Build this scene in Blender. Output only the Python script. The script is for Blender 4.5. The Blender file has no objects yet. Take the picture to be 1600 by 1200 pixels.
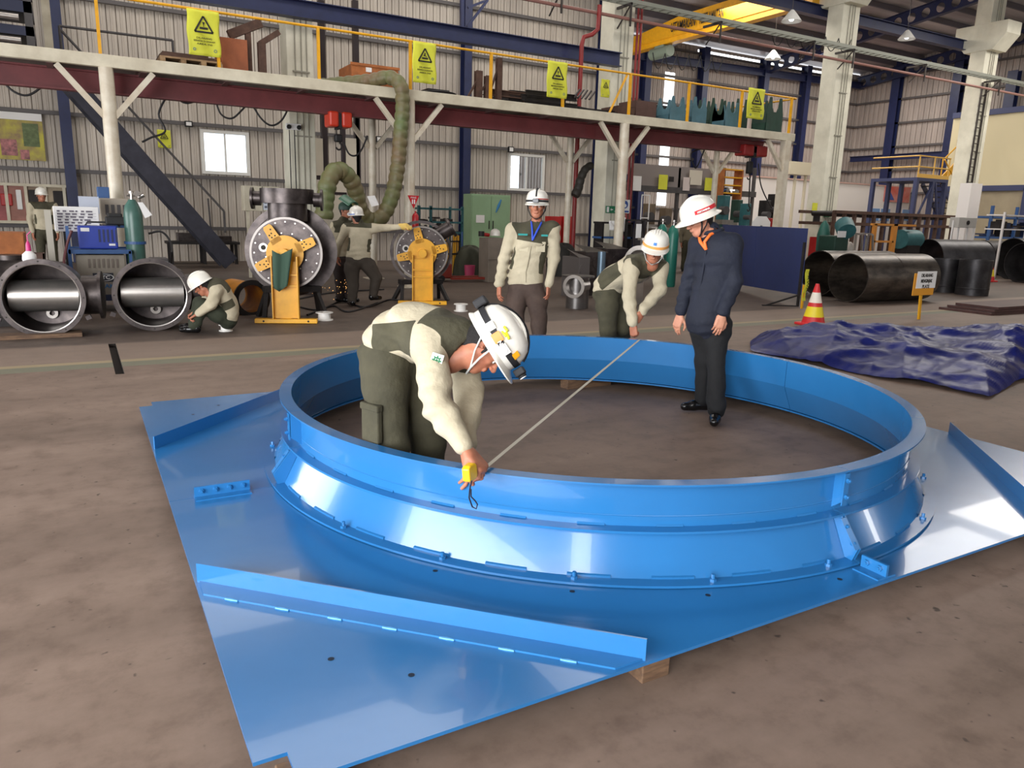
import bpy, math, random
import numpy as np
from mathutils import Vector, Matrix, Quaternion

random.seed(7)
S = bpy.context.scene
COL = S.collection
PI = math.pi

# ---------------------------------------------------------------- camera
CAM_F, CAM_PITCH, CAM_ROLL, CAM_YAW, CAM_H = 1169.0, 12.6, 1.65, 30.0, 1.54
_p, _r, _y = [math.radians(v) for v in (CAM_PITCH, CAM_ROLL, CAM_YAW)]
C_F = Vector((math.sin(_y)*math.cos(_p), math.cos(_y)*math.cos(_p), -math.sin(_p)))
_R0 = Vector((math.cos(_y), -math.sin(_y), 0))
_U0 = _R0.cross(C_F)
C_R = math.cos(_r)*_R0 + math.sin(_r)*_U0
C_U = -math.sin(_r)*_R0 + math.cos(_r)*_U0
C_O = Vector((0, 0, CAM_H))
cd = bpy.data.cameras.new('camera')
cam = bpy.data.objects.new('camera', cd)
COL.objects.link(cam)
m = Matrix((C_R, C_U, -C_F)).transposed().to_4x4()
m.translation = C_O
cam.matrix_world = m
cd.sensor_width = 36.0
cd.lens = 36.0*CAM_F/1600.0
cd.clip_start = 0.05
cd.clip_end = 400
S.camera = cam

# ---------------------------------------------------------------- world, exposure
S.view_settings.view_transform = 'Standard'
S.view_settings.look = 'None'
S.view_settings.gamma = 1.0
S.view_settings.use_curve_mapping = False
S.view_settings.exposure = -0.08
S.cycles.use_denoising = True
S.cycles.max_bounces = 8
S.cycles.diffuse_bounces = 4
S.cycles.glossy_bounces = 4
S.cycles.sample_clamp_indirect = 4.0
W = bpy.data.worlds.new('sky')
S.world = W
W.use_nodes = True
bg = W.node_tree.nodes['Background']
bg.inputs[0].default_value = (0.93, 0.97, 1.0, 1)
bg.inputs[1].default_value = 2.6

def area(name, loc, target, sx, sy, power, color=(1, 1, 1), portal=False, spread=PI):
    ld = bpy.data.lights.new(name, 'AREA')
    ld.shape = 'RECTANGLE'
    ld.size = sx
    ld.size_y = sy
    ld.energy = power
    ld.color = color
    ld.spread = spread
    if portal:
        ld.cycles.is_portal = True
    o = bpy.data.objects.new(name, ld)
    COL.objects.link(o)
    o.location = loc
    o.rotation_euler = (Vector(target)-Vector(loc)).to_track_quat('-Z', 'Y').to_euler()
    return o

# daylight coming in through the big side door, the front windows and the roof lights, plus an added crane fill
area('side_door_daylight', (-6.8, -1.2, 2.5), (4, 4.0, 0.3), 11.4, 4.6, 2500, (0.96, 0.98, 1.0))
area('side_door_daylight', (-6.8, 13.2, 1.7), (6, 12, 0.8), 7.0, 3.0, 520, (0.98, 0.99, 1.0))
area('tall_window_daylight', (-8.5, -11.7, 8.2), (3, 4, 0.5), 2.0, 6.6, 560, (1.0, 0.97, 0.92))
area('end_window_daylight', (33.3, -11.7, 4.6), (10, 4, 0.5), 1.4, 3.0, 250, (1.0, 0.97, 0.92))
area('crane_fill_light', (17.7, 26.5, 7.0), (24, 24, 9.5), 3.0, 3.0, 240, (1.0, 0.96, 0.90))  # added unseen lamp that brightens the crane girder and roof; no window stands here
for i, (sx_, sy_, pw_) in enumerate(((3, 13, 330), (13, 13, 300), (24, 13, 520), (3, 20.5, 260), (12, 20.5, 300), (24, 22, 900), (33, 14, 700), (33, 25, 700))):
    area('roof_light', (sx_, sy_, 9.6), (sx_, sy_+0.001, 0), 8.0, 3.0, pw_, (1.0, 0.95, 0.88))

# ---------------------------------------------------------------- pixel helpers (a photo point at a known plane of the hall)
def ray(x, y):
    return C_F + C_R*((x-800)/CAM_F) - C_U*((y-600)/CAM_F)
def onz(x, y, z=0.0):
    r = ray(x, y)
    return C_O + r*((z-CAM_H)/r.z)
def ony(x, y, Y):
    r = ray(x, y)
    return C_O + r*(Y/r.y)
def onx(x, y, X):
    r = ray(x, y)
    return C_O + r*(X/r.x)
def atd(x, y, d):
    return C_O + ray(x, y)*d

# ---------------------------------------------------------------- materials
def srgb(c):
    return tuple(((v/255)/12.92 if v/255 <= 0.04045 else ((v/255+0.055)/1.055)**2.4) for v in c)
MATS = {}
def mat(name, rgb, rough=0.6, metal=0.0, noise=0.0, scale=6.0, rgb2=None, bump=0.0, bscale=None, emit=0.0, coat=0.0, spec=0.5, trans=0.0, stretch=None, backface=False):
    if name in MATS:
        return MATS[name]
    M = bpy.data.materials.new(name)
    M.use_nodes = True
    nt = M.node_tree
    b = nt.nodes['Principled BSDF']
    c = srgb(rgb)
    b.inputs['Base Color'].default_value = (*c, 1)
    b.inputs['Roughness'].default_value = rough
    b.inputs['Metallic'].default_value = metal
    b.inputs['Specular IOR Level'].default_value = spec
    b.inputs['Coat Weight'].default_value = coat
    b.inputs['Transmission Weight'].default_value = trans
    if emit:
        b.inputs['Emission Color'].default_value = (*c, 1)
        b.inputs['Emission Strength'].default_value = emit
    if noise or rgb2 or bump:
        tc = nt.nodes.new('ShaderNodeTexCoord')
        mp = nt.nodes.new('ShaderNodeMapping')
        nt.links.new(tc.outputs['Object'], mp.inputs[0])
        if stretch:
            mp.inputs['Scale'].default_value = stretch
        n = nt.nodes.new('ShaderNodeTexNoise')
        n.inputs['Scale'].default_value = scale
        n.inputs['Detail'].default_value = 6
        n.inputs['Roughness'].default_value = 0.62
        nt.links.new(mp.outputs[0], n.inputs['Vector'])
        if noise or rgb2:
            cr = nt.nodes.new('ShaderNodeValToRGB')
            c2 = srgb(rgb2) if rgb2 else tuple(v*(1-noise) for v in c)
            cr.color_ramp.elements[0].position = 0.36
            cr.color_ramp.elements[1].position = 0.66
            cr.color_ramp.elements[0].color = (*c2, 1)
            cr.color_ramp.elements[1].color = (*c, 1)
            nt.links.new(n.outputs['Fac'], cr.inputs[0])
            nt.links.new(cr.outputs[0], b.inputs['Base Color'])
        if bump:
            n2 = n
            if bscale:
                n2 = nt.nodes.new('ShaderNodeTexNoise')
                n2.inputs['Scale'].default_value = bscale
                n2.inputs['Detail'].default_value = 3
                nt.links.new(mp.outputs[0], n2.inputs['Vector'])
            bp = nt.nodes.new('ShaderNodeBump')
            bp.inputs['Strength'].default_value = bump
            bp.inputs['Distance'].default_value = 0.02
            nt.links.new(n2.outputs['Fac'], bp.inputs['Height'])
            nt.links.new(bp.outputs[0], b.inputs['Normal'])
    MATS[name] = M
    return M

# ---------------------------------------------------------------- object helpers
def tag(o, label=None, cat=None, group=None, kind=None):
    if label: o['label'] = label
    if cat: o['category'] = cat
    if group: o['group'] = group
    if kind: o['kind'] = kind
    return o
def thing(name, label, cat, loc=(0, 0, 0), rz=0.0, group=None):
    o = bpy.data.objects.new(name, None)
    o.empty_display_size = 0.1
    COL.objects.link(o)
    o.location = loc
    o.rotation_euler = (0, 0, rz)
    return tag(o, label, cat, group)
def duptree(o, loc=None, rz=None, label=None, parent=None, scale=None):
    c = o.copy()
    COL.objects.link(c)
    if parent is not None:
        c.parent = parent
    for ch in o.children:
        duptree(ch, parent=c)
    if loc is not None: c.location = loc
    if rz is not None: c.rotation_euler = (0, 0, rz)
    if label: c['label'] = label
    if scale: c.scale = (scale,)*3
    return c

class MB:
    """collects shapes; build() links them as one mesh object"""
    def __init__(s):
        s.v = []; s.f = []; s.mi = []
    def add(s, vs, fs, mi=0, M=None):
        n = len(s.v)
        if M is not None:
            vs = [M @ Vector(v) for v in vs]
        s.v.extend([tuple(v) for v in vs])
        for f in fs:
            s.f.append([i+n for i in f]); s.mi.append(mi)
        return s
    def box(s, lo, hi, mi=0, M=None):
        x0, y0, z0 = lo; x1, y1, z1 = hi
        vs = [(x0,y0,z0),(x1,y0,z0),(x1,y1,z0),(x0,y1,z0),(x0,y0,z1),(x1,y0,z1),(x1,y1,z1),(x0,y1,z1)]
        fs = [(0,3,2,1),(4,5,6,7),(0,1,5,4),(1,2,6,5),(2,3,7,6),(3,0,4,7)]
        return s.add(vs, fs, mi, M)
    def cbox(s, c, d, mi=0, M=None):
        return s.box([c[i]-d[i]/2 for i in range(3)], [c[i]+d[i]/2 for i in range(3)], mi, M)
    def bar(s, a, b, w, h, mi=0, up=(0, 0, 1)):
        a = Vector(a); b = Vector(b); d = b-a; L = d.length; d = d/L
        up = Vector(up)
        if abs(d.dot(up)) > 0.99: up = Vector((0, 1, 0))
        x = d.cross(up).normalized(); z = x.cross(d)
        M = Matrix((x, d, z)).transposed().to_4x4(); M.translation = a
        return s.box((-w/2, 0, -h/2), (w/2, L, h/2), mi, M)
    def ibeam(s, a, b, w, h, t=0.02, mi=0, up=(0, 0, 1)):
        a = Vector(a); b = Vector(b); d = b-a; L = d.length; d = d/L
        up = Vector(up)
        if abs(d.dot(up)) > 0.99: up = Vector((0, 1, 0))
        x = d.cross(up).normalized(); z = x.cross(d)
        M = Matrix((x, d, z)).transposed().to_4x4(); M.translation = a
        s.box((-w/2, 0, h/2-t), (w/2, L, h/2), mi, M)
        s.box((-w/2, 0, -h/2), (w/2, L, -h/2+t), mi, M)
        s.box((-t/2, 0, -h/2+t), (t/2, L, h/2-t), mi, M)
        return s
    def angle(s, a, b, w, h, t, side=1, mi=0):
        """L section: vertical leg h on the line a-b, flat leg w to one side"""
        a = Vector(a); b = Vector(b); d = b-a; L = d.length; d = d/L
        x = d.cross(Vector((0, 0, 1))).normalized(); z = x.cross(d)
        M = Matrix((x, d, z)).transposed().to_4x4(); M.translation = a
        s.box((-t/2, 0, 0), (t/2, L, h), mi, M)
        if side > 0: s.box((t/2, 0, 0), (w, L, t), mi, M)
        else: s.box((-w, 0, 0), (-t/2, L, t), mi, M)
        return s
    def cyl(s, a, b, r, r2=None, n=16, caps=True, mi=0):
        a = Vector(a); b = Vector(b); r2 = r if r2 is None else r2
        q = (b-a).to_track_quat('Z', 'Y').to_matrix()
        vs = []
        for p, rr in ((a, r), (b, r2)):
            for i in range(n):
                t = 2*PI*i/n
                vs.append(p + q @ Vector((rr*math.cos(t), rr*math.sin(t), 0)))
        fs = [(i, (i+1) % n, n+(i+1) % n, n+i) for i in range(n)]
        if caps:
            fs += [tuple(range(n))[::-1], tuple(range(n, 2*n))]
        return s.add(vs, fs, mi)
    def lathe(s, prof, c=(0, 0, 0), axis=(0, 0, 1), n=24, mi=0, a0=0.0, a1=2*PI, closed=False, sx=1.0, sy=1.0):
        q = Vector(axis).to_track_quat('Z', 'Y').to_matrix()
        c = Vector(c); full = abs(a1-a0-2*PI) < 1e-6
        k = n if full else n+1
        vs = []
        for (r, z) in prof:
            for i in range(k):
                t = a0+(a1-a0)*i/n
                vs.append(c + q @ Vector((r*math.cos(t)*sx, r*math.sin(t)*sy, z)))
        fs = []
        m_ = len(prof)
        rng = range(m_) if closed else range(m_-1)
        for j in rng:
            j2 = (j+1) % m_
            for i in range(n):
                i2 = (i+1) % k
                fs.append((j*k+i, j*k+i2, j2*k+i2, j2*k+i))
        if closed and not full:
            fs.append(tuple(j*k for j in range(m_)))
            fs.append(tuple(j*k+n for j in range(m_))[::-1])
        return s.add(vs, fs, mi)
    def tube(s, pts, r, n=8, mi=0, closed=False):
        pts = [Vector(p) for p in pts]
        if not hasattr(r, '__len__'): r = [r]*len(pts)
        vs = []; N = len(pts); prev = None
        for i, p in enumerate(pts):
            if closed: d = pts[(i+1) % N]-pts[i-1]
            else: d = pts[min(i+1, N-1)]-pts[max(i-1, 0)]
            d.normalize()
            if prev is None:
                u = d.orthogonal().normalized()
            else:
                u = (prev - d*prev.dot(d)).normalized()
            prev = u
            w = d.cross(u)
            for k in range(n):
                t = 2*PI*k/n
                vs.append(p + (u*math.cos(t)+w*math.sin(t))*r[i])
        fs = []
        for i in range(N if closed else N-1):
            j = (i+1) % N
            for k in range(n):
                k2 = (k+1) % n
                fs.append((i*n+k, i*n+k2, j*n+k2, j*n+k))
        if not closed:
            fs.append(tuple(range(n))[::-1]); fs.append(tuple(range((N-1)*n, N*n)))
        return s.add(vs, fs, mi)
    def prism(s, poly, z0, z1, mi=0, M=None):
        n = len(poly)
        vs = [(x, y, z0) for x, y in poly]+[(x, y, z1) for x, y in poly]
        fs = [tuple(range(n))[::-1], tuple(range(n, 2*n))]+[(i, (i+1) % n, n+(i+1) % n, n+i) for i in range(n)]
        return s.add(vs, fs, mi, M)
    def grid(s, fn, nu, nv, mi=0, thick=0.0):
        vs = [fn(u/nu, v/nv) for v in range(nv+1) for u in range(nu+1)]
        fs = [(v*(nu+1)+u, v*(nu+1)+u+1, (v+1)*(nu+1)+u+1, (v+1)*(nu+1)+u) for v in range(nv) for u in range(nu)]
        return s.add(vs, fs, mi)
    def ball(s, c, r, n=12, m=8, mi=0, scale=(1, 1, 1), M=None):
        vs = []; fs = []
        for j in range(m+1):
            ph = PI*j/m
            for i in range(n):
                t = 2*PI*i/n
                v = Vector((r*scale[0]*math.sin(ph)*math.cos(t), r*scale[1]*math.sin(ph)*math.sin(t), r*scale[2]*math.cos(ph)))
                if M is not None: v = M.to_3x3() @ v
                vs.append(Vector(c)+v)
        for j in range(m):
            for i in range(n):
                fs.append((j*n+i, (j+1)*n+i, (j+1)*n+(i+1) % n, j*n+(i+1) % n))
        return s.add(vs, fs, mi)
    def build(s, name, mats, parent=None, smooth=None, bevel=0.0, solid=0.0, seg=2):
        if not isinstance(mats, (list, tuple)): mats = [mats]
        me = bpy.data.meshes.new(name)
        vs = s.v
        if parent is not None and parent.type == 'EMPTY' or parent is not None:
            pm = wm(parent).inverted()
            vs = [pm @ Vector(v) for v in s.v]
        me.from_pydata([tuple(v) for v in vs], [], s.f)
        for mm in mats: me.materials.append(mm)
        if len(mats) > 1:
            me.polygons.foreach_set('material_index', s.mi)
        if smooth is not None:
            me.polygons.foreach_set('use_smooth', [True]*len(me.polygons))
            if smooth < 180:
                me.set_sharp_from_angle(angle=math.radians(smooth))
        me.update()
        o = bpy.data.objects.new(name, me)
        COL.objects.link(o)
        if parent is not None: o.parent = parent
        if solid:
            md = o.modifiers.new('solid', 'SOLIDIFY'); md.thickness = solid; md.offset = 0
        if bevel:
            md = o.modifiers.new('bevel', 'BEVEL'); md.width = bevel; md.segments = seg; md.limit_method = 'ANGLE'; md.angle_limit = math.radians(40)
        return o
def wm(o):
    """world matrix without a depsgraph update"""
    M = Matrix.LocRotScale(o.location, o.rotation_euler, o.scale)
    return (wm(o.parent) @ M) if o.parent else M

def frame(o, x, z):
    """matrix with origin o, x axis along x, z axis near z"""
    x = Vector(x).normalized(); z = Vector(z); y = z.cross(x).normalized(); z = x.cross(y)
    M = Matrix((x, y, z)).transposed().to_4x4(); M.translation = Vector(o)
    return M
def lettering(txt, M, size, mt, parent, name='lettering', depth=0.002, width=None, shear=0.0, bold=0.0):
    """raised letters: local x = reading direction, y = up; the centre of the text sits at M's origin"""
    cu = bpy.data.curves.new('lettering', 'FONT')
    cu.body = txt; cu.size = size; cu.extrude = depth; cu.align_x = 'CENTER'; cu.align_y = 'CENTER'; cu.shear = shear
    cu.offset = bold; cu.resolution_u = 3
    t = bpy.data.objects.new('tmp_text', cu)
    COL.objects.link(t)
    dg = bpy.context.evaluated_depsgraph_get()
    me = bpy.data.meshes.new_from_object(t.evaluated_get(dg))
    bpy.data.objects.remove(t); bpy.data.curves.remove(cu)
    if width and len(me.vertices):
        xs = [v.co.x for v in me.vertices]; k = width/(max(xs)-min(xs))
        for v in me.vertices: v.co.x *= k
    me.transform(wm(parent).inverted() @ M)
    me.materials.clear(); me.materials.append(mt)
    o = bpy.data.objects.new(name, me)
    COL.objects.link(o); o.parent = parent
    return o
# ================================================================ the hall
YW, YB, XE = 24.0, 30.0, 39.8          # left back wall, right back wall, end wall
XS = 17.4                               # where the back wall steps back

def floor_material():
    M = bpy.data.materials.new('polished_concrete')
    M.use_nodes = True
    nt = M.node_tree; L = nt.links
    b = nt.nodes['Principled BSDF']
    g = nt.nodes.new('ShaderNodeNewGeometry')
    sep = nt.nodes.new('ShaderNodeSeparateXYZ'); L.new(g.outputs['Position'], sep.inputs[0])
    n1 = nt.nodes.new('ShaderNodeTexNoise'); n1.inputs['Scale'].default_value = 0.9; n1.inputs['Detail'].default_value = 8; n1.inputs['Roughness'].default_value = 0.6
    n2 = nt.nodes.new('ShaderNodeTexNoise'); n2.inputs['Scale'].default_value = 5.5; n2.inputs['Detail'].default_value = 8; n2.inputs['Roughness'].default_value = 0.7
    n3 = nt.nodes.new('ShaderNodeTexNoise'); n3.inputs['Scale'].default_value = 17; n3.inputs['Detail'].default_value = 2
    mp = nt.nodes.new('ShaderNodeMapping'); mp.inputs['Scale'].default_value = (0.45, 1.6, 1)
    L.new(g.outputs['Position'], mp.inputs[0])
    L.new(mp.outputs[0], n1.inputs['Vector']); L.new(g.outputs['Position'], n2.inputs['Vector']); L.new(g.outputs['Position'], n3.inputs['Vector'])
    def ramp(src, stops, const=False):
        r = nt.nodes.new('ShaderNodeValToRGB')
        e = r.color_ramp.elements
        while len(e) > 1: e.remove(e[-1])
        e[0].position = stops[0][0]; e[0].color = (*srgb(stops[0][1]), 1)
        for p_, c_ in stops[1:]:
            k = e.new(p_); k.color = (*srgb(c_), 1)
        if const: r.color_ramp.interpolation = 'CONSTANT'
        L.new(src, r.inputs[0])
        return r.outputs[0]
    base = ramp(n1.outputs['Fac'], [(0.3, (118, 100, 88)), (0.5, (137, 117, 104)), (0.72, (154, 133, 119))])
    def mix(a, c, fac, mode='MIX'):
        x = nt.nodes.new('ShaderNodeMix'); x.data_type = 'RGBA'; x.blend_type = mode
        if isinstance(fac, float): x.inputs[0].default_value = fac
        else: L.new(fac, x.inputs[0])
        for k, q in ((6, a), (7, c)):
            if isinstance(q, tuple): x.inputs[k].default_value = (*q, 1)
            else: L.new(q, x.inputs[k])
        return x.outputs[2]
    fine = ramp(n2.outputs['Fac'], [(0.25, (196, 190, 186)), (0.5, (238, 236, 234)), (0.75, (255, 255, 255))])
    col = mix(base, fine, 1.0, 'MULTIPLY')
    # small dark stains
    st = ramp(n3.outputs['Fac'], [(0.70, (0, 0, 0)), (0.76, (255, 255, 255))])
    col = mix(col, srgb((74, 62, 54)), st)
    # bands that run along the hall (by distance from the near wall)
    mr = nt.nodes.new('ShaderNodeMath'); mr.operation = 'DIVIDE'; mr.inputs[1].default_value = 32.0
    L.new(sep.outputs['Y'], mr.inputs[0])
    band = ramp(mr.outputs[0], [(0.0, (0, 0, 0)), (8.02/32, (255, 255, 255)), (8.32/32, (0, 0, 0))], True)
    col = mix(col, srgb((118, 116, 98)), band)
    walk = ramp(mr.outputs[0], [(0.0, (0, 0, 0)), (8.42/32, (255, 255, 255)), (9.55/32, (0, 0, 0))], True)
    w2 = nt.nodes.new('ShaderNodeMath'); w2.operation = 'MULTIPLY'; w2.inputs[1].default_value = 0.45; L.new(walk, w2.inputs[0])
    col = mix(col, srgb((134, 118, 106)), w2.outputs[0])
    yl = ramp(mr.outputs[0], [(0.0, (0, 0, 0)), (8.34/32, (255, 255, 255)), (8.40/32, (0, 0, 0))], True)
    w3 = nt.nodes.new('ShaderNodeMath'); w3.operation = 'MULTIPLY'; w3.inputs[1].default_value = 0.6; L.new(yl, w3.inputs[0])
    col = mix(col, srgb((170, 155, 118)), w3.outputs[0])
    dirty = ramp(mr.outputs[0], [(0.0, (0, 0, 0)), (9.55/32, (0, 0, 0)), (9.62/32, (255, 255, 255)), (1.0, (255, 255, 255))])
    w4 = nt.nodes.new('ShaderNodeMath'); w4.operation = 'MULTIPLY'; w4.inputs[1].default_value = 0.72; L.new(dirty, w4.inputs[0])
    dcol = ramp(n2.outputs['Fac'], [(0.35, (52, 45, 41)), (0.6, (78, 68, 62)), (0.8, (112, 101, 94))])
    col = mix(col, dcol, w4.outputs[0])
    L.new(col, b.inputs['Base Color'])
    rr = nt.nodes.new('ShaderNodeMapRange'); rr.inputs['To Min'].default_value = 0.48; rr.inputs['To Max'].default_value = 0.75; b.inputs['Specular IOR Level'].default_value = 0.35
    L.new(n2.outputs['Fac'], rr.inputs['Value']); L.new(rr.outputs[0], b.inputs['Roughness'])
    bp = nt.nodes.new('ShaderNodeBump'); bp.inputs['Strength'].default_value = 0.12; bp.inputs['Distance'].default_value = 0.01
    L.new(n2.outputs['Fac'], bp.inputs['Height']); L.new(bp.outputs[0], b.inputs['Normal'])
    return M

M_FLOOR = floor_material()
M_SLOT = mat('floor_slot', (38, 30, 26), 0.9)
fm = MB()
# slot in the floor slab left open: x .20-.30, y 7.75-9.9
for (a, c, d, e) in ((-12, 45, -12, 7.75), (-12, 45, 9.55, 31), (-12, 0.20, 7.75, 9.55), (0.275, 45, 7.75, 9.55)):
    fm.add([(a, d, 0), (c, d, 0), (c, e, 0), (a, e, 0)], [(0, 1, 2, 3)])
fm.add([(0.20, 7.75, 0), (0.275, 7.75, 0), (0.275, 9.55, 0), (0.20, 9.55, 0), (0.20, 7.75, -.04), (0.275, 7.75, -.04), (0.275, 9.55, -.04), (0.20, 9.55, -.04)],
       [(0, 4, 5, 1), (1, 5, 6, 2), (2, 6, 7, 3), (3, 7, 4, 0), (4, 7, 6, 5)], 1)
tag(fm.build('floor', [M_FLOOR, M_SLOT]), kind='structure')

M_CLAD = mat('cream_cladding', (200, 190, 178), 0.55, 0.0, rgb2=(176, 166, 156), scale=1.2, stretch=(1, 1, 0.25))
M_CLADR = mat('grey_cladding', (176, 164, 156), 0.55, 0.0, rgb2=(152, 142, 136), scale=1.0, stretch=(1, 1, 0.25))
M_GIRT = mat('girt_steel', (96, 92, 92), 0.6, 0.3)
M_NAVY = mat('navy_paint', (34, 42, 82), 0.42, 0.0, noise=0.25, scale=4)
M_CREAMP = mat('cream_paint', (214, 206, 184), 0.5, 0.0, rgb2=(188, 178, 156), scale=2.0)
M_CONC = mat('painted_concrete', (226, 222, 204), 0.6, 0.0, rgb2=(206, 202, 184), scale=1.5)
M_YEL = mat('yellow_paint', (232, 168, 24), 0.42, 0.0, noise=0.18, scale=5)
M_STEEL = mat('dark_steel', (66, 60, 58), 0.5, 0.5, noise=0.35, scale=8)
M_BLACK = mat('black_rubber', (24, 23, 24), 0.6)
M_WHITE = mat('white_paint', (226, 224, 218), 0.5, 0.0, noise=0.08, scale=3)
M_RED = mat('red_paint', (176, 26, 26), 0.45, 0.0, noise=0.2, scale=4)
M_GLOW = mat('bright_daylight', (255, 255, 255), 0.5, emit=2.6)

def corrugated(mb, p0, p1, z0, z1, pitch=0.25, depth=0.035, holes=()):
    """ribbed sheet between two floor points; ribs stand out towards the hall; holes = (u0,u1,z0,z1)"""
    p0 = Vector(p0); p1 = Vector(p1); d = p1-p0; L = d.length; d = d/L
    nrm = Vector((d.y, -d.x, 0))
    us = []
    n = int(L/pitch)
    for i in range(n+1):
        u = i*pitch
        us += [(u, 0), (u+pitch*0.30, 0), (u+pitch*0.36, .5), (u+pitch*0.50, .5), (u+pitch*0.56, 0), (u+pitch*.86, 0), (u+pitch*.88, -1.3), (u+pitch*.96, -1.3), (u+pitch*.98, 0)]
    us = [(min(u, L), k) for u, k in us]
    for (u0, k0), (u1, k1) in zip(us[:-1], us[1:]):
        if u1-u0 < 1e-4: continue
        spans = [(z0, z1)]
        um = (u0+u1)/2
        for (h0, h1, a, c) in holes:
            if h0 < um < h1:
                ns = []
                for (s0, s1) in spans:
                    if s1 <= a or s0 >= c: ns.append((s0, s1)); continue
                    if s0 < a: ns.append((s0, a))
                    if s1 > c: ns.append((c, s1))
                spans = ns
        for (s0, s1) in spans:
            a = p0+d*u0+nrm*depth*k0; c = p0+d*u1+nrm*depth*k1
            mb.add([(a.x, a.y, s0), (c.x, c.y, s0), (c.x, c.y, s1), (a.x, a.y, s1)], [(0, 1, 2, 3)])

# --- window openings on the left back wall (pixel corners -> the wall plane)
def wrect(x0, y0, x1, y1, Y=YW):
    a = ony(x0, y0, Y); c = ony(x1, y1, Y)
    return [a.x, c.x, c.z, a.z]
W1 = wrect(317, 207, 386, 270)
W2 = wrect(797, 243, 845, 296)
lw = MB()
corrugated(lw, (-12, YW, 0), (XS, YW, 0), 0, 10.8, 0.235, 0.05, [(W1[0]+12, W1[1]+12, W1[2], W1[3]), (W2[0]+12, W2[1]+12, W2[2], W2[3])])
wl = lw.build('wall_back', M_CLAD); tag(wl, kind='structure')
SL1 = (ony(1042, 90, YB).x, ony(1057, 90, YB).x)
rw = MB()
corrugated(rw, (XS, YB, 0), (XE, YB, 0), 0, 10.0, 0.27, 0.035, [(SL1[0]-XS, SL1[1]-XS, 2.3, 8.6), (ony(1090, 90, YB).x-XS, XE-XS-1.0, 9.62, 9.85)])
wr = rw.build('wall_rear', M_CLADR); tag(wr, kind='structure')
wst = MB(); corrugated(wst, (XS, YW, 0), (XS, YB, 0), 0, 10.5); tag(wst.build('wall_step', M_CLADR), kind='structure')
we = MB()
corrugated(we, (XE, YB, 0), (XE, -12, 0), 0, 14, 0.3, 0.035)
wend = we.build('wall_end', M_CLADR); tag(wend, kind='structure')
# left and front walls behind the camera with their door openings
ws = MB(); corrugated(ws, (-12, -12, 0), (-12, -8, 0), 0, 14, 0.3, 0.035); corrugated(ws, (-12, -8, 0), (-7, -8, 0), 0, 14, 0.3, 0.035); corrugated(ws, (-7, -8, 0), (-7, YW, 0), 0, 14, 0.3, 0.035, [(1.0, 12.6, 0, 5.0), (17.6, 24.8, 0, 3.3)]); tag(ws.build('wall_left', M_CLAD), kind='structure')
wf = MB(); corrugated(wf, (XE, -12, 0), (-12, -12, 0), 0, 12, 0.3, 0.035, [(XE+7.5, XE+9.5, 4.9, 11.5), (XE-34.0, XE-32.6, 3.1, 6.1)]); tag(wf.build('wall_front', M_CLAD), kind='structure')

def window(n, R, Y, mull=True, fmat=M_WHITE):
    x0, x1, z0, z1 = R
    o = thing('window_%d' % n, None, None, ((x0+x1)/2, Y, z0)); o['kind'] = 'structure'
    f = MB(); t = 0.09
    f.box((x0-t, Y-.08, z0-t), (x1+t, Y+.04, z0)); f.box((x0-t, Y-.08, z1), (x1+t, Y+.04, z1+t))
    f.box((x0-t, Y-.08, z0), (x0, Y+.04, z1)); f.box((x1, Y-.08, z0), (x1+t, Y+.04, z1))
    if mull: f.box(((x0+x1)/2-.025, Y-.06, z0), ((x0+x1)/2+.025, Y+.03, z1))
    f.build('window_frame', fmat, o, bevel=0.006)
    g = MB(); g.box((x0, Y-.012, z0), (x1, Y+.004, z1)); g.build('pane', mat('window_glass', (240, 246, 250), 0.03, trans=1.0, spec=0.3), o)
    return o
window(1, W1, YW)
window(2, W2, YW)
# what shows through window 2: a blue door leaf and a pale shed outside
nb = MB(); nb.box((W2[0]-.6, YW+2, 0), (W2[0]+(W2[1]-W2[0])*.45, YW+2.1, 4.2)); 
tag(nb.build('outdoor_panel', mat('slate_blue_panel', (84, 106, 126), 0.6)), 'slate blue panel standing outdoors behind the right-hand window', 'panel')

# --- girts and columns on the walls
g = MB()
for z in (.95, 2.4, 3.85, 5.3, 6.75, 8.2, 9.65):
    for (h0, h1) in ((-12, W1[0]-.1), (W1[1]+.1, W2[0]-.1), (W2[1]+.1, XS)) if z in (2.4, 3.85) and W1[2] < z < W1[3] else ((-12, XS),):
        g.box((h0, YW-.13, z-.05), (h1, YW-.05, z+.05))
g.build('wall_girt', M_GIRT, wl)
g = MB()
for i in range(8):
    z = 0.9+i*1.25
    g.box((XS, YB-.13, z-.05), (XE, YB-.05, z+.05))
g.build('wall_girt', M_GIRT, wr)
g = MB()
for i in range(10):
    z = 0.9+i*1.25
    g.box((XE-.15, -12, z-.05), (XE-.05, YB, z+.05))
g.build('wall_girt', M_GIRT, wend)

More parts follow.
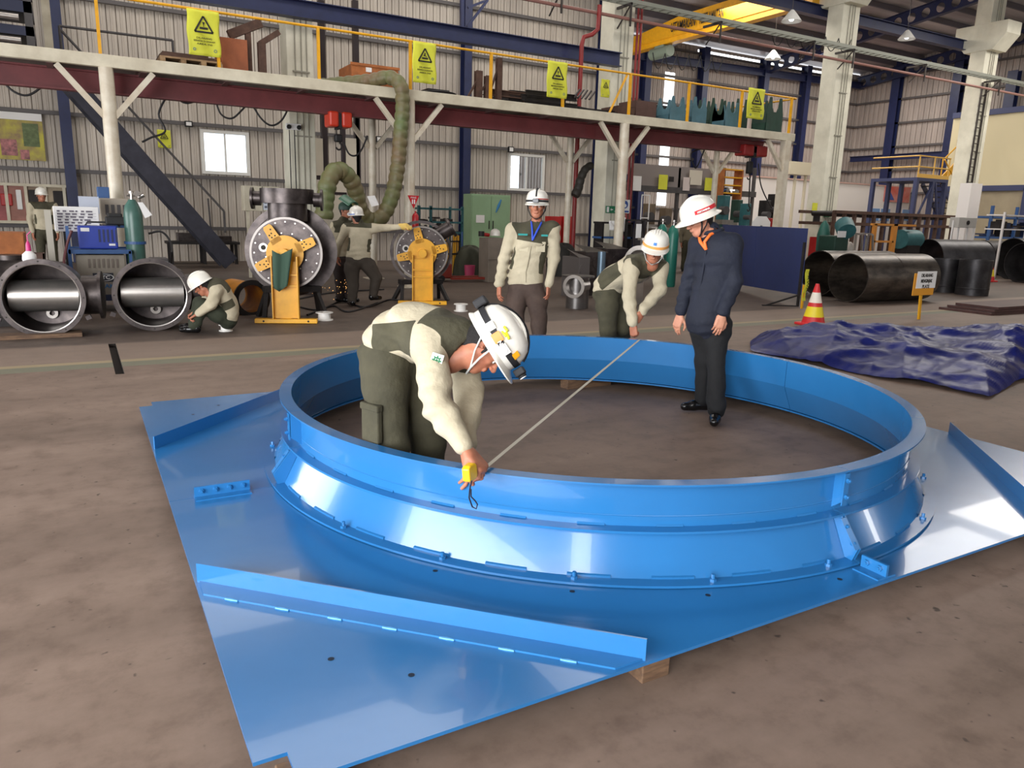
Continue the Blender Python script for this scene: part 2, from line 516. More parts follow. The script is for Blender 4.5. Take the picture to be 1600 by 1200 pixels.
def steel_column(x, y, z, w, label, m=M_NAVY, axis=0):
    o = MB()
    if axis == 0: o.ibeam((x, y, 0), (x, y, z), w, w*1.3, 0.03, up=(0, 1, 0))
    else: o.ibeam((x, y, 0), (x, y, z), w*1.3, w, 0.03, up=(1, 0, 0))
    ob = o.build('steel_column', m)
    return tag(ob, label, 'column', 'wall columns')
labels = ['navy wall column behind the upright pale post at the far left', None, 'navy wall column between the hanging green duct and the sage cabinet', 'navy wall column just left of the second concrete pillar']
for k, x in enumerate((-0.02, None, 11.6, 17.1)):
    if x is None: continue
    steel_column(x, YW-.28, 10.6, 0.26, labels[k])
names = ['navy rear wall column left of the pale daylight slit', 'navy rear wall column right of the daylight slit above the teal saddles', 'navy rear wall column above the last yellow banner', 'navy rear wall column closest to the hall corner']
for k, px in enumerate((1010, 1100, 1196, 1262)):
    x = ony(px, 100, YB-.3).x
    steel_column(x, YB-.3, 9.9, 0.34, names[k])
for k, px in enumerate((1396, 1490, 1575)):
    y = onx(px, 180, XE-.3).y
    steel_column(XE-.3, y, 11 if k < 2 else 9, 0.36, ['navy end wall column left of the stair tower', 'navy end wall column beside the cream upper office', 'navy end wall column at the right picture edge'][k], axis=1)
# blue bracing and tie beams on rear / end walls
def beam(name, a, b, w, h, m, label, cat='beam', group=None, i=True):
    o = MB()
    (o.ibeam if i else o.bar)(a, b, w, h, **({'t': 0.02} if i else {}))
    return tag(o.build(name, m), label, cat, group)
beam('tie_beam', (SL1[0]-4, YB-.35, 3.55), (XE-.2, YB-.35, 3.55), .2, .26, M_NAVY, 'long navy tie beam across the rear wall under the mezzanine line')
beam('tie_beam', (XS+.5, YB-.4, 8.9), (XE-.2, YB-.4, 9.35), .25, .35, M_NAVY, 'navy eaves beam at the top of the rear wall')
p = onx(1315, 250, XE-.4); q = onx(1480, 242, XE-.4)
beam('tie_beam', (XE-.4, YB-.3, p.z), (XE-.4, 12, p.z), .2, .3, M_NAVY, 'dark tie beam crossing the end wall behind the third pillar')
# knee brace, left hall
# --- roof
rf = MB()
ZR0, SLP = 10.05, 0.115
def zr(y): return ZR0+(YB-y)*SLP
rf.add([(-12, YB+.3, zr(YB+.3)), (XE+.3, YB+.3, zr(YB+.3)), (XE+.3, -12, zr(-12)), (-12, -12, zr(-12))], [(0, 1, 2, 3)])
M_ROOF = mat('roof_sheet', (206, 202, 204), 0.4, 0.2, rgb2=(160, 154, 158), scale=0.6, stretch=(0.3, 2, 1))
roof = rf.build('ceiling', M_ROOF); tag(roof, kind='structure')
sk = MB()
for (x0, x1, y) in ((13.0, 19.5, 20.6), (14.5, 21.0, 24.3), (15.0, 20.0, 27.0), (23.5, 26.5, 21.3), (33.0, 36.0, 13.0), (27, 30, 16.2)):
    sk.add([(x0, y, zr(y)-.01), (x1, y, zr(y)-.01), (x1, y+.7, zr(y+.7)-.01), (x0, y+.7, zr(y+.7)-.01)], [(0, 1, 2, 3)])
sk.build('roof_skylight', mat('translucent_roof_sheet', (255, 246, 230), .5, emit=1.6), roof)
pl = MB()
y = -10.0
while y < YB:
    pl.box((-12, y-.04, zr(y)-.24), (XE, y+.04, zr(y)-.02))
    y += 1.25
pl.build('roof_purlin', mat('purlin_steel', (112, 108, 116), 0.5, 0.3), roof)
def rafter(x, label, y0=YB-.3, y1=4.0):
    """castellated rafter: a navy I-beam with a row of round web holes"""
    o = MB(); h = 0.62
    M = frame((x, y0, zr(y0)-.62), (0, y1-y0, zr(y1)-zr(y0)), (0, 0, 1))
    L = math.hypot(y1-y0, zr(y1)-zr(y0))
    o.box((0, -.12, h/2-.02), (L, .12, h/2), 0, M); o.box((0, -.12, -h/2), (L, .12, -h/2+.02), 0, M)
    n = int(L/.62); st = L/n; R = .19
    for i in range(n):
        cx = (i+.5)*st
        vs = []; K = 16
        # square plate with a round hole
        for k in range(K):
            t = 2*PI*k/K+PI/K
            vs.append((cx+R*math.cos(t), 0, R*math.sin(t)))
        for k in range(K):
            t = 2*PI*k/K+PI/K
            c_, s_ = math.cos(t), math.sin(t)
            s1 = min((st/2)/max(abs(c_), 1e-6), (h/2-.02)/max(abs(s_), 1e-6))
            vs.append((cx+s1*c_, 0, s1*s_))
        # corners: snap the outline vertices nearest to the corners
        for sx in (-1, 1):
            for sz in (-1, 1):
                tgt = Vector((cx+sx*st/2, 0, sz*(h/2-.02)))
                j = min(range(K, 2*K), key=lambda q_: (Vector(vs[q_])-tgt).length)
                vs[j] = tuple(tgt)
        o.add([(v[0], .012, v[2]) for v in vs], [(k, (k+1) % K, K+(k+1) % K, K+k) for k in range(K)], 0, M)
        o.add([(v[0], -.012, v[2]) for v in vs], [(k, (k+1) % K, K+(k+1) % K, K+k)[::-1] for k in range(K)], 0, M)
    return tag(o.build('roof_rafter', M_NAVY), label, 'rafter', 'castellated roof rafters')
rafter(24.2, 'navy castellated rafter nearest the yellow crane girder')
rafter(31.9, 'navy castellated rafter seen right of the third concrete pillar')
rafter(XE-.5, 'navy castellated rafter running along the top of the end wall')
rafter(16.5, 'navy castellated rafter over the second concrete pillar')

# --- concrete pillars with crane corbels
def pillar(x, y, w, label, head=8.8, d=0.62):
    t = thing('concrete_pillar', label, 'pillar', (x, y, 0), group='precast pillars')
    b = MB(); b.box((x-w/2, y-d/2, 0), (x+w/2, y+d/2, 11.2)); b.build('shaft', M_CONC, t, bevel=0.02)
    if head:
        h = MB()
        poly = [(-1.0, head+.55), (-1.0, head+1.0), (1.0, head+1.0), (1.0, head+.55), (.55, head), (-.55, head)]
        M = Matrix(((0, 0, 1, x), (1, 0, 0, y), (0, 1, 0, 0), (0, 0, 0, 1)))
        h.prism(poly, -w/2-.03, w/2+.03, 0, M)
        h.build('corbel', M_CONC, t, bevel=0.01)
    c = MB()
    for dx in (-.12, .02, .14):
        c.cyl((x+dx, y-d/2-.025, 0), (x+dx, y-d/2-.025, 11), .014, n=6)
    for z in (1.8, 3.2, 4.6, 6.0, 7.4):
        c.box((x-.18, y-d/2-.045, z), (x+.2, y-d/2, z+.03))
    c.build('conduit', mat('grey_conduit', (150, 146, 132), 0.5), t)
    return t
YP = 18.5
pillar(4.72, YP, .60, 'cream concrete pillar left of the hanging orange hoist', head=None)
pillar(13.8, YP, .72, 'cream concrete pillar behind the yellow crane girder end')
pillar(23.3, YP, .86, 'cream concrete pillar right of the blue screen board')
pillar(31.9, YP, .90, 'cream concrete pillar with cable ladder at the right side', head=8.4)
# cable ladder on pillar 4
cl = thing('cable_ladder', 'dark vertical cable ladder climbing the rightmost pillar', 'cable ladder', (31.6, YP-.4, 0))
b = MB()
for dx in (-.16, .16): b.box((31.55+dx-.02, YP-.44, 0), (31.55+dx+.02, YP-.38, 7.2))
z = 1.3
while z < 7.1:
    b.box((31.39, YP-.43, z), (31.71, YP-.39, z+.03)); z += .3
b.build('rungs', M_STEEL, cl)
# crane runway beam on left hall pillars (navy) and its end at pillar 2
beam('runway_beam', (1.0, 18.0, 5.88), (13.55, 18.0, 5.88), .26, .36, M_NAVY, 'navy crane runway beam across the cream wall above the mezzanine', 'beam')
beam('runway_beam', (14.2, YP+.62, 8.72), (34, YP+.62, 8.72), .26, .36, M_NAVY, 'dark crane runway beam fixed behind the pillar heads', 'beam')
# lattice brace at the navy column (top)
lb = MB()
for (a, c) in (((730, 42), (762, 0)), ((731, 12), (757, 2))):
    A = ony(*a, 22.0); B = ony(*c, 22.0); lb.bar(A, B, .07, .07)
lb.bar(ony(722, 45, 22.0), ony(722, 0, 22.0), .1, .1)
tag(lb.build('column_brace', M_NAVY), 'thin navy diagonal brace at the top of the middle wall column', 'brace')

# --- crane girder along the depth of the hall, spanning toward the camera
XC = 22.4
cg = thing('bridge_crane', 'yellow bridge crane girder with black safety lettering', 'crane', (XC, 24, 8.9))
GW = .34; zb = CAM_H+.3245*(XC+GW)
T = onx(1130, 2, XC)
b = MB()
ya, yb = 29.2, 19.1
prof = [(ya, zb), (ya, zb+.62), (ya-1.2, T.z-.25), (ya-3.5, T.z-.02), (yb, T.z), (yb, zb)]
M = Matrix(((0, 0, 1, XC), (1, 0, 0, 0), (0, 1, 0, 0), (0, 0, 0, 1)))
b.prism([(q_[0], q_[1]) for q_ in prof], 0, GW, 0, M)
b.build('girder', M_YEL, cg, bevel=.01)
b = MB(); b.box((XC-.05, yb, zb+.17), (XC+.0, ya-.3, zb+.20)); b.box((XC-.03, yb, zb-.03), (XC+GW+.03, ya, zb)) 
b.build('girder_flange', M_YEL, cg)
M_BLK = mat('black_lettering', (26, 22, 20), 0.6)
for (txt, x0, y0, x1, y1) in (('UTAMAKAN', 1050, 44, 1088, 34), ('KESELAMATAN', 1095, 31, 1132, 20.5)):
    a = onx(x0, y0, XC); c = onx(x1, y1, XC)
    lettering(txt, frame((XC-.06, (a.y+c.y)/2, (a.z+c.z)/2), (0, -1, 0), (-1, 0, 0)), .50, M_BLK, cg, width=abs(a.y-c.y), bold=.008)
# festoon loops under tray
# trolley hoist of this crane
ht = thing('crane_hoist', 'small grey-green hoist trolley under the yellow girder', 'hoist', (XC+.2, 17, zb-.5))
p = onx(1036, 79, XC+.2)
b = MB(); b.box((p.x-.25, p.y-.3, p.z), (p.x+.25, p.y+.3, zb-.031)); b.cyl((p.x-.1, p.y-.6, p.z-.1), (p.x-.1, p.y+.6, p.z-.1), .24, n=14)
b.build('motor', mat('hoist_green', (112, 124, 110), .5), ht, smooth=40, bevel=.02)

# --- overhead cable tray and light pipe along the hall, on pillar brackets
YT = 17.75
tr = thing('cable_tray', 'long grey cable tray running overhead above the mezzanine', 'cable tray', (20, YT, 7.2))
zt = (ony(1200, 55, YT).z+ony(1570, 125, YT).z)/2
b = MB()
x0 = ony(790, 0, YT).x
for dy in (-.14, .14): b.box((x0-1, YT+dy-.015, zt), (36, YT+dy+.015, zt+.1))
x = x0-1
while x < 36:
    b.box((x, YT-.14, zt+.01), (x+.03, YT+.14, zt+.03)); x += .3
b.build('tray_rails', mat('galvanised_green', (128, 130, 120), .5, .3), tr)
for px_ in (868, 975, 1115, 1262, 1325, 1440, 1560):
    X = ony(px_, 100, YT).x; b = MB()
    b.box((X-.03, YT-.2, zt-.06), (X+.03, YT+.55, zt)); b.bar((X, YT-.18, zt-.03), (X, YT+.4, zt-.55), .03, .03)
    b.box((X-.02, YT-.2, zt-.6), (X+.02, YT-.16, zt))
    b.build('tray_bracket', M_STEEL, tr)
zp = (ony(1200, 75, YT).z+ony(1590, 148, YT).z)/2
lp = MB(); lp.cyl((ony(735, -10, YT).x, YT-.1, zp), (36, YT-.1, zp), .045, n=8)
tag(lp.build('water_pipe', mat('pipe_dull_red', (150, 108, 100), .4, .2)), 'long slim red-grey pipe running below the overhead cable tray', 'pipe')
# festoon cable loops below the tray
for k, (pa, pb, lab) in enumerate((((1205, 48), (1330, 62), 'looped black festoon cables hanging left of the third pillar'), ((1020, 82), (1130, 90), 'looped black festoon cables hanging below the yellow girder'))):
    A = ony(*pa, YT+.2); B = ony(*pb, YT+.2); b = MB(); n = 6
    for i in range(n):
        a = A.lerp(B, i/n); c = A.lerp(B, (i+1)/n)
        b.tube([a.lerp(c, t)+Vector((0, 0, -.42*4*t*(1-t))) for t in [j/8 for j in range(9)]], .014, n=5)
    tag(b.build('festoon_cable', M_BLACK), lab, 'cable')
# roof high-bay lamps
for k, (px_, py_, d, lab) in enumerate(((1237, 28, 22, 'white high bay lamp hanging left of the third pillar top'), (1417, 57, 27, 'white high bay lamp hanging between the two right pillars'), (1208, 88, 28, 'white high bay lamp hanging low beside the rear wall top'))):
    p = atd(px_, py_, d)
    t = thing('high_bay_lamp', lab, 'lamp', p, group='high bay lamps')
    b = MB(); b.lathe([(.04, .22), (.10, .16), (.30, -.10), (.28, -.10), (.09, .14)], p, n=16); b.build('shade', M_WHITE, t, smooth=40)
    b = MB(); b.cyl((p.x, p.y, p.z+.2), (p.x, p.y, zr(p.y)), .01, n=5); b.build('suspension_rod', M_STEEL, t)
    b = MB(); b.ball(p+Vector((0, 0, -.02)), .08); b.build('bulb', M_GLOW, t)

# ================================================================ mezzanine
YM = 15.0; ZT = 3.99; ZB = 3.79; YM2 = 18.0
XM1 = ony(1243, 210, YM).x
mz = thing('mezzanine', 'cream steel mezzanine platform crossing the hall on braced round posts', 'platform', (6, YM, 0))
b = MB(); b.box((-9, YM, ZB), (XM1, YM+.12, ZT)); b.build('edge_beam', M_CREAMP, mz, bevel=.006)
b = MB(); b.box((-9, YM+.12, ZT-.05), (XM1, YM2, ZT-.01)); b.build('deck_plate', mat('deck_underside', (120, 104, 100), .6, .1, noise=.3), mz)
b = MB()
x = -8.5
while x < XM1:
    b.ibeam((x, YM+.12, ZT-.13), (x, YM2, ZT-.13), .1, .16, .012); x += 1.39
b.build('deck_joist', mat('joist_brown', (96, 72, 68), .6, .1), mz)
b = MB(); b.ibeam((-9, 15.75, ZB-.16), (XM1-.4, 15.75, ZB-.16), .2, .36, .03)
b.build('monorail_beam', mat('dull_maroon', (112, 50, 52), .55, 0, noise=.25, scale=3), mz)
b = MB(); b.box((-9, YM2-.12, ZB), (XM1, YM2, ZT)); b.build('rear_beam', M_CREAMP, mz)
M_POST = mat('post_cream', (216, 208, 190), .4, 0, rgb2=(196, 182, 160), scale=3.5)
for i, (x, yy) in enumerate([(.65, YM+.08), (6.1, YM+.08), (11.62, YM+.08), (XM1-.25, YM+.08), (6.1, 17.35), (11.6, 17.35), (16.9, 17.35)]):
    b = MB(); r = .115 if i < 4 else .085
    if i == 3: b.box((x-.1, yy-.1, 0), (x+.1, yy+.1, ZB))
    else: b.cyl((x, yy, 0), (x, yy, ZB), r, n=20)
    b.box((x-.2, yy-.2, 0), (x+.2, yy+.2, .02))
    po = b.build('post', M_POST, mz, smooth=40)
    for s_ in (-1, 1):
        if i == 3 and s_ == 1: continue
        bb = MB(); bb.bar((x+s_*.08, yy, ZB-.78), (x+s_*.72, yy, ZB-.02), .09, .09); bb.build('post_brace', M_POST, po)
# safety railing (yellow)
rl = thing('safety_railing', 'yellow tube safety railing along the mezzanine edge', 'railing', (6, YM, ZT))
ZH = (ony(500, 42, YM).z)
b = MB(); b.cyl((-9, YM+.06, ZH), (XM1-.05, YM+.06, ZH), .024, n=8)
b.cyl((XM1-.05, YM+.06, ZH), (XM1-.05, YM2, ZH), .024, n=8)
b.build('top_rail', M_YEL, rl, smooth=60)
posts = [160, 344, 500, 643, 769, 883, 988, 1081, 1165, 1244]
for px_ in posts:
    X = ony(px_, 120, YM).x
    b = MB(); b.box((X-.025, YM+.03, ZT), (X+.025, YM+.09, ZH)); b.build('rail_post', M_YEL, rl)
b = MB(); X = ony(985, 170, YM).x; b.bar((X, YM+.2, ZH), (X-.35, YM+.4, ZT), .05, .05); b.build('rail_brace', M_YEL, rl)
# ================================================================ the blue fan ring on its plate
M_BLUE = mat('gloss_blue_paint', (42, 111, 170), 0.20, 0.0, noise=0.10, scale=1.3, bump=0.05, bscale=5.0, spec=0.5, coat=0.3)
CX, CY = 2.836, 3.894
PX0, PX1, PY0, PY1 = 0.288, 5.384, 1.702, 6.087
PZ = 0.10
ring = thing('fan_ring', 'large glossy blue steel fan ring bolted to a flat square plate', 'fan ring', (CX, CY, 0))
# four plate panels, each a quarter of the square with a quarter of the round hole cut away
def panel(qx, qy, name='plate_panel'):
    ox = PX1 if qx > 0 else PX0; oy = PY1 if qy > 0 else PY0
    n = 28; R = 1.965
    arc = []
    for i in range(n+1):
        t = (PI/2)*i/n
        arc.append((CX+qx*(R*math.cos(t)+.0), CY+qy*(R*math.sin(t)+.0)))
    g_ = .0015
    arc[0] = (CX+qx*R, CY+qy*g_); arc[-1] = (CX+qx*g_, CY+qy*R)
    outer = []
    nx, ny = .095, .075
    for i in range(n+1):
        t = i/n
        if t < .5: outer.append((ox, CY+qy*(g_+(abs(oy-CY)-g_)*(t*2))))
        else: outer.append((CX+qx*(g_+(abs(ox-CX)-g_)*(2-2*t)), oy))
    outer[0] = (ox, CY+qy*g_); outer[-1] = (CX+qx*g_, oy)
    mb = MB()
    pts = arc+outer; k = n+1
    z0, z1 = PZ-.012, PZ
    ci = n//2
    cutw = (.09, .12)
    # the corner vertex becomes three (square notch)
    vs = [(x, y, z1) for x, y in pts]+[(x, y, z0) for x, y in pts]
    N = len(pts); fs = []
    for i in range(n):
        q_ = (i, k+i, k+i+1, i+1)
        fs.append(q_); fs.append(tuple(N+a for a in q_)[::-1])
    for i in range(n):
        fs.append((i, i+1, N+i+1, N+i)); fs.append((k+i, N+k+i, N+k+i+1, k+i+1))
    fs.append((0, N, N+k, k)); fs.append((n, k+n, N+k+n, N+n))
    # shrink the corner: move the corner vertex inward and let its neighbours square the step
    def mv(idx, x, y):
        vs[idx] = (x, y, z1); vs[N+idx] = (x, y, z0)
    c = k+ci
    mv(c, ox-qx*cutw[0], oy-qy*cutw[1]); mv(c-1, ox, oy-qy*cutw[1]); mv(c+1, ox-qx*cutw[0], oy)
    mb.add(vs, fs)
    return mb.build(name, M_BLUE, ring)
for qx in (-1, 1):
    for qy in (-1, 1):
        panel(qx, qy)
# bottom-left corner has its cut-out a little inside the edge
ZRIM = .504
def seg_profile():
    # closed outline of the rolled wall: rim flange, upright band, ridge, flared cone, foot flange
    t = .008
    return [(1.885, ZRIM-t), (1.945, ZRIM-t), (1.945, ZRIM), (1.877, ZRIM), (1.877, .300), (1.972, PZ+.006), (2.045, PZ+.004),
            (2.045, PZ+.014), (1.983, PZ+.014), (1.892, .292), (1.945, .292), (1.945, .302), (1.885, .302)]
for k in range(4):
    a0 = -PI+k*PI/2+.0012; a1 = a0+PI/2-.0024
    b = MB(); b.lathe(seg_profile(), (CX, CY, 0), n=44, a0=a0, a1=a1, closed=True)
    sg = b.build('ring_segment', M_BLUE, ring, smooth=16)
    w = MB()
    # weld line between band and ridge collar, and stitch welds at the foot
    w.lathe([(1.8855, .350), (1.8875, .347), (1.8855, .344)], (CX, CY, 0), n=44, a0=a0, a1=a1)
    for i in range(9):
        aa = a0+(i+.5)*(a1-a0)/9
        w.lathe([(1.986, PZ+.013), (1.986, PZ+.022), (1.976, PZ+.026)], (CX, CY, 0), n=4, a0=aa-.045, a1=aa+.045)
        w.lathe([(1.885, .302), (1.893, .303), (1.886, .310)], (CX, CY, 0), n=4, a0=aa-.03, a1=aa+.03)
    w.build('weld_seam', M_BLUE, sg, smooth=60)
# lugs where the segments are bolted together (at -90 and 180 and the hidden ones)
def polar(r, a, z): return Vector((CX+r*math.cos(a), CY+r*math.sin(a), z))
for a in (-PI/2, PI, 0, PI/2):
    lg = MB()
    for s_ in (-1, 1):
        da = s_*.0035
        ca = a+da
        tx = Vector((-math.sin(ca), math.cos(ca), 0))*.006*s_
        def plate(pts):
            v0 = [polar(r, ca, z) for r, z in pts]; v1 = [p_+tx for p_ in v0]; n = len(pts)
            lg.add(v0+v1, [tuple(range(n)), tuple(range(n, 2*n))[::-1]]+[(i, (i+1) % n, n+(i+1) % n, n+i) for i in range(n)])
        plate([(1.884, ZRIM-.008), (1.94, ZRIM-.008), (1.94, .36), (1.884, .315)])
        plate([(1.895, .292), (1.944, .292), (2.04, PZ+.07), (2.02, PZ+.014), (1.983, PZ+.016)])
    # angled face plates that make the lugs read as folded angles
    for (r0, z0, r1, z1) in ((1.942, ZRIM-.012, 1.942, .345), (1.948, .288, 2.036, PZ+.075)):
        for s_ in (-1,):
            w0 = .028
            A0 = polar(r0, a+s_*w0/1.9, z0); B0 = polar(r1, a+s_*w0/1.9, z1); A1 = polar(r0, a-s_*.004/1.9, z0); B1 = polar(r1, a-s_*.004/1.9, z1)
            off = Vector((math.cos(a), math.sin(a), 0))*.005
            lg.add([A0, A1, B1, B0, A0+off, A1+off, B1+off, B0+off], [(0, 3, 2, 1), (4, 5, 6, 7), (0, 1, 5, 4), (1, 2, 6, 5), (2, 3, 7, 6), (3, 0, 4, 7)])
    l = lg.build('joint_lug', M_BLUE, ring)
    for (r, z, nr) in ((1.948, .46, 0), (1.948, .385, 0), (1.968, .252, 1), (2.008, .19, 1)):
        aa = a-.012/1.9
        c = polar(r, aa, z); n_ = Vector((math.cos(aa), math.sin(aa), .45*nr)).normalized()
        b = MB(); b.cyl(c, c+n_*.012, .011, n=6); b.cyl(c, c+n_*.019, .006, n=8); b.build('bolt', M_BLUE, l)
# foot bolts
for deg in [160.5, -159.1, -142.9, -126.7, -110.5, -94.3, -68.3, -85+37, -32, -16, 20, 38, 56, 74, 108, 126, 143]:
    a = math.radians(deg); c = polar(2.012, a, PZ+.013)
    b = MB(); b.cyl(c, c+Vector((0, 0, .013)), .015, n=6); b.cyl(c+Vector((0, 0, .013)), c+Vector((0, 0, .032)), .008, n=8); b.build('foot_bolt', M_BLUE, ring, smooth=30)
# the four corner angles
OFF = 1.248; H = .080; Wd = .085
def corner_angle(qx, qy):
    ox = PX1 if qx > 0 else PX0; oy = PY1 if qy > 0 else PY0
    a = Vector((ox-qx*.01, oy-qy*OFF, PZ)); c = Vector((ox-qx*OFF, oy-qy*.01, PZ))
    b = MB(); d = (c-a).normalized(); x = d.cross(Vector((0, 0, 1)))
    toc = Vector((ox, oy, PZ))-a
    L = (c-a).length; s_ = 1 if x.dot(toc) > 0 else -1
    M = Matrix((x, d, Vector((0, 0, 1)))).transposed().to_4x4(); M.translation = a
    b.box((-.0035, 0, 0), (.0035, L, H), 0, M)
    b.prism([(s_*.0035, .01), (s_*Wd, Wd+.005), (s_*Wd, L-Wd-.005), (s_*.0035, L-.01)], 0, .007, 0, M)
    o = b.build('corner_angle', M_BLUE, ring)
    out = x if x.dot(toc) > 0 else -x
    n = 7
    for i in range(n):
        t = .07+.86*(i+.3)/n; w = MB()
        p_ = a.lerp(c, t)+out*(Wd+.001)+Vector((0, 0, .003)); w.tube([p_, p_+d*.028, p_+d*.055], [.005, .007, .005], n=6)
        w.build('stitch_weld', mat('bright_weld', (80, 146, 200), .35, .2), o, smooth=60)
for qx in (-1, 1):
    for qy in (-1, 1): corner_angle(qx, qy)
# joining cleats on the plate
def cleat(a, c, side, nb):
    b = MB(); a = Vector(a); c = Vector(c); d = (c-a).normalized(); x = d.cross(Vector((0, 0, 1)))
    b.angle(a+x*.004, c+x*.004, .055, .058, .006, side=1); b.angle(a-x*.004, c-x*.004, .055, .058, .006, side=-1)
    o = b.build('joining_cleat', M_BLUE, ring)
    for i in range(nb):
        p_ = a.lerp(c, (i+.5)/nb)+Vector((0, 0, .035))
        for s_ in (-1, 1):
            q_ = p_+x*s_*.008
            w = MB(); w.cyl(q_, q_+x*s_*.010, .013, n=6); w.cyl(q_, q_+x*s_*.017, .006, n=8); w.build('bolt', M_BLUE, o)
cleat((.405, CY, PZ), (.675, CY, PZ), 1, 4)
cleat((PX1-.4, CY, PZ), (PX1-.12, CY, PZ), 1, 4)
cleat((CX, 1.715, PZ), (CX, 1.835, PZ), 1, 2)
cleat((CX, PY1-.14, PZ), (CX, PY1-.02, PZ), 1, 2)
# bolt holes in the plate (dark recesses with a rim)
for (x, y) in ((.609, 2.196), (.810, 1.993), (1.583, 2.218), (2.648, 1.80), (2.049, 1.95), (1.171, 2.619), (.609, 5.59), (.81, 5.79)):
    b = MB(); b.lathe([(.004, PZ+.0008), (.011, PZ+.0008)], (x, y, 0), n=12); b.add([(x+.0105*math.cos(t*PI/6), y+.0105*math.sin(t*PI/6), PZ+.0006) for t in range(12)], [tuple(range(12))])
    b.build('bolt_hole', mat('hole_dark', (20, 34, 52), .7), ring)
# timber blocks under the plate
M_WOOD = mat('block_timber', (120, 92, 68), .75, 0, rgb2=(86, 64, 48), scale=9, stretch=(1, 6, 6))
for k, (x, y, sx, sy, lab) in enumerate(((.42, 1.76, .16, .09, 'timber block under the nearest corner of the blue plate'), (1.60, 1.765, .12, .08, 'timber block under the near edge of the blue plate'),
                              (4.05, 5.62, .5, .12, 'flat timber batten under the far side of the blue ring'), (.42, 5.9, .14, .12, 'timber block under the far left plate corner'), (5.2, 1.85, .16, .12, 'timber block under the right plate corner'), (5.25, 5.9, .16, .12, 'timber block under the hidden far plate corner'))):
    b = MB(); b.box((x-sx/2, y-sy/2, 0), (x+sx/2, y+sy/2, PZ-.0125))
    tag(b.build('timber_block', M_WOOD, bevel=.004), lab, 'timber', 'blocks under the plate')
# ================================================================ people: implicit surfaces meshed with surface nets
def surface_nets(F, o, h):
    """F: float array (nx,ny,nz), negative inside. returns vertices, quads"""
    nx, ny, nz = F.shape
    ins = F < 0
    num = np.zeros((nx-1, ny-1, nz-1), np.int32); acc = np.zeros((nx-1, ny-1, nz-1, 3), np.float32)
    corners = [(i, j, k) for i in (0, 1) for j in (0, 1) for k in (0, 1)]
    def C(A, c): return A[c[0]:nx-1+c[0], c[1]:ny-1+c[1], c[2]:nz-1+c[2]]
    for a in corners:
        for ax in range(3):
            if a[ax]: continue
            b = list(a); b[ax] = 1
            Fa, Fb = C(F, a), C(F, b)
            x = C(ins, a) != C(ins, b)
            den = np.where(x, Fa-Fb, 1)
            t = np.where(x, Fa/den, 0)
            num += x
            for q in range(3):
                acc[..., q] += np.where(x, a[q]+(t if q == ax else 0), 0)
    act = num > 0
    idx = -np.ones(act.shape, np.int64); n = int(act.sum()); idx[act] = np.arange(n)
    g = np.argwhere(act)
    V = (g + acc[act]/num[act][:, None])*h + np.array(o)
    Q = []
    # quads around each crossing grid edge
    for ax in range(3):
        u, v = (ax+1) % 3, (ax+2) % 3
        sl0 = [slice(1, -1)]*3; sl0[ax] = slice(0, -1)
        sl1 = [slice(1, -1)]*3; sl1[ax] = slice(1, None)
        A = ins[tuple(sl0)]; B = ins[tuple(sl1)]
        P = np.argwhere(A != B); flip = A[A != B]
        base = P.copy(); base[:, u] += 1; base[:, v] += 1
        def at(du, dv):
            q = base.copy(); q[:, u] += du; q[:, v] += dv
            return idx[q[:, 0], q[:, 1], q[:, 2]]
        a, b, c, d = at(-1, -1), at(0, -1), at(0, 0), at(-1, 0)
        q = np.stack([a, b, c, d], 1)
        q[~flip] = q[~flip][:, ::-1]
        Q.append(q[(q >= 0).all(1)])
    return V, np.concatenate(Q)

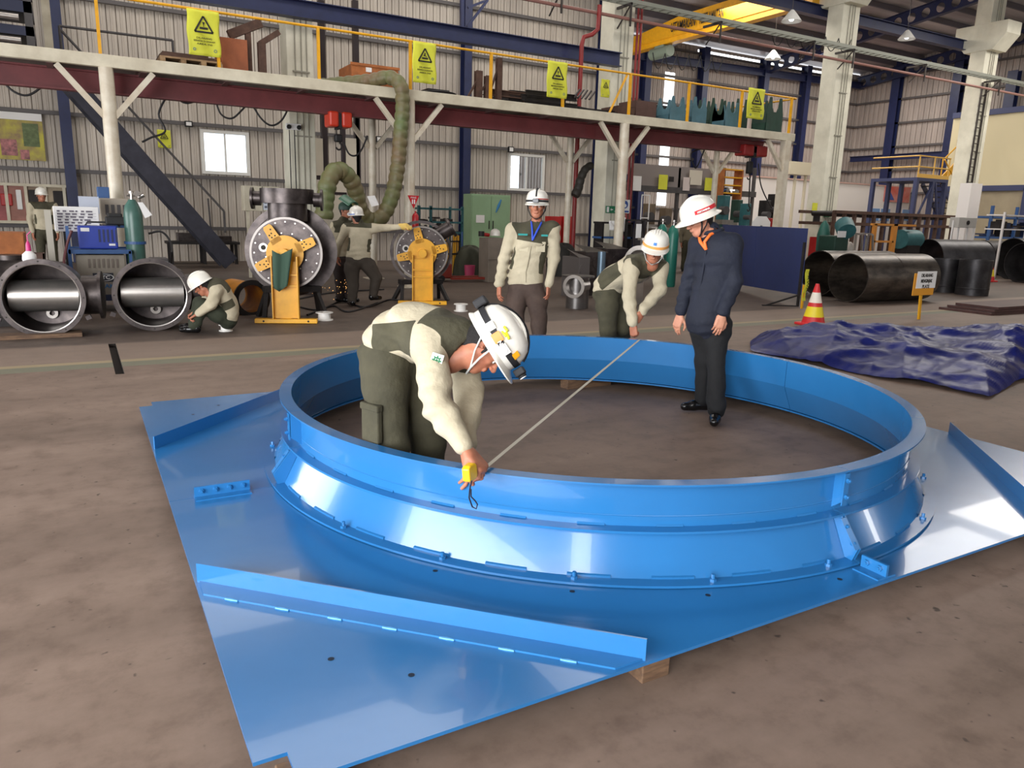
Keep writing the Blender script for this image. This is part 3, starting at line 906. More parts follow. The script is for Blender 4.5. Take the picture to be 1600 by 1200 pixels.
class SDF:
    def __init__(s): s.p = []
    def cone(s, a, b, ra, rb=None, k=0.03, flat=None, fr=1.0, sub=False):
        s.p.append((np.array(a, float), np.array(b, float), ra, ra if rb is None else rb, k, None if flat is None else np.array(Vector(flat).normalized()), fr, sub)); return s
    def ball(s, c, r, k=0.03, flat=None, fr=1.0, sub=False): return s.cone(c, c, r, r, k, flat, fr, sub)
    def mesh(s, h, fold=0.0, foldfn=None, pad=0.05):
        lo = np.min([np.minimum(p[0]-p[2], p[1]-p[3]) for p in s.p if not p[7]], 0)-pad
        hi = np.max([np.maximum(p[0]+p[2], p[1]+p[3]) for p in s.p if not p[7]], 0)+pad
        n = np.ceil((hi-lo)/h).astype(int)+1
        ax = [(lo[i]+h*np.arange(n[i])).astype(np.float32) for i in range(3)]
        F = np.full(n, 1.0, np.float32)
        for (a, b, ra, rb, k, fl, fr, sub) in s.p:
            R = max(ra, rb)*max(1.0, 1.0)+k+.03+h
            mn = np.minimum(a, b)-R; mx = np.maximum(a, b)+R
            i0 = np.clip(((mn-lo)/h).astype(int), 0, n-1); i1 = np.clip(np.ceil((mx-lo)/h).astype(int)+1, 0, n)
            if (i1 <= i0).any(): continue
            X, Y, Z = np.meshgrid(ax[0][i0[0]:i1[0]], ax[1][i0[1]:i1[1]], ax[2][i0[2]:i1[2]], indexing='ij')
            d = b-a; L2 = float(d@d)
            px, py, pz = X-a[0], Y-a[1], Z-a[2]
            t = np.clip((px*d[0]+py*d[1]+pz*d[2])/L2, 0, 1) if L2 > 1e-10 else 0.0
            qx, qy, qz = px-t*d[0], py-t*d[1], pz-t*d[2]
            if fl is not None:
                w = (qx*fl[0]+qy*fl[1]+qz*fl[2])*(1/fr-1)
                qx, qy, qz = qx+w*fl[0], qy+w*fl[1], qz+w*fl[2]
            D = np.sqrt(qx*qx+qy*qy+qz*qz)-(ra+(rb-ra)*t)
            if fl is not None and fr < 1: D = D*(0.5+0.5*fr)
            G = F[i0[0]:i1[0], i0[1]:i1[1], i0[2]:i1[2]]
            if sub:
                D = -D
                hh = np.clip(0.5-0.5*(G-D)/k, 0, 1); G[...] = G+(D-G)*hh+k*hh*(1-hh)
            else:
                hh = np.clip(0.5+0.5*(G-D)/k, 0, 1); G[...] = G+(D-G)*hh-k*hh*(1-hh)
        if foldfn is not None:
            X, Y, Z = np.meshgrid(*ax, indexing='ij')
            F = F+foldfn(X, Y, Z).astype(np.float32)
        return surface_nets(F, lo, h)

def np_mesh(name, V, Q, mats, parent=None, mi=None, smooth=True):
    if parent is not None:
        Mi = np.array(wm(parent).inverted())
        V = V @ Mi[:3, :3].T+Mi[:3, 3]
    me = bpy.data.meshes.new(name)
    me.vertices.add(len(V)); me.vertices.foreach_set('co', np.ascontiguousarray(V, np.float32).ravel())
    me.loops.add(Q.size); me.loops.foreach_set('vertex_index', Q.ravel().astype(np.int32))
    me.polygons.add(len(Q)); me.polygons.foreach_set('loop_start', (np.arange(len(Q))*4).astype(np.int32))
    try: me.polygons.foreach_set('loop_total', np.full(len(Q), 4, np.int32))
    except Exception: pass
    for m_ in mats: me.materials.append(m_)
    if mi is not None: me.polygons.foreach_set('material_index', mi.astype(np.int32))
    if smooth: me.polygons.foreach_set('use_smooth', np.ones(len(Q), bool))
    me.update(calc_edges=True); me.validate()
    o = bpy.data.objects.new(name, me)
    COL.objects.link(o)
    if parent is not None: o.parent = parent
    return o

def v3(*a): return np.array(a, float)
def seg_d(P, a, b):
    d = b-a; t = np.clip(((P-a)@d)/max(d@d, 1e-9), 0, 1); return np.linalg.norm(P-a-t[:, None]*d, axis=1), t

# ---- head in its own frame: x right, y forward (face), z up, origin at the head centre; 0.235 tall
def head_sdf():
    s = SDF(); k = .02
    s.cone((0, -.022, .035), (0, .012, .038), .082, .078, k, (1, 0, 0), .92)       # cranium
    s.cone((0, .030, -.01), (0, .034, -.055), .062, .050, k, (1, 0, 0), .98)        # face mass
    s.cone((0, .010, -.06), (0, .052, -.088), .045, .026, .02)                      # jaw to chin
    for x in (-1, 1):
        s.cone((x*.046, .0, -.045), (x*.020, .052, -.085), .022, .018, .02)         # jaw line
        s.cone((x*.040, .062, -.012), (x*.056, .025, -.008), .016, .018, .015)      # cheek bone
        s.cone((x*.014, .088, .022), (x*.046, .074, .024), .010, .009, .012)        # brow
        s.cone((x*.078, -.008, .018), (x*.082, -.012, -.016), .013, .009, .006, (1, .3, 0), .5)  # ear
        s.ball((x*.076, .004, .000), .007, .004)
    s.cone((0, .090, .008), (0, .108, -.020), .009, .0125, .010)                    # nose
    for x in (-1, 1): s.ball((x*.012, .098, -.024), .008, .008)
    s.cone((-.016, .086, -.045), (.016, .086, -.045), .007, .007, .006)             # upper lip
    s.cone((-.013, .085, -.055), (.013, .085, -.055), .008, .008, .006)             # lower lip
    for x in (-1, 1): s.ball((x*.031, .092, .004), .014, .010, sub=True)            # eye sockets
    s.cone((-.019, .099, -.0495), (.019, .099, -.0495), .003, .003, .004, sub=True)
    s.cone((0, -.015, -.03), (0, -.028, -.16), .052, .056, .03)                     # neck
    return s.mesh(.0042, pad=.02)
HEAD_V, HEAD_Q = head_sdf()
def hair_sdf(long=0.0):
    s = SDF()
    s.cone((0, -.028, .040), (0, .000, .046), .086, .080, .02, (1, 0, 0), .93)
    s.cone((0, -.050, .0), (0, -.052, -.05-long), .066, .046, .02, (1, 0, 0), 1.0)
    for x in (-1, 1): s.cone((x*.066, .018, .02), (x*.069, .022, -.012), .012, .008, .01)
    s.ball((0, .10, .00), .070, .015, sub=True)
    s.cone((-.085, -.005, .0), (-.1, -.005, -.02), .020, .020, .008, sub=True)
    s.cone((.085, -.005, .0), (.1, -.005, -.02), .020, .020, .008, sub=True)
    return s.mesh(.0055, pad=.02)
HAIR_V, HAIR_Q = hair_sdf()

# ---- hand: +y towards the fingertips, +z back of the hand, thumb on +x (mirror for the other one)
def hand_sdf(curl, spread=.0, thumb=.5):
    s = SDF()
    s.cone((-.020, .020, 0), (-.024, .082, 0), .019, .017, .012, (0, 0, 1), .78)
    s.cone((.004, .018, 0), (.002, .088, 0), .021, .018, .012, (0, 0, 1), .78)
    s.cone((.022, .030, 0), (.024, .084, 0), .019, .016, .012, (0, 0, 1), .78)
    s.cone((0, -.05, 0), (0, .012, 0), .027, .025, .015, (0, 0, 1), .78)           # wrist
    L = [(.030, .024, .020), (.035, .028, .021), (.032, .026, .021), (.025, .019, .018)]
    X = [.029, .010, -.010, -.029]; Rr = [.0092, .0095, .0090, .0078]
    for i in range(4):
        p = v3(X[i], .088-(abs(i-1.3))*.005, 0); a = 0
        cs = curl[i] if hasattr(curl, '__len__') else curl
        sp = (1.3-i)*spread
        for j, l in enumerate(L[i]):
            a += cs*(.75, 1.0, .75)[j]
            q = p+v3(math.sin(sp)*l*math.cos(a), math.cos(sp)*l*math.cos(a), -math.sin(a)*l)
            s.cone(p, q, Rr[i]*(1-.07*j), Rr[i]*(.93-.08*j), .0035)
            p = q
    p = v3(.030, .022, -.006)
    q = p+v3(.030*(1-thumb*.5), .030, -.012-.012*thumb); s.cone(v3(.016, .008, -.002), q, .016, .0115, .010)
    r = q+v3(.010*(1-thumb*1.6), .030, -.012*thumb-.006); s.cone(q, r, .0112, .0102, .004)
    t = r+v3(-.004-.012*thumb, .024, -.010*thumb-.004); s.cone(r, t, .0102, .0082, .004)
    return s.mesh(.0031, pad=.012)
HANDS = {'relaxed': hand_sdf((.32, .38, .42, .48), .03, .35), 'grip': hand_sdf((1.05, 1.15, 1.2, 1.2), .0, 1.0), 'pinch': hand_sdf((.62, .85, 1.0, 1.05), .0, .9)}

# ---- hard hat, in the head frame
def helmet(parent, H, shell, style='plain', tilt=0.0, brim='all', scale=1.0):
    Mh = H
    def tr(x, y, z): return Mh @ Vector((x*scale, y*scale, z*scale))
    ho = MB(); n = 36
    prof = [(1.0, .030), (1.0, .055), (.985, .085), (.93, .115), (.82, .140), (.62, .160), (.36, .172), (.12, .176), (.0, .176)]
    rx, ry = .112, .138
    vs = []; fs = []
    def ring(k, z, dz=0): return [tr(rx*k*math.cos(2*PI*i/n), -.004+ry*k*math.sin(2*PI*i/n), z+dz) for i in range(n)]
    rows = [ring(.955, .034)]+[ring(k, z) for k, z in prof]
    for r_ in rows: vs += r_
    for j in range(len(rows)-1):
        for i in range(n):
            fs.append((j*n+i, j*n+(i+1) % n, (j+1)*n+(i+1) % n, (j+1)*n+i))
    ho.add(vs, fs)
    # inner shell so the hat has thickness
    rows = [ring(.955, .034), ring(.95, .08), ring(.8, .13), ring(.4, .16), ring(0, .165)]
    vs = []; fs = []
    for r_ in rows: vs += r_
    for j in range(len(rows)-1):
        for i in range(n): fs.append((j*n+i, (j+1)*n+i, (j+1)*n+(i+1) % n, j*n+(i+1) % n))
    ho.add(vs, fs)
    # crown ridge
    for x in (-.022, 0, .022):
        ho.tube([tr(x, .13*math.sin(a)-.004, .045+.134*math.cos(a)) for a in [(-1.1+2.0*t/12) for t in range(13)]], .0075*scale, n=6)
    h = ho.build('hard_hat', shell, parent, smooth=50)
    b = MB(); vs = []; fs = []
    def bw(i):
        t = 2*PI*i/n; f = max(0, math.sin(t)); base = .010 if brim == 'all' else .004
        if brim == 'full': base = .032
        return base+(.040 if brim != 'full' else .022)*f**2.2
    for row in range(4):
        for i in range(n):
            t = 2*PI*i/n; w = bw(i); c, s_ = math.cos(t), math.sin(t)
            kk = [(0, .040), (w, .026-w*.12), (w, .021-w*.12), (0, .032)][row]
            vs.append(tr((rx+kk[0])*c, -.004+(ry+kk[0])*s_, kk[1]))
    for j in range(4):
        for i in range(n): fs.append((j*n+i, j*n+(i+1) % n, ((j+1) % 4)*n+(i+1) % n, ((j+1) % 4)*n+i))
    b.add(vs, fs); b.build('brim', shell, h, smooth=50)
    return h
def hat_band(parent, H, z0, z1, k, mt, name='hat_band', a0=0, a1=2*PI, n=40, scale=1.0, off=.003, slope=0.0):
    rx, ry = .112*k+off, .138*k+off
    b = MB(); vs = []
    for i in range(n+1):
        t = a0+(a1-a0)*i/n
        for z, e in ((z0, 0), (z1, 0), (z1, -.006), (z0, -.006)):
            zz = z+slope*(t-a0)
            sh = 1.0 if zz < .09 else 1-(zz-.09)*2.2
            vs.append(H @ Vector(((rx*sh+e)*math.cos(t)*scale, (-.004+(ry*sh+e)*math.sin(t))*scale, zz*scale)))
    fs = []
    for i in range(n):
        for j in range(4): fs.append((i*4+j, (i+1)*4+j, (i+1)*4+(j+1) % 4, i*4+(j+1) % 4))
    b.add(vs, fs)
    return b.build(name, mt, parent, smooth=60)

def head_frame(c, up, fwd):
    up = Vector(up).normalized(); f = Vector(fwd); f = (f-up*f.dot(up)).normalized(); x = f.cross(up)
    M = Matrix((x, f, up)).transposed().to_4x4(); M.translation = Vector(c)
    return M

SKIN = mat('skin_tan', (178, 116, 88), .55, rgb2=(160, 98, 74), scale=14)
SKIN2 = mat('skin_light', (204, 146, 118), .55, rgb2=(186, 126, 102), scale=14)
HAIR = mat('black_hair', (22, 18, 17), .7, bump=.6, scale=90)
JKT = mat('cream_jacket', (190, 180, 154), .85, rgb2=(192, 182, 156), scale=5, bump=.35, bscale=26)
OLV = mat('olive_cloth', (72, 68, 50), .88, rgb2=(58, 55, 40), scale=5, bump=.35, bscale=24)
BRN = mat('brown_trousers', (78, 62, 54), .85, rgb2=(64, 50, 44), scale=5, bump=.3, bscale=24)
NVY = mat('navy_shirt', (24, 29, 46), .8, rgb2=(18, 23, 38), scale=5, bump=.3, bscale=24)
BLKT = mat('black_trousers', (17, 17, 20), .85, rgb2=(11, 11, 14), scale=5, bump=.3, bscale=24)
BOOT = mat('black_leather', (14, 13, 14), .22, bump=.1, scale=12)
HAT = mat('helmet_white', (232, 228, 218), .28, coat=.3, rgb2=(222, 217, 206), scale=3)
STRAP = mat('strap_dark', (28, 27, 30), .7)
STRAPG = mat('strap_grey', (178, 178, 172), .7)
EYEW = mat('eye_white', (225, 218, 210), .3)
EYED = mat('eye_dark', (24, 16, 12), .2)
LIPS = mat('brow_hair', (36, 26, 22), .8)

def zone_material():
    # two-tone work jacket: olive cloth panels sewn into a cream body
    M = bpy.data.materials.new('two_tone_jacket'); M.use_nodes = True
    nt = M.node_tree; b = nt.nodes['Principled BSDF']; b.inputs['Roughness'].default_value = .88
    at_ = nt.nodes.new('ShaderNodeAttribute'); at_.attribute_name = 'zone'
    gt = nt.nodes.new('ShaderNodeMath'); gt.operation = 'GREATER_THAN'; gt.inputs[1].default_value = 0.0
    nt.links.new(at_.outputs['Fac'], gt.inputs[0])
    tc = nt.nodes.new('ShaderNodeTexCoord')
    n = nt.nodes.new('ShaderNodeTexNoise'); n.inputs['Scale'].default_value = 6; n.inputs['Detail'].default_value = 5
    nt.links.new(tc.outputs['Object'], n.inputs['Vector'])
    cols = []
    for c1, c2 in (((188, 177, 152), (174, 163, 139)), ((74, 70, 52), (60, 57, 42))):
        r = nt.nodes.new('ShaderNodeValToRGB'); r.color_ramp.elements[0].position = .35; r.color_ramp.elements[1].position = .65
        r.color_ramp.elements[0].color = (*srgb(c2), 1); r.color_ramp.elements[1].color = (*srgb(c1), 1)
        nt.links.new(n.outputs['Fac'], r.inputs[0]); cols.append(r.outputs[0])
    mx = nt.nodes.new('ShaderNodeMix'); mx.data_type = 'RGBA'
    nt.links.new(gt.outputs[0], mx.inputs[0]); nt.links.new(cols[0], mx.inputs[6]); nt.links.new(cols[1], mx.inputs[7])
    nt.links.new(mx.outputs[2], b.inputs['Base Color'])
    n2 = nt.nodes.new('ShaderNodeTexNoise'); n2.inputs['Scale'].default_value = 24; n2.inputs['Detail'].default_value = 3
    nt.links.new(tc.outputs['Object'], n2.inputs['Vector'])
    bp = nt.nodes.new('ShaderNodeBump'); bp.inputs['Strength'].default_value = .4; bp.inputs['Distance'].default_value = .02
    nt.links.new(n2.outputs['Fac'], bp.inputs['Height']); nt.links.new(bp.outputs[0], b.inputs['Normal'])
    return M
ZONE = zone_material()

def fold_fn(amp, ax=(0, 0, 1), seed=0.0, f=1.0):
    ax = Vector(ax).normalized(); u = ax.orthogonal().normalized(); w = ax.cross(u)
    def fn(X, Y, Z):
        a = X*ax[0]+Y*ax[1]+Z*ax[2]; b = X*u[0]+Y*u[1]+Z*u[2]; c = X*w[0]+Y*w[1]+Z*w[2]
        q = a*64*f+3.4*np.sin(b*9+seed)+3.0*np.sin(c*10+seed*2)+1.8*np.sin(a*7)
        m_ = np.clip(.45+.55*np.sin(a*8+b*6+c*7+seed*3)+.3*np.sin(b*15+a*4), 0, 1)
        return -amp*np.abs(np.sin(q*.5))**2*m_ + amp*.35*np.sin(b*31+c*17+a*8)
    return fn

def build_person(name, label, J, st):
    """J: joints (world). st: style. Trunk, sleeves, trousers are separate closed surfaces over one body mesh"""
    root = thing('person', label, 'person', tuple(J['ground']), 0, group=None)
    V = lambda k: np.array(J[k], float)
    h = st.get('h', .014); fatten = st.get('fat', 1.0)
    pel, wst, chs, nck = V('pelvis'), V('waist'), V('chest'), V('neck')
    shR, shL = V('shR'), V('shL')
    lat = (shR-shL); lat /= np.linalg.norm(lat)
    spine = nck-pel; spine /= np.linalg.norm(spine)
    dep = np.cross(lat, spine); dep /= np.linalg.norm(dep)
    # depth directions per section
    dpel = np.cross(V('hipR')-V('hipL'), wst-pel); dpel /= np.linalg.norm(dpel)
    Hm = head_frame(J['head'], J['hup'], J['hfwd'])
    Hn = np.array(Hm)
    # ------------- body (skin): torso core, arms and legs under the clothes, head and hands
    parts = []
    s = SDF()
    s.cone(pel, wst, .12*fatten, .11*fatten, .04, dpel, .72).cone(wst, chs, .11*fatten, .13, .04, dep, .72).cone(chs, nck, .13, .055, .04, dep, .75)
    s.cone(nck, (np.array(Hm @ Vector((0, -.02, -.07)))), .055, .052, .02)
    for k in 'RL':
        s.cone(chs*.4+nck*.6, V('sh'+k), .06, .05, .03).cone(V('sh'+k), V('el'+k), .043, .036, .02).cone(V('el'+k), V('wr'+k), .036, .026, .02)
        if st.get('legs', True):
            s.cone(V('hip'+k), V('kn'+k), .075, .052, .03).cone(V('kn'+k), V('an'+k), .050, .036, .02)
    v, q = s.mesh(max(h, .016)); parts.append((v, q))
    sc = st.get('head_scale', 1.0)
    hv = HEAD_V*sc @ Hn[:3, :3].T+Hn[:3, 3]; parts.append((hv, HEAD_Q))
    for k in 'RL':
        if st.get('gloves'): continue
        w = V('wr'+k); hd = Vector(J['hand'+k]).normalized(); pn = Vector(J['back'+k]); pn = (pn-hd*pn.dot(hd)).normalized()
        x = hd.cross(pn); mir = J.get('mir'+k, 1 if k == 'R' else -1)
        # thumb side: +x for mir=1
        R = np.array(Matrix((x*mir, hd, pn)).transposed())
        hv, hq = HANDS[J.get('pose'+k, 'relaxed')]
        vv = (hv*st.get('hand_scale', 1.0)) @ R.T+w+np.array(hd)*.02
        if np.linalg.det(R) < 0: hq = hq[:, ::-1]
        parts.append((vv, hq))
    Vn = []; Qn = []; o_ = 0
    for v, q in parts: Vn.append(v); Qn.append(q+o_); o_ += len(v)
    body = np_mesh('body', np.concatenate(Vn), np.concatenate(Qn), [st.get('skin', SKIN)], root)
    if st.get('face', True):
        e = MB()
        for x in (-1, 1):
            c = Hm @ Vector((x*.031*sc, .0765*sc, .005*sc)); e.ball(c, .0100*sc, 12, 8, 0)
            c = Hm @ Vector((x*.031*sc, .0840*sc, .004*sc)); e.ball(c, .0052*sc, 10, 6, 1)
        e.build('eyes', [EYEW, EYED], root, smooth=180)
        e = MB()
        for x in (-1, 1):
            e.tube([Hm @ Vector((x*a*sc, b*sc, c*sc)) for a, b, c in ((.014, .099, .023), (.030, .0955, .030), (.048, .080, .026))], [.003*sc, .0042*sc, .002*sc], n=6)
        e.build('eyebrows', LIPS, root, smooth=60)
    hv = HAIR_V*sc @ Hn[:3, :3].T+Hn[:3, 3]
    np_mesh('hair', hv, HAIR_Q, [HAIR], root)
    # ------------- jacket / shirt
    s = SDF(); f = fatten; jw = st.get('jw', 1.0)
    hem = pel+(wst-pel)*st.get('hem', .35)
    s.cone(hem, wst, st.get('hemr', .165)*f*jw, .165*f*jw, .05, dpel, st.get('hemf', .70))
    s.cone(wst, chs, .165*f*jw, .180*jw, .05, dep, .68)
    s.cone(chs, chs*.35+nck*.65, .175*jw, .105, .05, dep, .68)
    if st.get('puff', True): s.cone(hem+lat*.05, hem-lat*.05, .135*f, .135*f, .03, dpel, .85)
    for k in 'RL':
        s.cone(chs*.35+nck*.65, V('sh'+k), .085, .078, .04)
        s.cone(V('sh'+k), V('el'+k), .078, .060, .03).cone(V('el'+k), V('wr'+k)*.94+V('el'+k)*.06, .060, .044, .02)
        ew = (V('wr'+k)-V('el'+k)); ew /= np.linalg.norm(ew)
        s.cone(V('wr'+k)-ew*.045, V('wr'+k)-ew*.012, .046, .045, .008)
    s.cone(nck-spine*.01, nck+spine*.028, .072, .066, .02)          # collar
    hw = np.array(Hm @ Vector((0, -.02, -.10)))
    s.cone(nck+spine*.02, hw+(hw-nck)*.8, .055, .054, .006, sub=True)
    v, q = s.mesh(h, foldfn=fold_fn(st.get('fold', .010), J.get('foldax', (0, 0, 1)), st.get('seed', 1.0)))
    slat = (v-chs)@lat; along = (v-wst)@spine; Ls = (nck-wst)@spine
    top = st.get('top', JKT)
    if st.get('yoke', True):
        half = np.linalg.norm(shR-shL)/2
        da = np.full(len(v), 9.)
        for k in 'RL':
            d_, t_ = seg_d(v, V('sh'+k), V('el'+k)); d2, _t = seg_d(v, V('el'+k), V('wr'+k)); da = np.minimum(da, np.minimum(d_, d2))
        dtk, _t = seg_d(v, wst, nck)
        arm_n = np.full(len(v), 9.)
        for k in 'RL':
            s0 = V('sh'+k)*.8+V('el'+k)*.2
            d_, _t = seg_d(v, s0, V('el'+k)); d2, _t = seg_d(v, V('el'+k), V('wr'+k)); arm_n = np.minimum(arm_n, np.minimum(d_/.078, d2/.055))
        notarm = (arm_n-dtk/.15)*.12
        yo = np.minimum(np.minimum(along-Ls*st.get('yoke_at', .70), (half+.005-np.abs(slat))+np.maximum(0, along-Ls*.95)*2), notarm)
        wl_ = (v-wst)@lat; wd_ = (v-wst)@dep
        ang = np.abs(wl_)/np.sqrt(wl_**2+wd_**2+1e-6)-.86
        side = np.minimum(np.minimum(ang*.15, along-st.get('side0', .0)), np.minimum(Ls*st.get('side1', .45)-along, da-.088))
        side = np.minimum(side, st.get('sideback', 9.)+(v-wst)@np.cross(spine, lat))
        zone = np.maximum(yo, side)
        top = ZONE
    jo = np_mesh('jacket' if st.get('yoke', True) else 'shirt', v, q, [top], root)
    if st.get('yoke', True):
        at_ = jo.data.attributes.new('zone', 'FLOAT', 'POINT'); at_.data.foreach_set('value', zone.astype(np.float32))
    # ------------- trousers
    if st.get('legs', True):
        s = SDF()
        s.cone(pel+(wst-pel)*st.get('rise', .55), pel, .145*f, .158*f, .04, dpel, .74)
        for k in 'RL':
            hp, kn, an = V('hip'+k), V('kn'+k), V('an'+k)
            s.cone(pel*.3+hp*.7, hp+(kn-hp)*.3, .118*f, .108, .04).cone(hp+(kn-hp)*.3, kn, .108*st.get('lw', 1), .082*st.get('lw', 1), .03)
            s.cone(kn, an+(kn-an)*.06, .082*st.get('lw', 1), .070, .02)
        v, q = s.mesh(h, foldfn=fold_fn(st.get('fold', .010)*.8, (0, 0, 1), st.get('seed', 1.0)+2, .8))
        np_mesh('trousers', v, q, [st.get('bottom', OLV)], root)
        for k in 'RL':
            s = SDF(); an = V('an'+k); toe = V('toe'+k); d = toe-an; d[2] = 0; dl = np.linalg.norm(d); d /= dl
            gz = an[2]-.085 if 'gz' not in st else st['gz']
            a0 = v3(an[0], an[1], gz+.04)-d*.035
            tip = v3(an[0], an[1], gz+.032)+d*.155
            s.cone(an+v3(0, 0, .03), a0+v3(0, 0, .03), .040, .044, .03)
            s.cone(a0, a0*.4+tip*.6+v3(0, 0, .008), .043, .042, .03).cone(a0*.4+tip*.6, tip, .040, .034, .02)
            v, q = s.mesh(.009); v[:, 2] = np.maximum(v[:, 2], gz)
            np_mesh('boot', v, q, [BOOT], root)
    return root, Hm

def vv(x): return tuple(float(a) for a in x)
RGT = C_R.copy(); UPS = Vector((0, 0, 1)); FW = Vector((C_F.x, C_F.y, 0)).normalized(); RG = Vector((C_R.x, C_R.y, 0)).normalized()

# ---------------------------------------------------------------- 1. foreground worker bending over the rim
def leg(hip, knee, ank, toe=None): return hip, knee, ank
hipR = onz(598, 566, .86); hipR = atd(600, 566, 3.50)
hipL = atd(640, 566, 3.66)
J = dict(ground=(1.3, 3.45, 0), pelvis=atd(612, 545, 3.60), waist=atd(640, 518, 3.56), chest=atd(690, 532, 3.44), neck=atd(726, 536, 3.38),
         hipR=hipR, hipL=hipL, shR=atd(672, 548, 3.30), elR=atd(684, 634, 3.17), wrR=atd(725, 698, 3.08),
         shL=atd(722, 548, 3.60), elL=atd(733, 625, 3.42), wrL=atd(727, 694, 3.22),
         head=atd(757, 543, 3.33), hup=RG*.82+Vector((0, 0, .55))+FW*.02, hfwd=RG*.5-Vector((0, 0, .86))-FW*.25)
J['knR'] = hipR+Vector((.02, -.03, -.40)); J['anR'] = Vector((hipR.x+.0, hipR.y+.04, .09)); J['toeR'] = J['anR']+RG*.15
J['knL'] = hipL+Vector((.08, -.03, -.40)); J['anL'] = Vector((hipL.x+.12, hipL.y+.0, .09)); J['toeL'] = J['anL']+RG*.15
J['handR'] = RG*.66-FW*.25-UPS*.66; J['backR'] = RG*.55-FW*.2+UPS*.5; J['poseR'] = 'grip'; J['mirR'] = 1
J['handL'] = RG*.2-FW*.3-UPS*.8; J['backL'] = RG*.6-FW*.3+UPS*.1; J['poseL'] = 'relaxed'
w1, H1 = build_person('person', 'worker in cream and olive uniform bending over the near rim holding the yellow tape measure', J, dict(h=.0105, fold=.014, yoke_at=.60, side0=-.06, side1=.55, seed=.6, hand_scale=1.12, sideback=.035))

def chin_strap(root, H, m=STRAP, r=.005):
    b = MB()
    for x in (-1, 1):
        b.tube([H @ Vector(p) for p in ((x*.098, .03, .035), (x*.082, .035, -.03), (x*.055, .045, -.085), (0, .05, -.118))], r, n=6)
        b.tube([H @ Vector(p) for p in ((x*.092, -.04, .035), (x*.086, .0, -.03), (x*.055, .045, -.085))], r*.8, n=6)
    return b.build('chin_strap', m, root, smooth=60)

H1 = H1 @ Matrix.Scale(1.10, 4)
hh = helmet(w1, H1, HAT, brim='all')
hat_band(hh, H1, .062, .088, 1.0, STRAP, 'headlamp_strap')
b = MB(); b.tube([H1 @ Vector((0, .146*math.sin(a)-.004, .045+.139*math.cos(a))) for a in [(-1.15+2.3*t/16) for t in range(17)]], .010, n=6); b.build('headlamp_strap', STRAP, hh, smooth=60)
b = MB(); M = H1 @ Matrix.Translation((0, .148, .070)); b.box((-.032, -.004, -.022), (.032, .026, .022), 0, M); b.cyl(M @ Vector((0, .024, 0)), M @ Vector((0, .038, 0)), .020, n=16)
lamp = b.build('headlamp', STRAP, hh, bevel=.006); b = MB(); b.cyl(M @ Vector((0, .0375, 0)), M @ Vector((0, .0405, 0)), .016, n=16); b.build('lamp_lens', mat('lens_clear', (220, 226, 230), .08, spec=.8), lamp)
b = MB(); M = H1 @ Matrix.Translation((.0, -.150, .085)); b.box((-.036, -.030, -.030), (.036, 0.006, .026), 0, M); b.build('battery_box', STRAP, hh, bevel=.008)
for (t0, t1, z0, z1, m_, nm) in ((.10, .20, .060, .090, mat('tag_white', (235, 235, 232), .4), 'ear_plug_case'), (-.02, .07, .056, .094, mat('clip_orange', (230, 130, 40), .4), 'helmet_clip'), (-.13, -.05, .058, .092, mat('tag_white', (235, 235, 232), .4), 'strap_label'), (.24, .30, .085, .112, mat('clip_amber', (240, 170, 30), .4), 'strap_clip')):
    hat_band(hh, H1, z0, z1, 1.0, m_, nm, a0=t0*PI, a1=t1*PI, n=8, off=.010)
b = MB()
for (a, z, dz, l) in ((.02, .104, .02, .03), (.05, .112, -.008, .035), (-.01, .12, .012, .028)):
    c = H1 @ Vector((.112*math.cos(a*PI)*.96, .138*math.sin(a*PI), z)); d_ = (H1.to_3x3() @ Vector((.3, .9, dz*10))).normalized()
    b.cyl(c-d_*l/2, c+d_*l/2, .006, n=8)
b.build('ear_plug', mat('plug_yellow', (228, 226, 40), .5), hh)
lettering('NITO', H1 @ frame((.1185, .050, .074), (-.33, .94, 0), (.94, .33, 0)), .022, mat('tag_white', (235, 235, 232), .4), hh, bold=.0004)
chin_strap(w1, H1, STRAPG)
# safety badge on the sleeve
a = Vector(J['shR']).lerp(Vector(J['elR']), .18); toC = (C_O-a).normalized(); dn = (Vector(J['elR'])-Vector(J['shR'])).normalized()
sp = a+toC*.084+RG*.022
M = frame(sp, (RG*.95-UPS*.28), toC)
b = MB(); b.box((-.026, -.030, -.004), (.026, .030, .002), 0, M); bd = b.build('sleeve_badge', mat('badge_white', (228, 236, 228), .6), w1, bevel=.002)
b = MB(); G = mat('badge_green', (18, 110, 66), .6)
for i in range(8):
    t = i*PI/4; c = Vector((.017*math.cos(t), .017*math.sin(t), .003)); b.box((-.0028, -.004, 0), (.0028, .004, .001), 0, M @ Matrix.Translation(c) @ Matrix.Rotation(t-PI/2, 4, 'Z'))
b.lathe([(.0095, .003), (.015, .003), (.015, .004), (.0095, .004)], n=20); 
b.v = b.v[:8*8]+[tuple(M @ Vector(p)) for p in b.v[8*8:]]
b.box((-.0025, -.009, .003), (.0025, .009, .004), 0, M); b.box((-.009, -.0025, .003), (.009, .0025, .004), 0, M); b.build('gear_cross_mark', G, bd)
# cargo pocket
p = hipR+Vector((.0, -.0, -.26)); M = frame(p+(-FW*.095)-RG*.045, (RG*.75-FW*.65), (-FW-RG*.5)); b = MB(); b.box((-.06, -.10, -.02), (.06, .075, .012), 0, M); b.box((-.064, .05, -.02), (.064, .085, .018), 0, M); b.build('cargo_pocket', OLV, w1, bevel=.008)

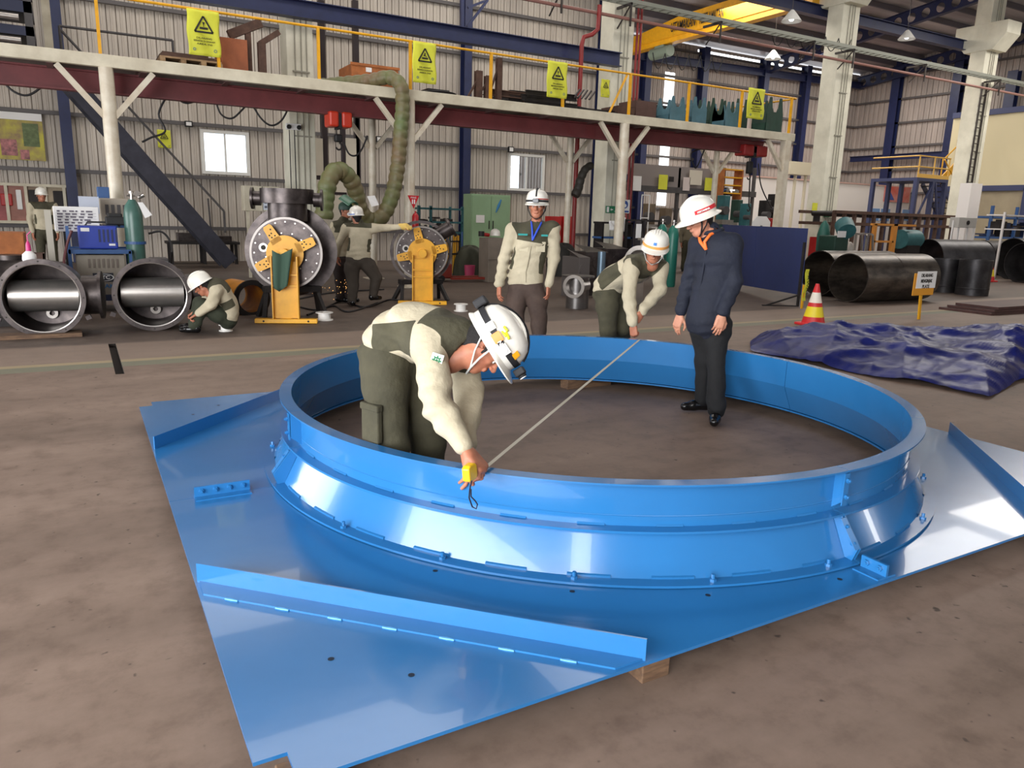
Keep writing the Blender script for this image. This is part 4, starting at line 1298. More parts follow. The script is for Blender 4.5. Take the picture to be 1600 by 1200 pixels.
# tape measure: case in the hand, ribbon across the ring
tm = thing('tape_measure', 'yellow tape measure with its blade pulled across the ring opening', 'tape measure', (1.33, 2.62, .53))
c0 = Vector(onz(735, 739, .515))+Vector((0, 0, 0)); far = Vector(onz(999, 531, .507))
c0 = atd(734, 738, 2.985)
M = frame(c0, (far-c0), RG)
b = MB(); poly = [(-.026+.012*0, -.036), (.026, -.036), (.034, -.02), (.034, .022), (.022, .036), (-.022, .036), (-.034, .022), (-.034, -.02)]
b.prism(poly, -.017, .017, 0, frame(c0, -UPS*.95+RG*.1, RG*.9-FW*.4)); b.build('case', mat('tape_yellow', (242, 190, 20), .35), tm, bevel=.006)
b = MB(); st_ = onz(757, 732, .52); b.bar(st_, far, .018, .0016, up=(0, 0, 1)); b.build('blade', mat('blade_grey', (196, 190, 174), .4), tm)
b = MB(); q0 = atd(737, 751, 2.97); pts = [atd(x, y, 2.95) for x, y in ((737, 751), (734, 765), (733, 778), (738, 792), (744, 795), (746, 788), (742, 782), (736, 776), (736, 764))]
b.tube(pts, .0032, n=6); b.build('wrist_strap', mat('strap_navy', (18, 22, 44), .7), tm, smooth=60)

# ---------------------------------------------------------------- helper for standing / walking figures: joints from pixels and depths
def joints(spec, ground, **kw):
    J = {}
    for k, (x, y, d) in spec.items(): J[k] = atd(x, y, d)
    J['ground'] = tuple(ground)
    J.update(kw)
    return J

# ---------------------------------------------------------------- 2. man watching from behind the ring
P0 = Vector((4.20, 7.02, 0)); d0 = (P0-C_O).dot(C_F)
def dep(P): return (Vector(P)-C_O).dot(C_F)
def at3(x, y, P, off=0.0):
    """point on the pixel ray whose horizontal distance matches P (plus off)"""
    r = ray(x, y); hor = Vector((P[0], P[1])).length+off
    return C_O+r*(hor/Vector((r.x, r.y)).length)
def mk(P, spec, **kw):
    J = {k: at3(v[0], v[1], P, v[2] if len(v) > 2 else 0.0) for k, v in spec.items()}
    J['ground'] = (P[0], P[1], 0); J.update(kw)
    return J
TOC = Vector((-P0.x, -P0.y, 0)).normalized()
J = mk(P0, dict(pelvis=(822, 445), waist=(822, 424), chest=(832, 378), neck=(838, 349), hipR=(808, 452), hipL=(838, 452), shR=(802, 360), shL=(862, 357),
     elR=(787, 406, .02), elL=(866, 404, .02), wrR=(780, 445, -.06), wrL=(857, 445, -.06), knR=(806, 505), knL=(842, 505), head=(839, 324, -.04)),
     hup=UPS+RG*.0, hfwd=TOC-RG*.1-UPS*.15)
for k, x in (('R', 804), ('L', 843)):
    J['an'+k] = onz(x, 552, .09); J['toe'+k] = J['an'+k]+TOC*.15+RG*(.04 if k == 'L' else -.04)
J.update(handR=-UPS+TOC*.2, handL=-UPS+TOC*.15, backR=-RG*.9+TOC*.5, backL=RG*.9+TOC*.4, poseR='relaxed', poseL='relaxed', mirR=1, mirL=-1)
w2, H2 = build_person('person', 'older worker in cream jacket with blue lanyard standing behind the ring watching', J, dict(h=.014, fold=.012, bottom=BRN, yoke_at=.62, seed=2.2, jw=1.0, side1=.6))
H2 = H2 @ Matrix.Scale(1.06, 4)
hh = helmet(w2, H2, HAT); hat_band(hh, H2, .050, .070, 1.0, STRAP, 'headlamp_strap'); hat_band(hh, H2, .074, .084, 1.0, M_RED, 'red_stripe', a0=.5*PI, a1=1.2*PI)
b = MB(); b.tube([H2 @ Vector((0, .146*math.sin(a)-.004, .045+.139*math.cos(a))) for a in [(-1.15+2.3*t/16) for t in range(17)]], .010, n=6); b.build('headlamp_strap', STRAP, hh, smooth=60)
b = MB(); M = H2 @ Matrix.Translation((0, .142, .060)); b.box((-.03, 0, -.018), (.03, .035, .02), 0, M); b.build('headlamp', mat('lamp_grey', (70, 72, 78), .3), hh, bevel=.006)
lettering('?', Matrix(), .01, STRAP, hh) if False else None
chin_strap(w2, H2, STRAP)
c = Vector(J['chest']); LB = mat('lanyard_blue', (44, 78, 196), .6)
def lanyard(root, J, H, m, drop, w=.010, badge=None, spread=.05, out=.125):
    n_ = Vector(J['neck']); t_ = (C_O-n_); t_.z = 0; t_.normalize(); t_ = Vector(J.get('front', t_))
    b = MB(); r_ = t_.cross(UPS)
    end = Vector(J['chest'])+t_*(out)+UPS*drop
    for s_ in (-1, 1):
        b.tube([n_-t_*.02+r_*s_*.06+UPS*.03, n_+t_*.085+r_*s_*spread+UPS*-.0, n_.lerp(end, .5)+t_*.075+r_*s_*.022, end], w, n=6)
    o = b.build('lanyard', m, root, smooth=60)
    if badge:
        b = MB(); b.box((-.028, -.07, -.004), (.028, 0, .004), 0, frame(end+UPS*-.0, r_, t_)); b.build('name_badge', badge, o, bevel=.002)
    return o
lanyard(w2, J, H2, LB, .02, badge=None, out=.14)
TEAL = mat('teal_thread', (34, 140, 136), .7)
for (x, y, w_) in ((817, 366.5, .10), (851, 368, .07)):
    p = at3(x, y, P0, -.185); b = MB(); b.box((-w_/2, -.010, -.006), (w_/2, .010, .004), 0, frame(p, RG, TOC)); b.build('name_patch', TEAL, w2, bevel=.002)

# zip and chest pockets of the standing man's jacket
cz = Vector(J['chest']); wz = Vector(J['waist']); pz = Vector(J['pelvis'])
b = MB(); b.tube([cz+TOC*.122+UPS*.03, cz.lerp(wz, .5)+TOC*.128, wz+TOC*.126, wz.lerp(pz, .75)+TOC*.122], .006, n=6); b.build('jacket_zip', mat('zip_grey', (150, 142, 120), .5), w2, smooth=60)
for s_ in (-1, 1):
    M = frame(cz+TOC*.108+RG*s_*.088-UPS*.045, RG+TOC*(-.25*s_), TOC+RG*.25*s_)
    b = MB(); b.box((-.05, -.055, -.004), (.05, .045, .006), 0, M); b.box((-.053, .025, -.004), (.053, .052, .011), 0, M); b.build('chest_pocket', JKT, w2, bevel=.004)
# ---------------------------------------------------------------- 3. man bending at the far rim, holding the tape end
P0 = Vector((4.50, 5.95, 0)); TOC = Vector((-P0.x, -P0.y, 0)).normalized()
J = mk(P0, dict(pelvis=(950, 452, .10), waist=(964, 434, .04), chest=(992, 420, -.10), neck=(1011, 410, -.22), hipR=(948, 462, .0), hipL=(968, 460, .18), shR=(988, 418, -.30), shL=(1031, 418, -.08),
     elR=(982, 462, -.36), elL=(1031, 452, -.26), wrR=(989, 505, -.46), wrL=(1004, 486, -.42), knR=(950, 515, .0), knL=(972, 512, .15), head=(1023, 391, -.32)),
     hup=UPS*.92+RG*.06-TOC*-.25, hfwd=TOC*.9-UPS*.35-RG*.15)
J['hup'] = UPS*.95+RG*.1+TOC*.3
for k, x, y in (('R', 949, 566), ('L', 975, 560)):
    J['an'+k] = onz(x, y, .09); J['toe'+k] = J['an'+k]+RG*.13+TOC*.1
J.update(handR=-UPS+RG*.15+TOC*.1, handL=-UPS*.9-RG*.5, backR=-RG*.5+TOC*.8, backL=RG*.4+TOC*.8, poseR='grip', poseL='grip', mirR=1, mirL=-1)
w3, H3 = build_person('person', 'worker with orange-banded white helmet bending to hold the tape end on the far rim', J, dict(h=.013, fold=.012, yoke_at=.66, side0=-.08, side1=.5, seed=4.1))
H3 = H3 @ Matrix.Scale(1.06, 4)
hh = helmet(w3, H3, HAT, brim='all'); hat_band(hh, H3, .050, .072, 1.0, mat('orange_band', (226, 160, 84), .5), 'orange_band')
hat_band(hh, H3, .085, .108, 1.0, mat('emblem_blue', (50, 120, 200), .5), 'helmet_emblem', a0=.46*PI, a1=.54*PI, n=6)
chin_strap(w3, H3, STRAPG)

# ---------------------------------------------------------------- 4. man in the navy shirt inside the ring
P0 = Vector((4.35, 4.36, 0)); TOC = Vector((-P0.x, -P0.y, 0)).normalized(); LF = -RG
J = mk(P0, dict(pelvis=(1108, 478), waist=(1112, 452), chest=(1120, 402), neck=(1112, 366, .02), hipR=(1097, 486, -.03), hipL=(1122, 488, .03), shR=(1091, 382, .10), shL=(1143, 381, -.02),
     elR=(1076, 442, .12), elL=(1147, 440, -.06), wrR=(1064, 489, .06), wrL=(1129, 489, -.16), knR=(1101, 562, .05), knL=(1119, 566, -.08), head=(1093, 345, -.02)),
     hup=UPS*.92-RG*.34+TOC*.08, hfwd=-RG*.85-UPS*.40+TOC*.26)
J['anR'] = onz(1098, 625, .10); J['toeR'] = J['anR']-RG*.15+TOC*.03; J['anL'] = onz(1119, 642, .10); J['toeL'] = J['anL']+TOC*.15-RG*.01
J.update(handR=-UPS-RG*.25, handL=-UPS*.95-RG*.2+TOC*.1, backR=-RG*.6+TOC*.7, backL=RG*.25+TOC*.9, poseR='relaxed', poseL='relaxed', mirR=-1, mirL=-1)
w4, H4 = build_person('person', 'man in dark navy shirt and black trousers standing inside the blue ring', J, dict(h=.012, fold=.013, yoke=False, top=NVY, bottom=BLKT, skin=SKIN2, hem=-.8, hemr=.19, hemf=.90, puff=False, lw=.86, fat=.90, jw=.98, rise=-.5, seed=5.5))
H4 = H4 @ Matrix.Scale(1.06, 4)
hh = helmet(w4, H4, HAT, brim='full', scale=1.0)
REDD = mat('decal_red', (206, 34, 44), .4)
hat_band(hh, H4, .066, .094, 1.0, REDD, 'red_decal', a0=.82*PI, a1=1.30*PI, n=16, off=.004)
lettering('PERTAMINA', H4 @ frame((-.1215, .010, .080), (0, -1, 0), (-1, 0, .12)), .019, mat('decal_white', (240, 238, 235), .4), hh, bold=.0005)
chin_strap(w4, H4, STRAP, .007)
J['front'] = (-RG*.75+TOC*.65).normalized()
lanyard(w4, J, H4, mat('lanyard_orange', (250, 118, 50), .55), .06, w=.012, out=.13, spread=.06)

# shirt collar, pocket and placket of the man in navy
nk = Vector(J['neck']); fr = J['front']; r_ = fr.cross(UPS).normalized()
b = MB()
b.tube([nk+Vector((.078*math.cos(t), .078*math.sin(t), .022+.018*math.sin(t*1.0+2))) for t in [2*PI*i/20 for i in range(20)]], .017, n=8, closed=True); b.build('collar', NVY, w4, smooth=60)

pk = Vector(J['chest'])+fr*.118+r_*-.06; 
b = MB(); b.box((-.05, -.055, -.004), (.05, .05, .006), 0, frame(Vector(J['chest'])+fr*.108-RG*.0+Vector((0, 0, .02))+RG*.055, RG*.9-TOC*-.25, fr)); b.build('breast_pocket', NVY, w4, bevel=.004)
b = MB(); b.tube([Vector(J['chest'])+fr*.128+UPS*.05, Vector(J['waist']).lerp(Vector(J['chest']), .5)+fr*.135, Vector(J['waist'])+fr*.138, Vector(J['pelvis'])+fr*.140], .009, n=6); b.build('button_placket', NVY, w4, smooth=60)
# ================================================================ helpers for the workshop clutter
def prect(x0, y0, x1, y1, Y):
    a = ony(x0, (y0+y1)/2, Y); c = ony(x1, (y0+y1)/2, Y); xm = (x0+x1)/2
    return a.x, c.x, ony(xm, y1, Y).z, ony(xm, y0, Y).z
def pbox(mb, x0, y0, x1, y1, Y, d, mi=0, ground=False):
    a, c, z0, z1 = prect(x0, y0, x1, y1, Y)
    if ground: z0 = 0.0
    mb.box((a, Y, z0), (c, Y+d, z1), mi); return a, c, z0, z1
def simple(name, label, cat, mb, m, group=None, **kw):
    return tag(mb.build(name, m, **kw), label, cat, group)
GREY = mat('machine_grey', (156, 146, 132), .5, noise=.18, scale=4)
DGREY = mat('dark_grey_paint', (74, 70, 70), .55, noise=.3, scale=5)
BRIGHT = mat('machined_steel', (190, 184, 178), .28, .85, noise=.15, scale=6)
STL = mat('mill_steel', (92, 84, 82), .38, .75, rgb2=(58, 52, 52), scale=5)
DARK = mat('sooty_steel', (48, 43, 42), .6, .3, rgb2=(32, 28, 28), scale=6)
CYLG = mat('cylinder_green', (72, 108, 98), .35, noise=.2, scale=5)
BLUEM = mat('welder_blue', (40, 62, 158), .4, noise=.1, scale=5)
CARTB = mat('cart_blue', (52, 88, 140), .45, noise=.2, scale=5)
NAVYB = mat('machine_navy', (30, 44, 78), .5)
PAPER = mat('paper_white', (228, 226, 224), .8)
LIME = mat('banner_lime', (214, 214, 62), .7, noise=.12, scale=3)
BLKL = mat('sign_black', (32, 30, 22), .7)
ORNG = mat('crate_orange', (178, 106, 56), .75, noise=.35, scale=5)
PALET = mat('pallet_wood', (172, 142, 106), .8, rgb2=(128, 100, 72), scale=7)
TEALP = mat('teal_paint', (52, 104, 108), .5, noise=.3, scale=5)
GRNP = mat('dark_green_paint', (34, 66, 54), .55, noise=.3, scale=5)
HOSE = mat('hose_black', (30, 28, 30), .6)
BROWN = mat('rust_brown', (92, 66, 54), .7, .2, noise=.4, scale=7)

# ---------------------------------------------------------------- flanged vessels facing the camera
def vessel(P, label, R=.40, L=.62):
    P = Vector(P); t = thing('flanged_vessel', label, 'vessel', (P.x, P.y, 0), group='flanged vessels on the floor')
    ax = Vector((-.12, -1, .0)).normalized(); sd = ax.cross(UPS).normalized()   # sd points to the picture right/left
    c = Vector((P.x, P.y, R))
    b = MB(); b.lathe([(R*.86, .0), (R, .0), (R, .045), (R*.86, .045)], c, ax, n=48, closed=True); fl = b.build('flange', STL, t, smooth=30)
    b = MB(); b.lathe([(R*.86, .02), (R*.88, .0), (R*.88, -L), (.04, -L-.03), (.04, -L-.02), (R*.85, -L+.02), (R*.86, .0)], c, ax, n=40); b.build('shell', STL, t, smooth=40)
    b = MB(); b.lathe([(R*.862, .046), (R*.885, .050), (R*.885, .046)], c, ax, n=48); b.build('machined_face', BRIGHT, fl, smooth=60)
    for i in range(24):
        a = 2*PI*i/24; u = sd*math.cos(a)+UPS*math.sin(a); q = c+u*R*.94+ax*.0455
        if i % 2 == 0:
            b = MB(); b.cyl(q, q+ax*.004, .009, n=8); b.build('bolt_hole', BLKL, fl)
    r_ = -sd if sd.dot(RG) < 0 else sd
    b = MB(); q = c-ax*(L*.45)
    b.cyl(q-r_*R*.80, q+r_*R*.80, R*.42, n=28); b.build('inner_pipe', BRIGHT, t, smooth=40)
    n0 = q+r_*R*.86
    b = MB(); b.cyl(n0, n0+r_*.18, R*.52, n=28); b.cyl(n0+r_*.18, n0+r_*.215, R*.64, n=28); b.build('side_nozzle', STL, t, smooth=40)
    b = MB(); b.lathe([(.03, 0), (.065, 0), (.065, .02), (.03, .02)], c-UPS*R*.55-ax*(L-.05), ax, n=16, closed=True); b.build('drain_port', BRIGHT, t, smooth=40)
    for s_ in (-1, 1):
        b = MB(); b.bar(c+r_*s_*R*.95-UPS*R*.55, c+r_*s_*R*1.07-UPS*R*.5, .05, .05); b.build('lug', STL, t)
    return t
vessel((-.42, 10.35), 'dark flanged steel vessel at the far left with a pale pipe across its mouth', R=.455)
vessel((.76, 10.45), 'dark flanged steel vessel left of the crouching welder', R=.455)
b = MB(); b.box((-.95, 10.2, 0), (-.05, 10.45, .045)); simple('timber_plank', 'brown timber plank under the leftmost flanged vessel', 'timber', b, M_WOOD)
# things behind / on them
b = MB(); a = prect(0, 364, 38, 395, 12.3); b.box((a[0]-.5, 12.3, 0), (a[1], 13.0, a[3])); simple('tool_crate', 'orange-brown wooden crate at the left edge behind the steel vessel', 'crate', b, ORNG, bevel=.01)
t = thing('flange_stack', 'dark steel dished flange piece on blocks at the left picture edge', 'steel part', (-1.2, 11.7, 0))
b = MB(); p = at3(15, 410, (-1.25, 11.7, 0)); b.lathe([(.52, 0), (.52, .08), (.44, .2), (.22, .3), (.2, .3), (.2, .36), (0, .36)], (p.x, 11.7, .52), n=30); b.build('dished_end', STL, t, smooth=35)
b = MB(); b.box((p.x-.45, 11.35, 0), (p.x+.45, 12.05, .52)); b.build('support_box', DARK, t)
p = at3(47, 412, (-.45, 10.6, 0)); t = thing('spray_bottle', 'small pink-topped white bottle standing on the leftmost vessel', 'bottle', (p.x, p.y, .86))
b = MB(); b.lathe([(0, 0), (.065, 0), (.075, .03), (.07, .09), (.03, .13), (.0, .13)], (p.x, p.y, .855), n=16); b.build('bottle_body', PAPER, t, smooth=40)
b = MB(); b.lathe([(.028, .13), (.025, .2), (.012, .24), (0, .24)], (p.x, p.y, .855), n=12); b.tube([(p.x, p.y, 1.09), (p.x, p.y, 1.17), (p.x+.04, p.y, 1.21)], .007, n=6); b.build('spray_head', mat('pink_plastic', (206, 40, 120), .4), t, smooth=40)
b = MB(); a = pbox(b, 50, 396, 70, 410, 11.2, .25); b.v = []; b.f = []; b.mi = []
b.box((a[0], 11.2, a[2]), (a[1], 11.22, a[3])); b.box((a[0], 11.43, a[2]), (a[1], 11.45, a[3])); b.box((a[0], 11.2, a[2]), (a[0]+.02, 11.45, a[3])); b.box((a[1]-.02, 11.2, a[2]), (a[1], 11.45, a[3])); b.box((a[0], 11.2, a[2]), (a[1], 11.45, a[2]+.02)); b.box((a[0]+.03, 11.22, 0), (a[0]+.06, 11.25, a[2])); b.box((a[1]-.06, 11.4, 0), (a[1]-.03, 11.43, a[2])); b.box((a[1]-.06, 11.22, 0), (a[1]-.03, 11.25, a[2])); b.box((a[0]+.03, 11.4, 0), (a[0]+.06, 11.43, a[2]))
simple('parts_tray', 'small rusty tray on legs behind the leftmost vessel', 'tray', b, BROWN)
b = MB(); X = ony(79, 380, 12.5).x; zt_ = ony(78, 328, 12.5).z; b.box((X-.04, 12.5, 0), (X+.04, 12.58, zt_)); simple('upright_post', 'pale upright steel post left of the whiteboard', 'post', b, mat('pale_post', (180, 174, 160), .5))

# whiteboard on stand
t = thing('whiteboard', 'small rounded whiteboard with handwritten table beside the blue welding set', 'whiteboard', (0, 12.9, 0))
b = MB(); a = pbox(b, 84, 323, 155, 362, 12.9, .03); b.build('board', PAPER, t, bevel=.01)
b = MB(); b.box((a[0]+.1, 12.93, 0), (a[0]+.14, 12.97, a[3])); b.box((a[1]-.14, 12.93, 0), (a[1]-.1, 12.97, a[3])); b.build('board_stand', DARK, t)
b = MB(); w_ = a[1]-a[0]; hh_ = a[3]-a[2]
rr_ = random.Random(3)
for r_ in range(7):
    z = a[3]-hh_*(.14+.115*r_)
    b.box((a[0]+w_*.06, 12.894, z-.045), (a[1]-w_*.06, 12.8995, z-.041))
    x = a[0]+w_*.08
    while x < a[1]-w_*.15:
        l = w_*rr_.uniform(.04, .14); b.box((x, 12.892, z-.028), (x+l, 12.8995, z-.004), 1); x += l+w_*rr_.uniform(.03, .09)
b.build('handwriting', [mat('marker_line', (150, 146, 150), .6), mat('marker_dark', (104, 98, 108), .6)], t)
lettering('SAFETY', frame(((a[0]+a[1])/2-.1, 12.89, a[3]-.05), (1, 0, 0), (0, -1, 0)), .055, BLKL, t) if False else None
b = MB(); pbox(b, 123, 307, 155, 334, 13.6, .01); simple('plastic_folder', 'pale bluish sheet propped above the whiteboard', 'sheet', b, mat('sheet_blue', (186, 192, 206), .4)) 
# upper welding set on a stand
t = thing('welding_set', 'upper grey welding power source with slotted louvres behind the blue welder', 'welding machine', (0, 14.0, 0))
b = MB(); a = pbox(b, 156, 310, 203, 352, 14.0, .7); b.build('cabinet', GREY, t, bevel=.02)
b = MB()
for i in range(6): b.box((a[0]+.08+i*.085, 13.99, a[3]-.26), (a[0]+.13+i*.085, 14.0, a[3]-.1))
b.build('louvre', DGREY, t)
b = MB(); b.box((a[0], 14.0, 0), (a[0]+.05, 14.7, a[2])); b.box((a[1]-.05, 14.0, 0), (a[1], 14.7, a[2])); b.box((a[0], 14.0, a[2]-.04), (a[1], 14.7, a[2])); b.build('stand', CARTB, t)
b = MB(); pbox(b, 152, 292, 171, 311, 14.2, .3); simple('tool_box', 'blue tool box standing on the upper grey welding set', 'box', b, CARTB, bevel=.01)
# lower welding set in a blue cart
t = thing('welding_set', 'lower grey welding power source with blue company lettering in a cart', 'welding machine', (.0, 12.6, 0))
b = MB(); a = pbox(b, 121, 398, 198, 470, 12.6, .75); b.build('cabinet', GREY, t, bevel=.015)
x0_, x1_, z0_, z1_ = a; w_ = x1_-x0_
b = MB(); b.box((x0_-.005, 12.595, z0_), (x1_+.005, 13.355, z0_+.09)); b.build('base_strip', NAVYB, t)
b = MB()
for i in range(7): b.box((x0_+w_*(.24+.095*i), 12.588, z1_-.19), (x0_+w_*(.285+.095*i), 12.6, z1_-.06))
b.build('louvre', mat('louvre_brown', (118, 106, 96), .6), t)
b = MB(); cx_ = x0_+w_*.52; cz_ = z1_-.33; b.box((cx_-w_*.21, 12.592, cz_-.065), (cx_+w_*.21, 12.6, cz_+.065)); bp_ = b.build('name_plate', mat('plate_dark', (44, 46, 56), .4), t)
b = MB(); b.lathe([(.118, 0), (.135, 0), (.135, .004), (.118, .004)], (cx_, 12.592, cz_), (0, -1, 0), n=30, closed=True); b.v = [(cx_+(v[0]-cx_)*1.05, v[1], cz_+(v[2]-cz_)*.40) for v in b.v]; b.build('plate_oval', PAPER, bp_)
lettering('OTC', frame((cx_, 12.588, cz_), (1, 0, 0), (0, -1, 0)), .072, PAPER, bp_, width=.17, bold=.002)
BL = mat('stencil_blue', (62, 116, 168), .6)
lettering('PT SASAKI', frame((cx_-w_*.09, 12.596, cz_-.13), (1, 0, 0), (0, -1, 0)), .085, BL, t, width=w_*.66, bold=.002)
lettering('WELDING', frame((cx_-w_*.02, 12.596, cz_-.235), (1, 0, 0), (0, -1, 0)), .06, BL, t, width=w_*.34) if False else None
t = thing('welding_cart', 'blue tube frame cart carrying the blue welder', 'cart', (.0, 12.55, 0))
b = MB(); zc_ = ony(158, 392, 12.55).z
b.box((x0_-.08, 12.5, zc_-.04), (x1_+.08, 12.56, zc_+.02)); b.box((x0_-.08, 13.36, zc_-.04), (x1_+.08, 13.42, zc_+.02)); b.box((x0_-.08, 12.56, zc_-.03), (x1_+.08, 13.36, zc_)); b.build('cart_shelf', CARTB, t)
for (x, y) in ((x0_-.07, 12.52), (x1_+.07, 12.52), (x0_-.07, 13.39), (x1_+.07, 13.39)):
    b = MB(); b.box((x-.02, y-.02, .06), (x+.02, y+.02, zc_+(.35 if x < x0_ else .0))); b.build('cart_leg', CARTB, t)
    b = MB(); b.cyl((x-.02, y, .05), (x+.02, y, .05), .05, n=14); b.build('wheel', M_BLACK, t, smooth=40)
t = thing('welding_set', 'bright blue portable welder with dark vents on top of the cart', 'welding machine', (.0, 12.7, 0))
b = MB(); a = prect(122, 353, 184, 389, 12.65); zc2 = zc_+.021; b.box((a[0], 12.65, zc2), (a[1], 13.15, a[3])); b.build('cabinet', BLUEM, t, bevel=.02)
b = MB()
for i in range(5): b.box((a[0]+.26+.055*i, 12.642, zc2+.1), (a[0]+.285+.055*i, 12.65, a[3]-.05))
b.build('vent', mat('vent_dark', (32, 42, 84), .5), t)
b = MB(); b.box((a[0]+.04, 12.645, a[3]-.08), (a[0]+.15, 12.65, a[3]-.03)); b.box((a[1]-.12, 12.645, zc2+.05), (a[1]-.04, 12.65, zc2+.08)); b.build('rating_label', PAPER, t)
b = MB(); b.tube([(a[0]+.1, 12.9, a[3]-.01), (a[0]+.14, 12.9, a[3]+.05), (a[0]+.5, 12.9, a[3]+.05), (a[0]+.56, 12.9, a[3]-.01)], .014, n=6); b.build('handle', M_BLACK, t, smooth=60)
b = MB(); p = ony(182, 345, 12.9); b.cbox((p.x, 12.9, p.z), (.3, .25, .12)); b.cbox((p.x-.02, 12.9, p.z+.08), (.2, .2, .06)); simple('wire_feeder', 'black wire feeder lying on top of the blue welder', 'wire feeder', b, M_BLACK, bevel=.02)

def gas_cylinder(P, label, r=.115, H=1.42, m=None, group='gas cylinders'):
    t = thing('gas_cylinder', label, 'gas cylinder', (P[0], P[1], 0), group=group)
    b = MB(); b.lathe([(0, 0), (r*.9, 0), (r, .03), (r, H*.86), (r*.82, H*.94), (r*.35, H), (0, H)], (P[0], P[1], 0), n=24); b.build('cylinder_body', m or CYLG, t, smooth=50)
    b = MB(); b.cyl((P[0], P[1], H-.01), (P[0], P[1], H+.09), .022, n=10); b.cyl((P[0]-.06, P[1], H+.06), (P[0]+.07, P[1], H+.06), .016, n=8); b.cyl((P[0], P[1], H+.09), (P[0], P[1], H+.12), .035, n=12)
    b.build('valve', BRIGHT, t, smooth=40)
    return t
P = ony(213, 400, 12.75)
gt = gas_cylinder((P.x, 12.75), 'green gas cylinder with regulator beside the lower welding set', .13, ony(213, 312, 12.75).z)
b = MB(); zz = ony(213, 308, 12.75).z; b.cyl((P.x+.07, 12.72, zz+.05), (P.x+.07, 12.66, zz+.05), .045, n=14); b.cyl((P.x+.10, 12.72, zz-.0), (P.x+.17, 12.66, zz+.04), .03, n=12); b.build('regulator', BRIGHT, gt, smooth=40)
b = MB(); q0 = ony(217, 316, 12.55); q1 = ony(232, 338, 12.55); b.add([q0+Vector((-.02, 0, 0)), q0+Vector((.05, 0, .0)), q1+Vector((.05, -.03, .02)), q1+Vector((-.05, -.03, -.03))], [(0, 1, 2, 3)]); b.build('paper_tag', PAPER, gt, solid=.003)
b = MB(); zb_ = ony(213, 382, 12.6).z; b.lathe([(.14, 0), (.15, 0), (.15, .04), (.14, .04)], (P.x, 12.75, zb_), n=24, closed=True); b.build('retaining_strap', CARTB, gt)
# hoses
def hose(pts, r, label, name='welding_hose', m=None, cat='hose'):
    b = MB(); P_ = [Vector(p) for p in pts]; out = []
    for i in range(len(P_)-1):
        p0, p1, p2, p3 = P_[max(i-1, 0)], P_[i], P_[i+1], P_[min(i+2, len(P_)-1)]
        for k in range(6):
            t = k/6; out.append(.5*((2*p1)+(-p0+p2)*t+(2*p0-5*p1+4*p2-p3)*t*t+(-p0+3*p1-3*p2+p3)*t**3))
    out.append(P_[-1]); b.tube(out, r, n=8)
    return simple(name, label, cat, b, m or HOSE, smooth=60)
hose([ony(232, 365, 12.9), ony(252, 362, 12.9), ony(266, 378, 12.9), ony(268, 405, 12.8), onz(262, 440, .02)], .016, 'black hose arching right of the green gas cylinder')
hose([ony(112, 360, 12.4), ony(104, 385, 12.4), ony(100, 415, 12.3), ony(106, 440, 12.2), onz(104, 472, .02)], .018, 'dark red hose bundle hanging left of the blue cart', m=mat('hose_red', (92, 48, 50), .6))
b = MB(); a = prect(236, 404, 264, 420, 11.6); b.box((a[0], 11.6, 0), (a[1], 11.95, a[3])); simple('junction_box', 'dark grey steel box behind the second flanged vessel', 'box', b, DGREY, bevel=.01)
t = thing('hand_wheel_stand', 'small steel stand with a grey hand wheel beside the second vessel', 'stand', tuple(onz(275, 470)))
p = ony(276, 430, 11.4); b = MB(); b.lathe([(.085, 0), (.1, 0), (.1, .02), (.085, .02)], p, (0, -1, 0), n=20, closed=True)
for i in range(3): b.bar(p-Vector((.09*math.cos(i*PI/3), .01, .09*math.sin(i*PI/3))), p+Vector((.09*math.cos(i*PI/3), -.01, .09*math.sin(i*PI/3))), .012, .012)
b.build('hand_wheel', BRIGHT, t); b = MB(); b.box((p.x-.03, 11.4, 0), (p.x+.03, 11.46, p.z)); b.build('upright', DGREY, t)

# ---------------------------------------------------------------- wall side, far left
t = thing('display_case', 'long pale framed notice case with red and brown panels on the far left wall', 'notice case', (-1, YW-.2, 1.6))
b = MB(); a = prect(-20, 291, 102, 345, YW-.3); x0_, x1_, z0_, z1_ = a
n_ = 4
for i, m_ in enumerate((mat('panel_red', (168, 96, 96), .7, noise=.3, scale=3), mat('panel_rose', (170, 120, 108), .7, noise=.3, scale=3), mat('panel_tan', (158, 136, 116), .7, noise=.25, scale=3), mat('panel_sand', (176, 160, 136), .7, noise=.25, scale=3))):
    b = MB(); b.box((x0_+(x1_-x0_)*i/4, YW-.28, z0_), (x0_+(x1_-x0_)*(i+1)/4, YW-.24, z1_)); b.build('case_panel', m_, t)
b = MB(); F_ = .07
b.box((x0_-F_, YW-.34, z1_), (x1_+F_, YW-.24, z1_+F_)); b.box((x0_-F_, YW-.34, z0_-F_), (x1_+F_, YW-.24, z0_))
for i in range(5): x = x0_+(x1_-x0_)*i/4; b.box((x-F_/2, YW-.34, z0_), (x+F_/2, YW-.24, z1_))
b.build('case_frame', M_CREAMP, t)
for (px_, w_, h_, m_) in ((56, .3, .5, DARK), (94, .3, .45, DARK), (10, .25, .3, M_RED), (30, .12, .5, PAPER)):
    p = ony(px_, 312, YW-.33); b = MB(); b.cbox((p.x, YW-.3, p.z), (w_, .06, h_)); b.build('hung_item', m_, t, bevel=.02)
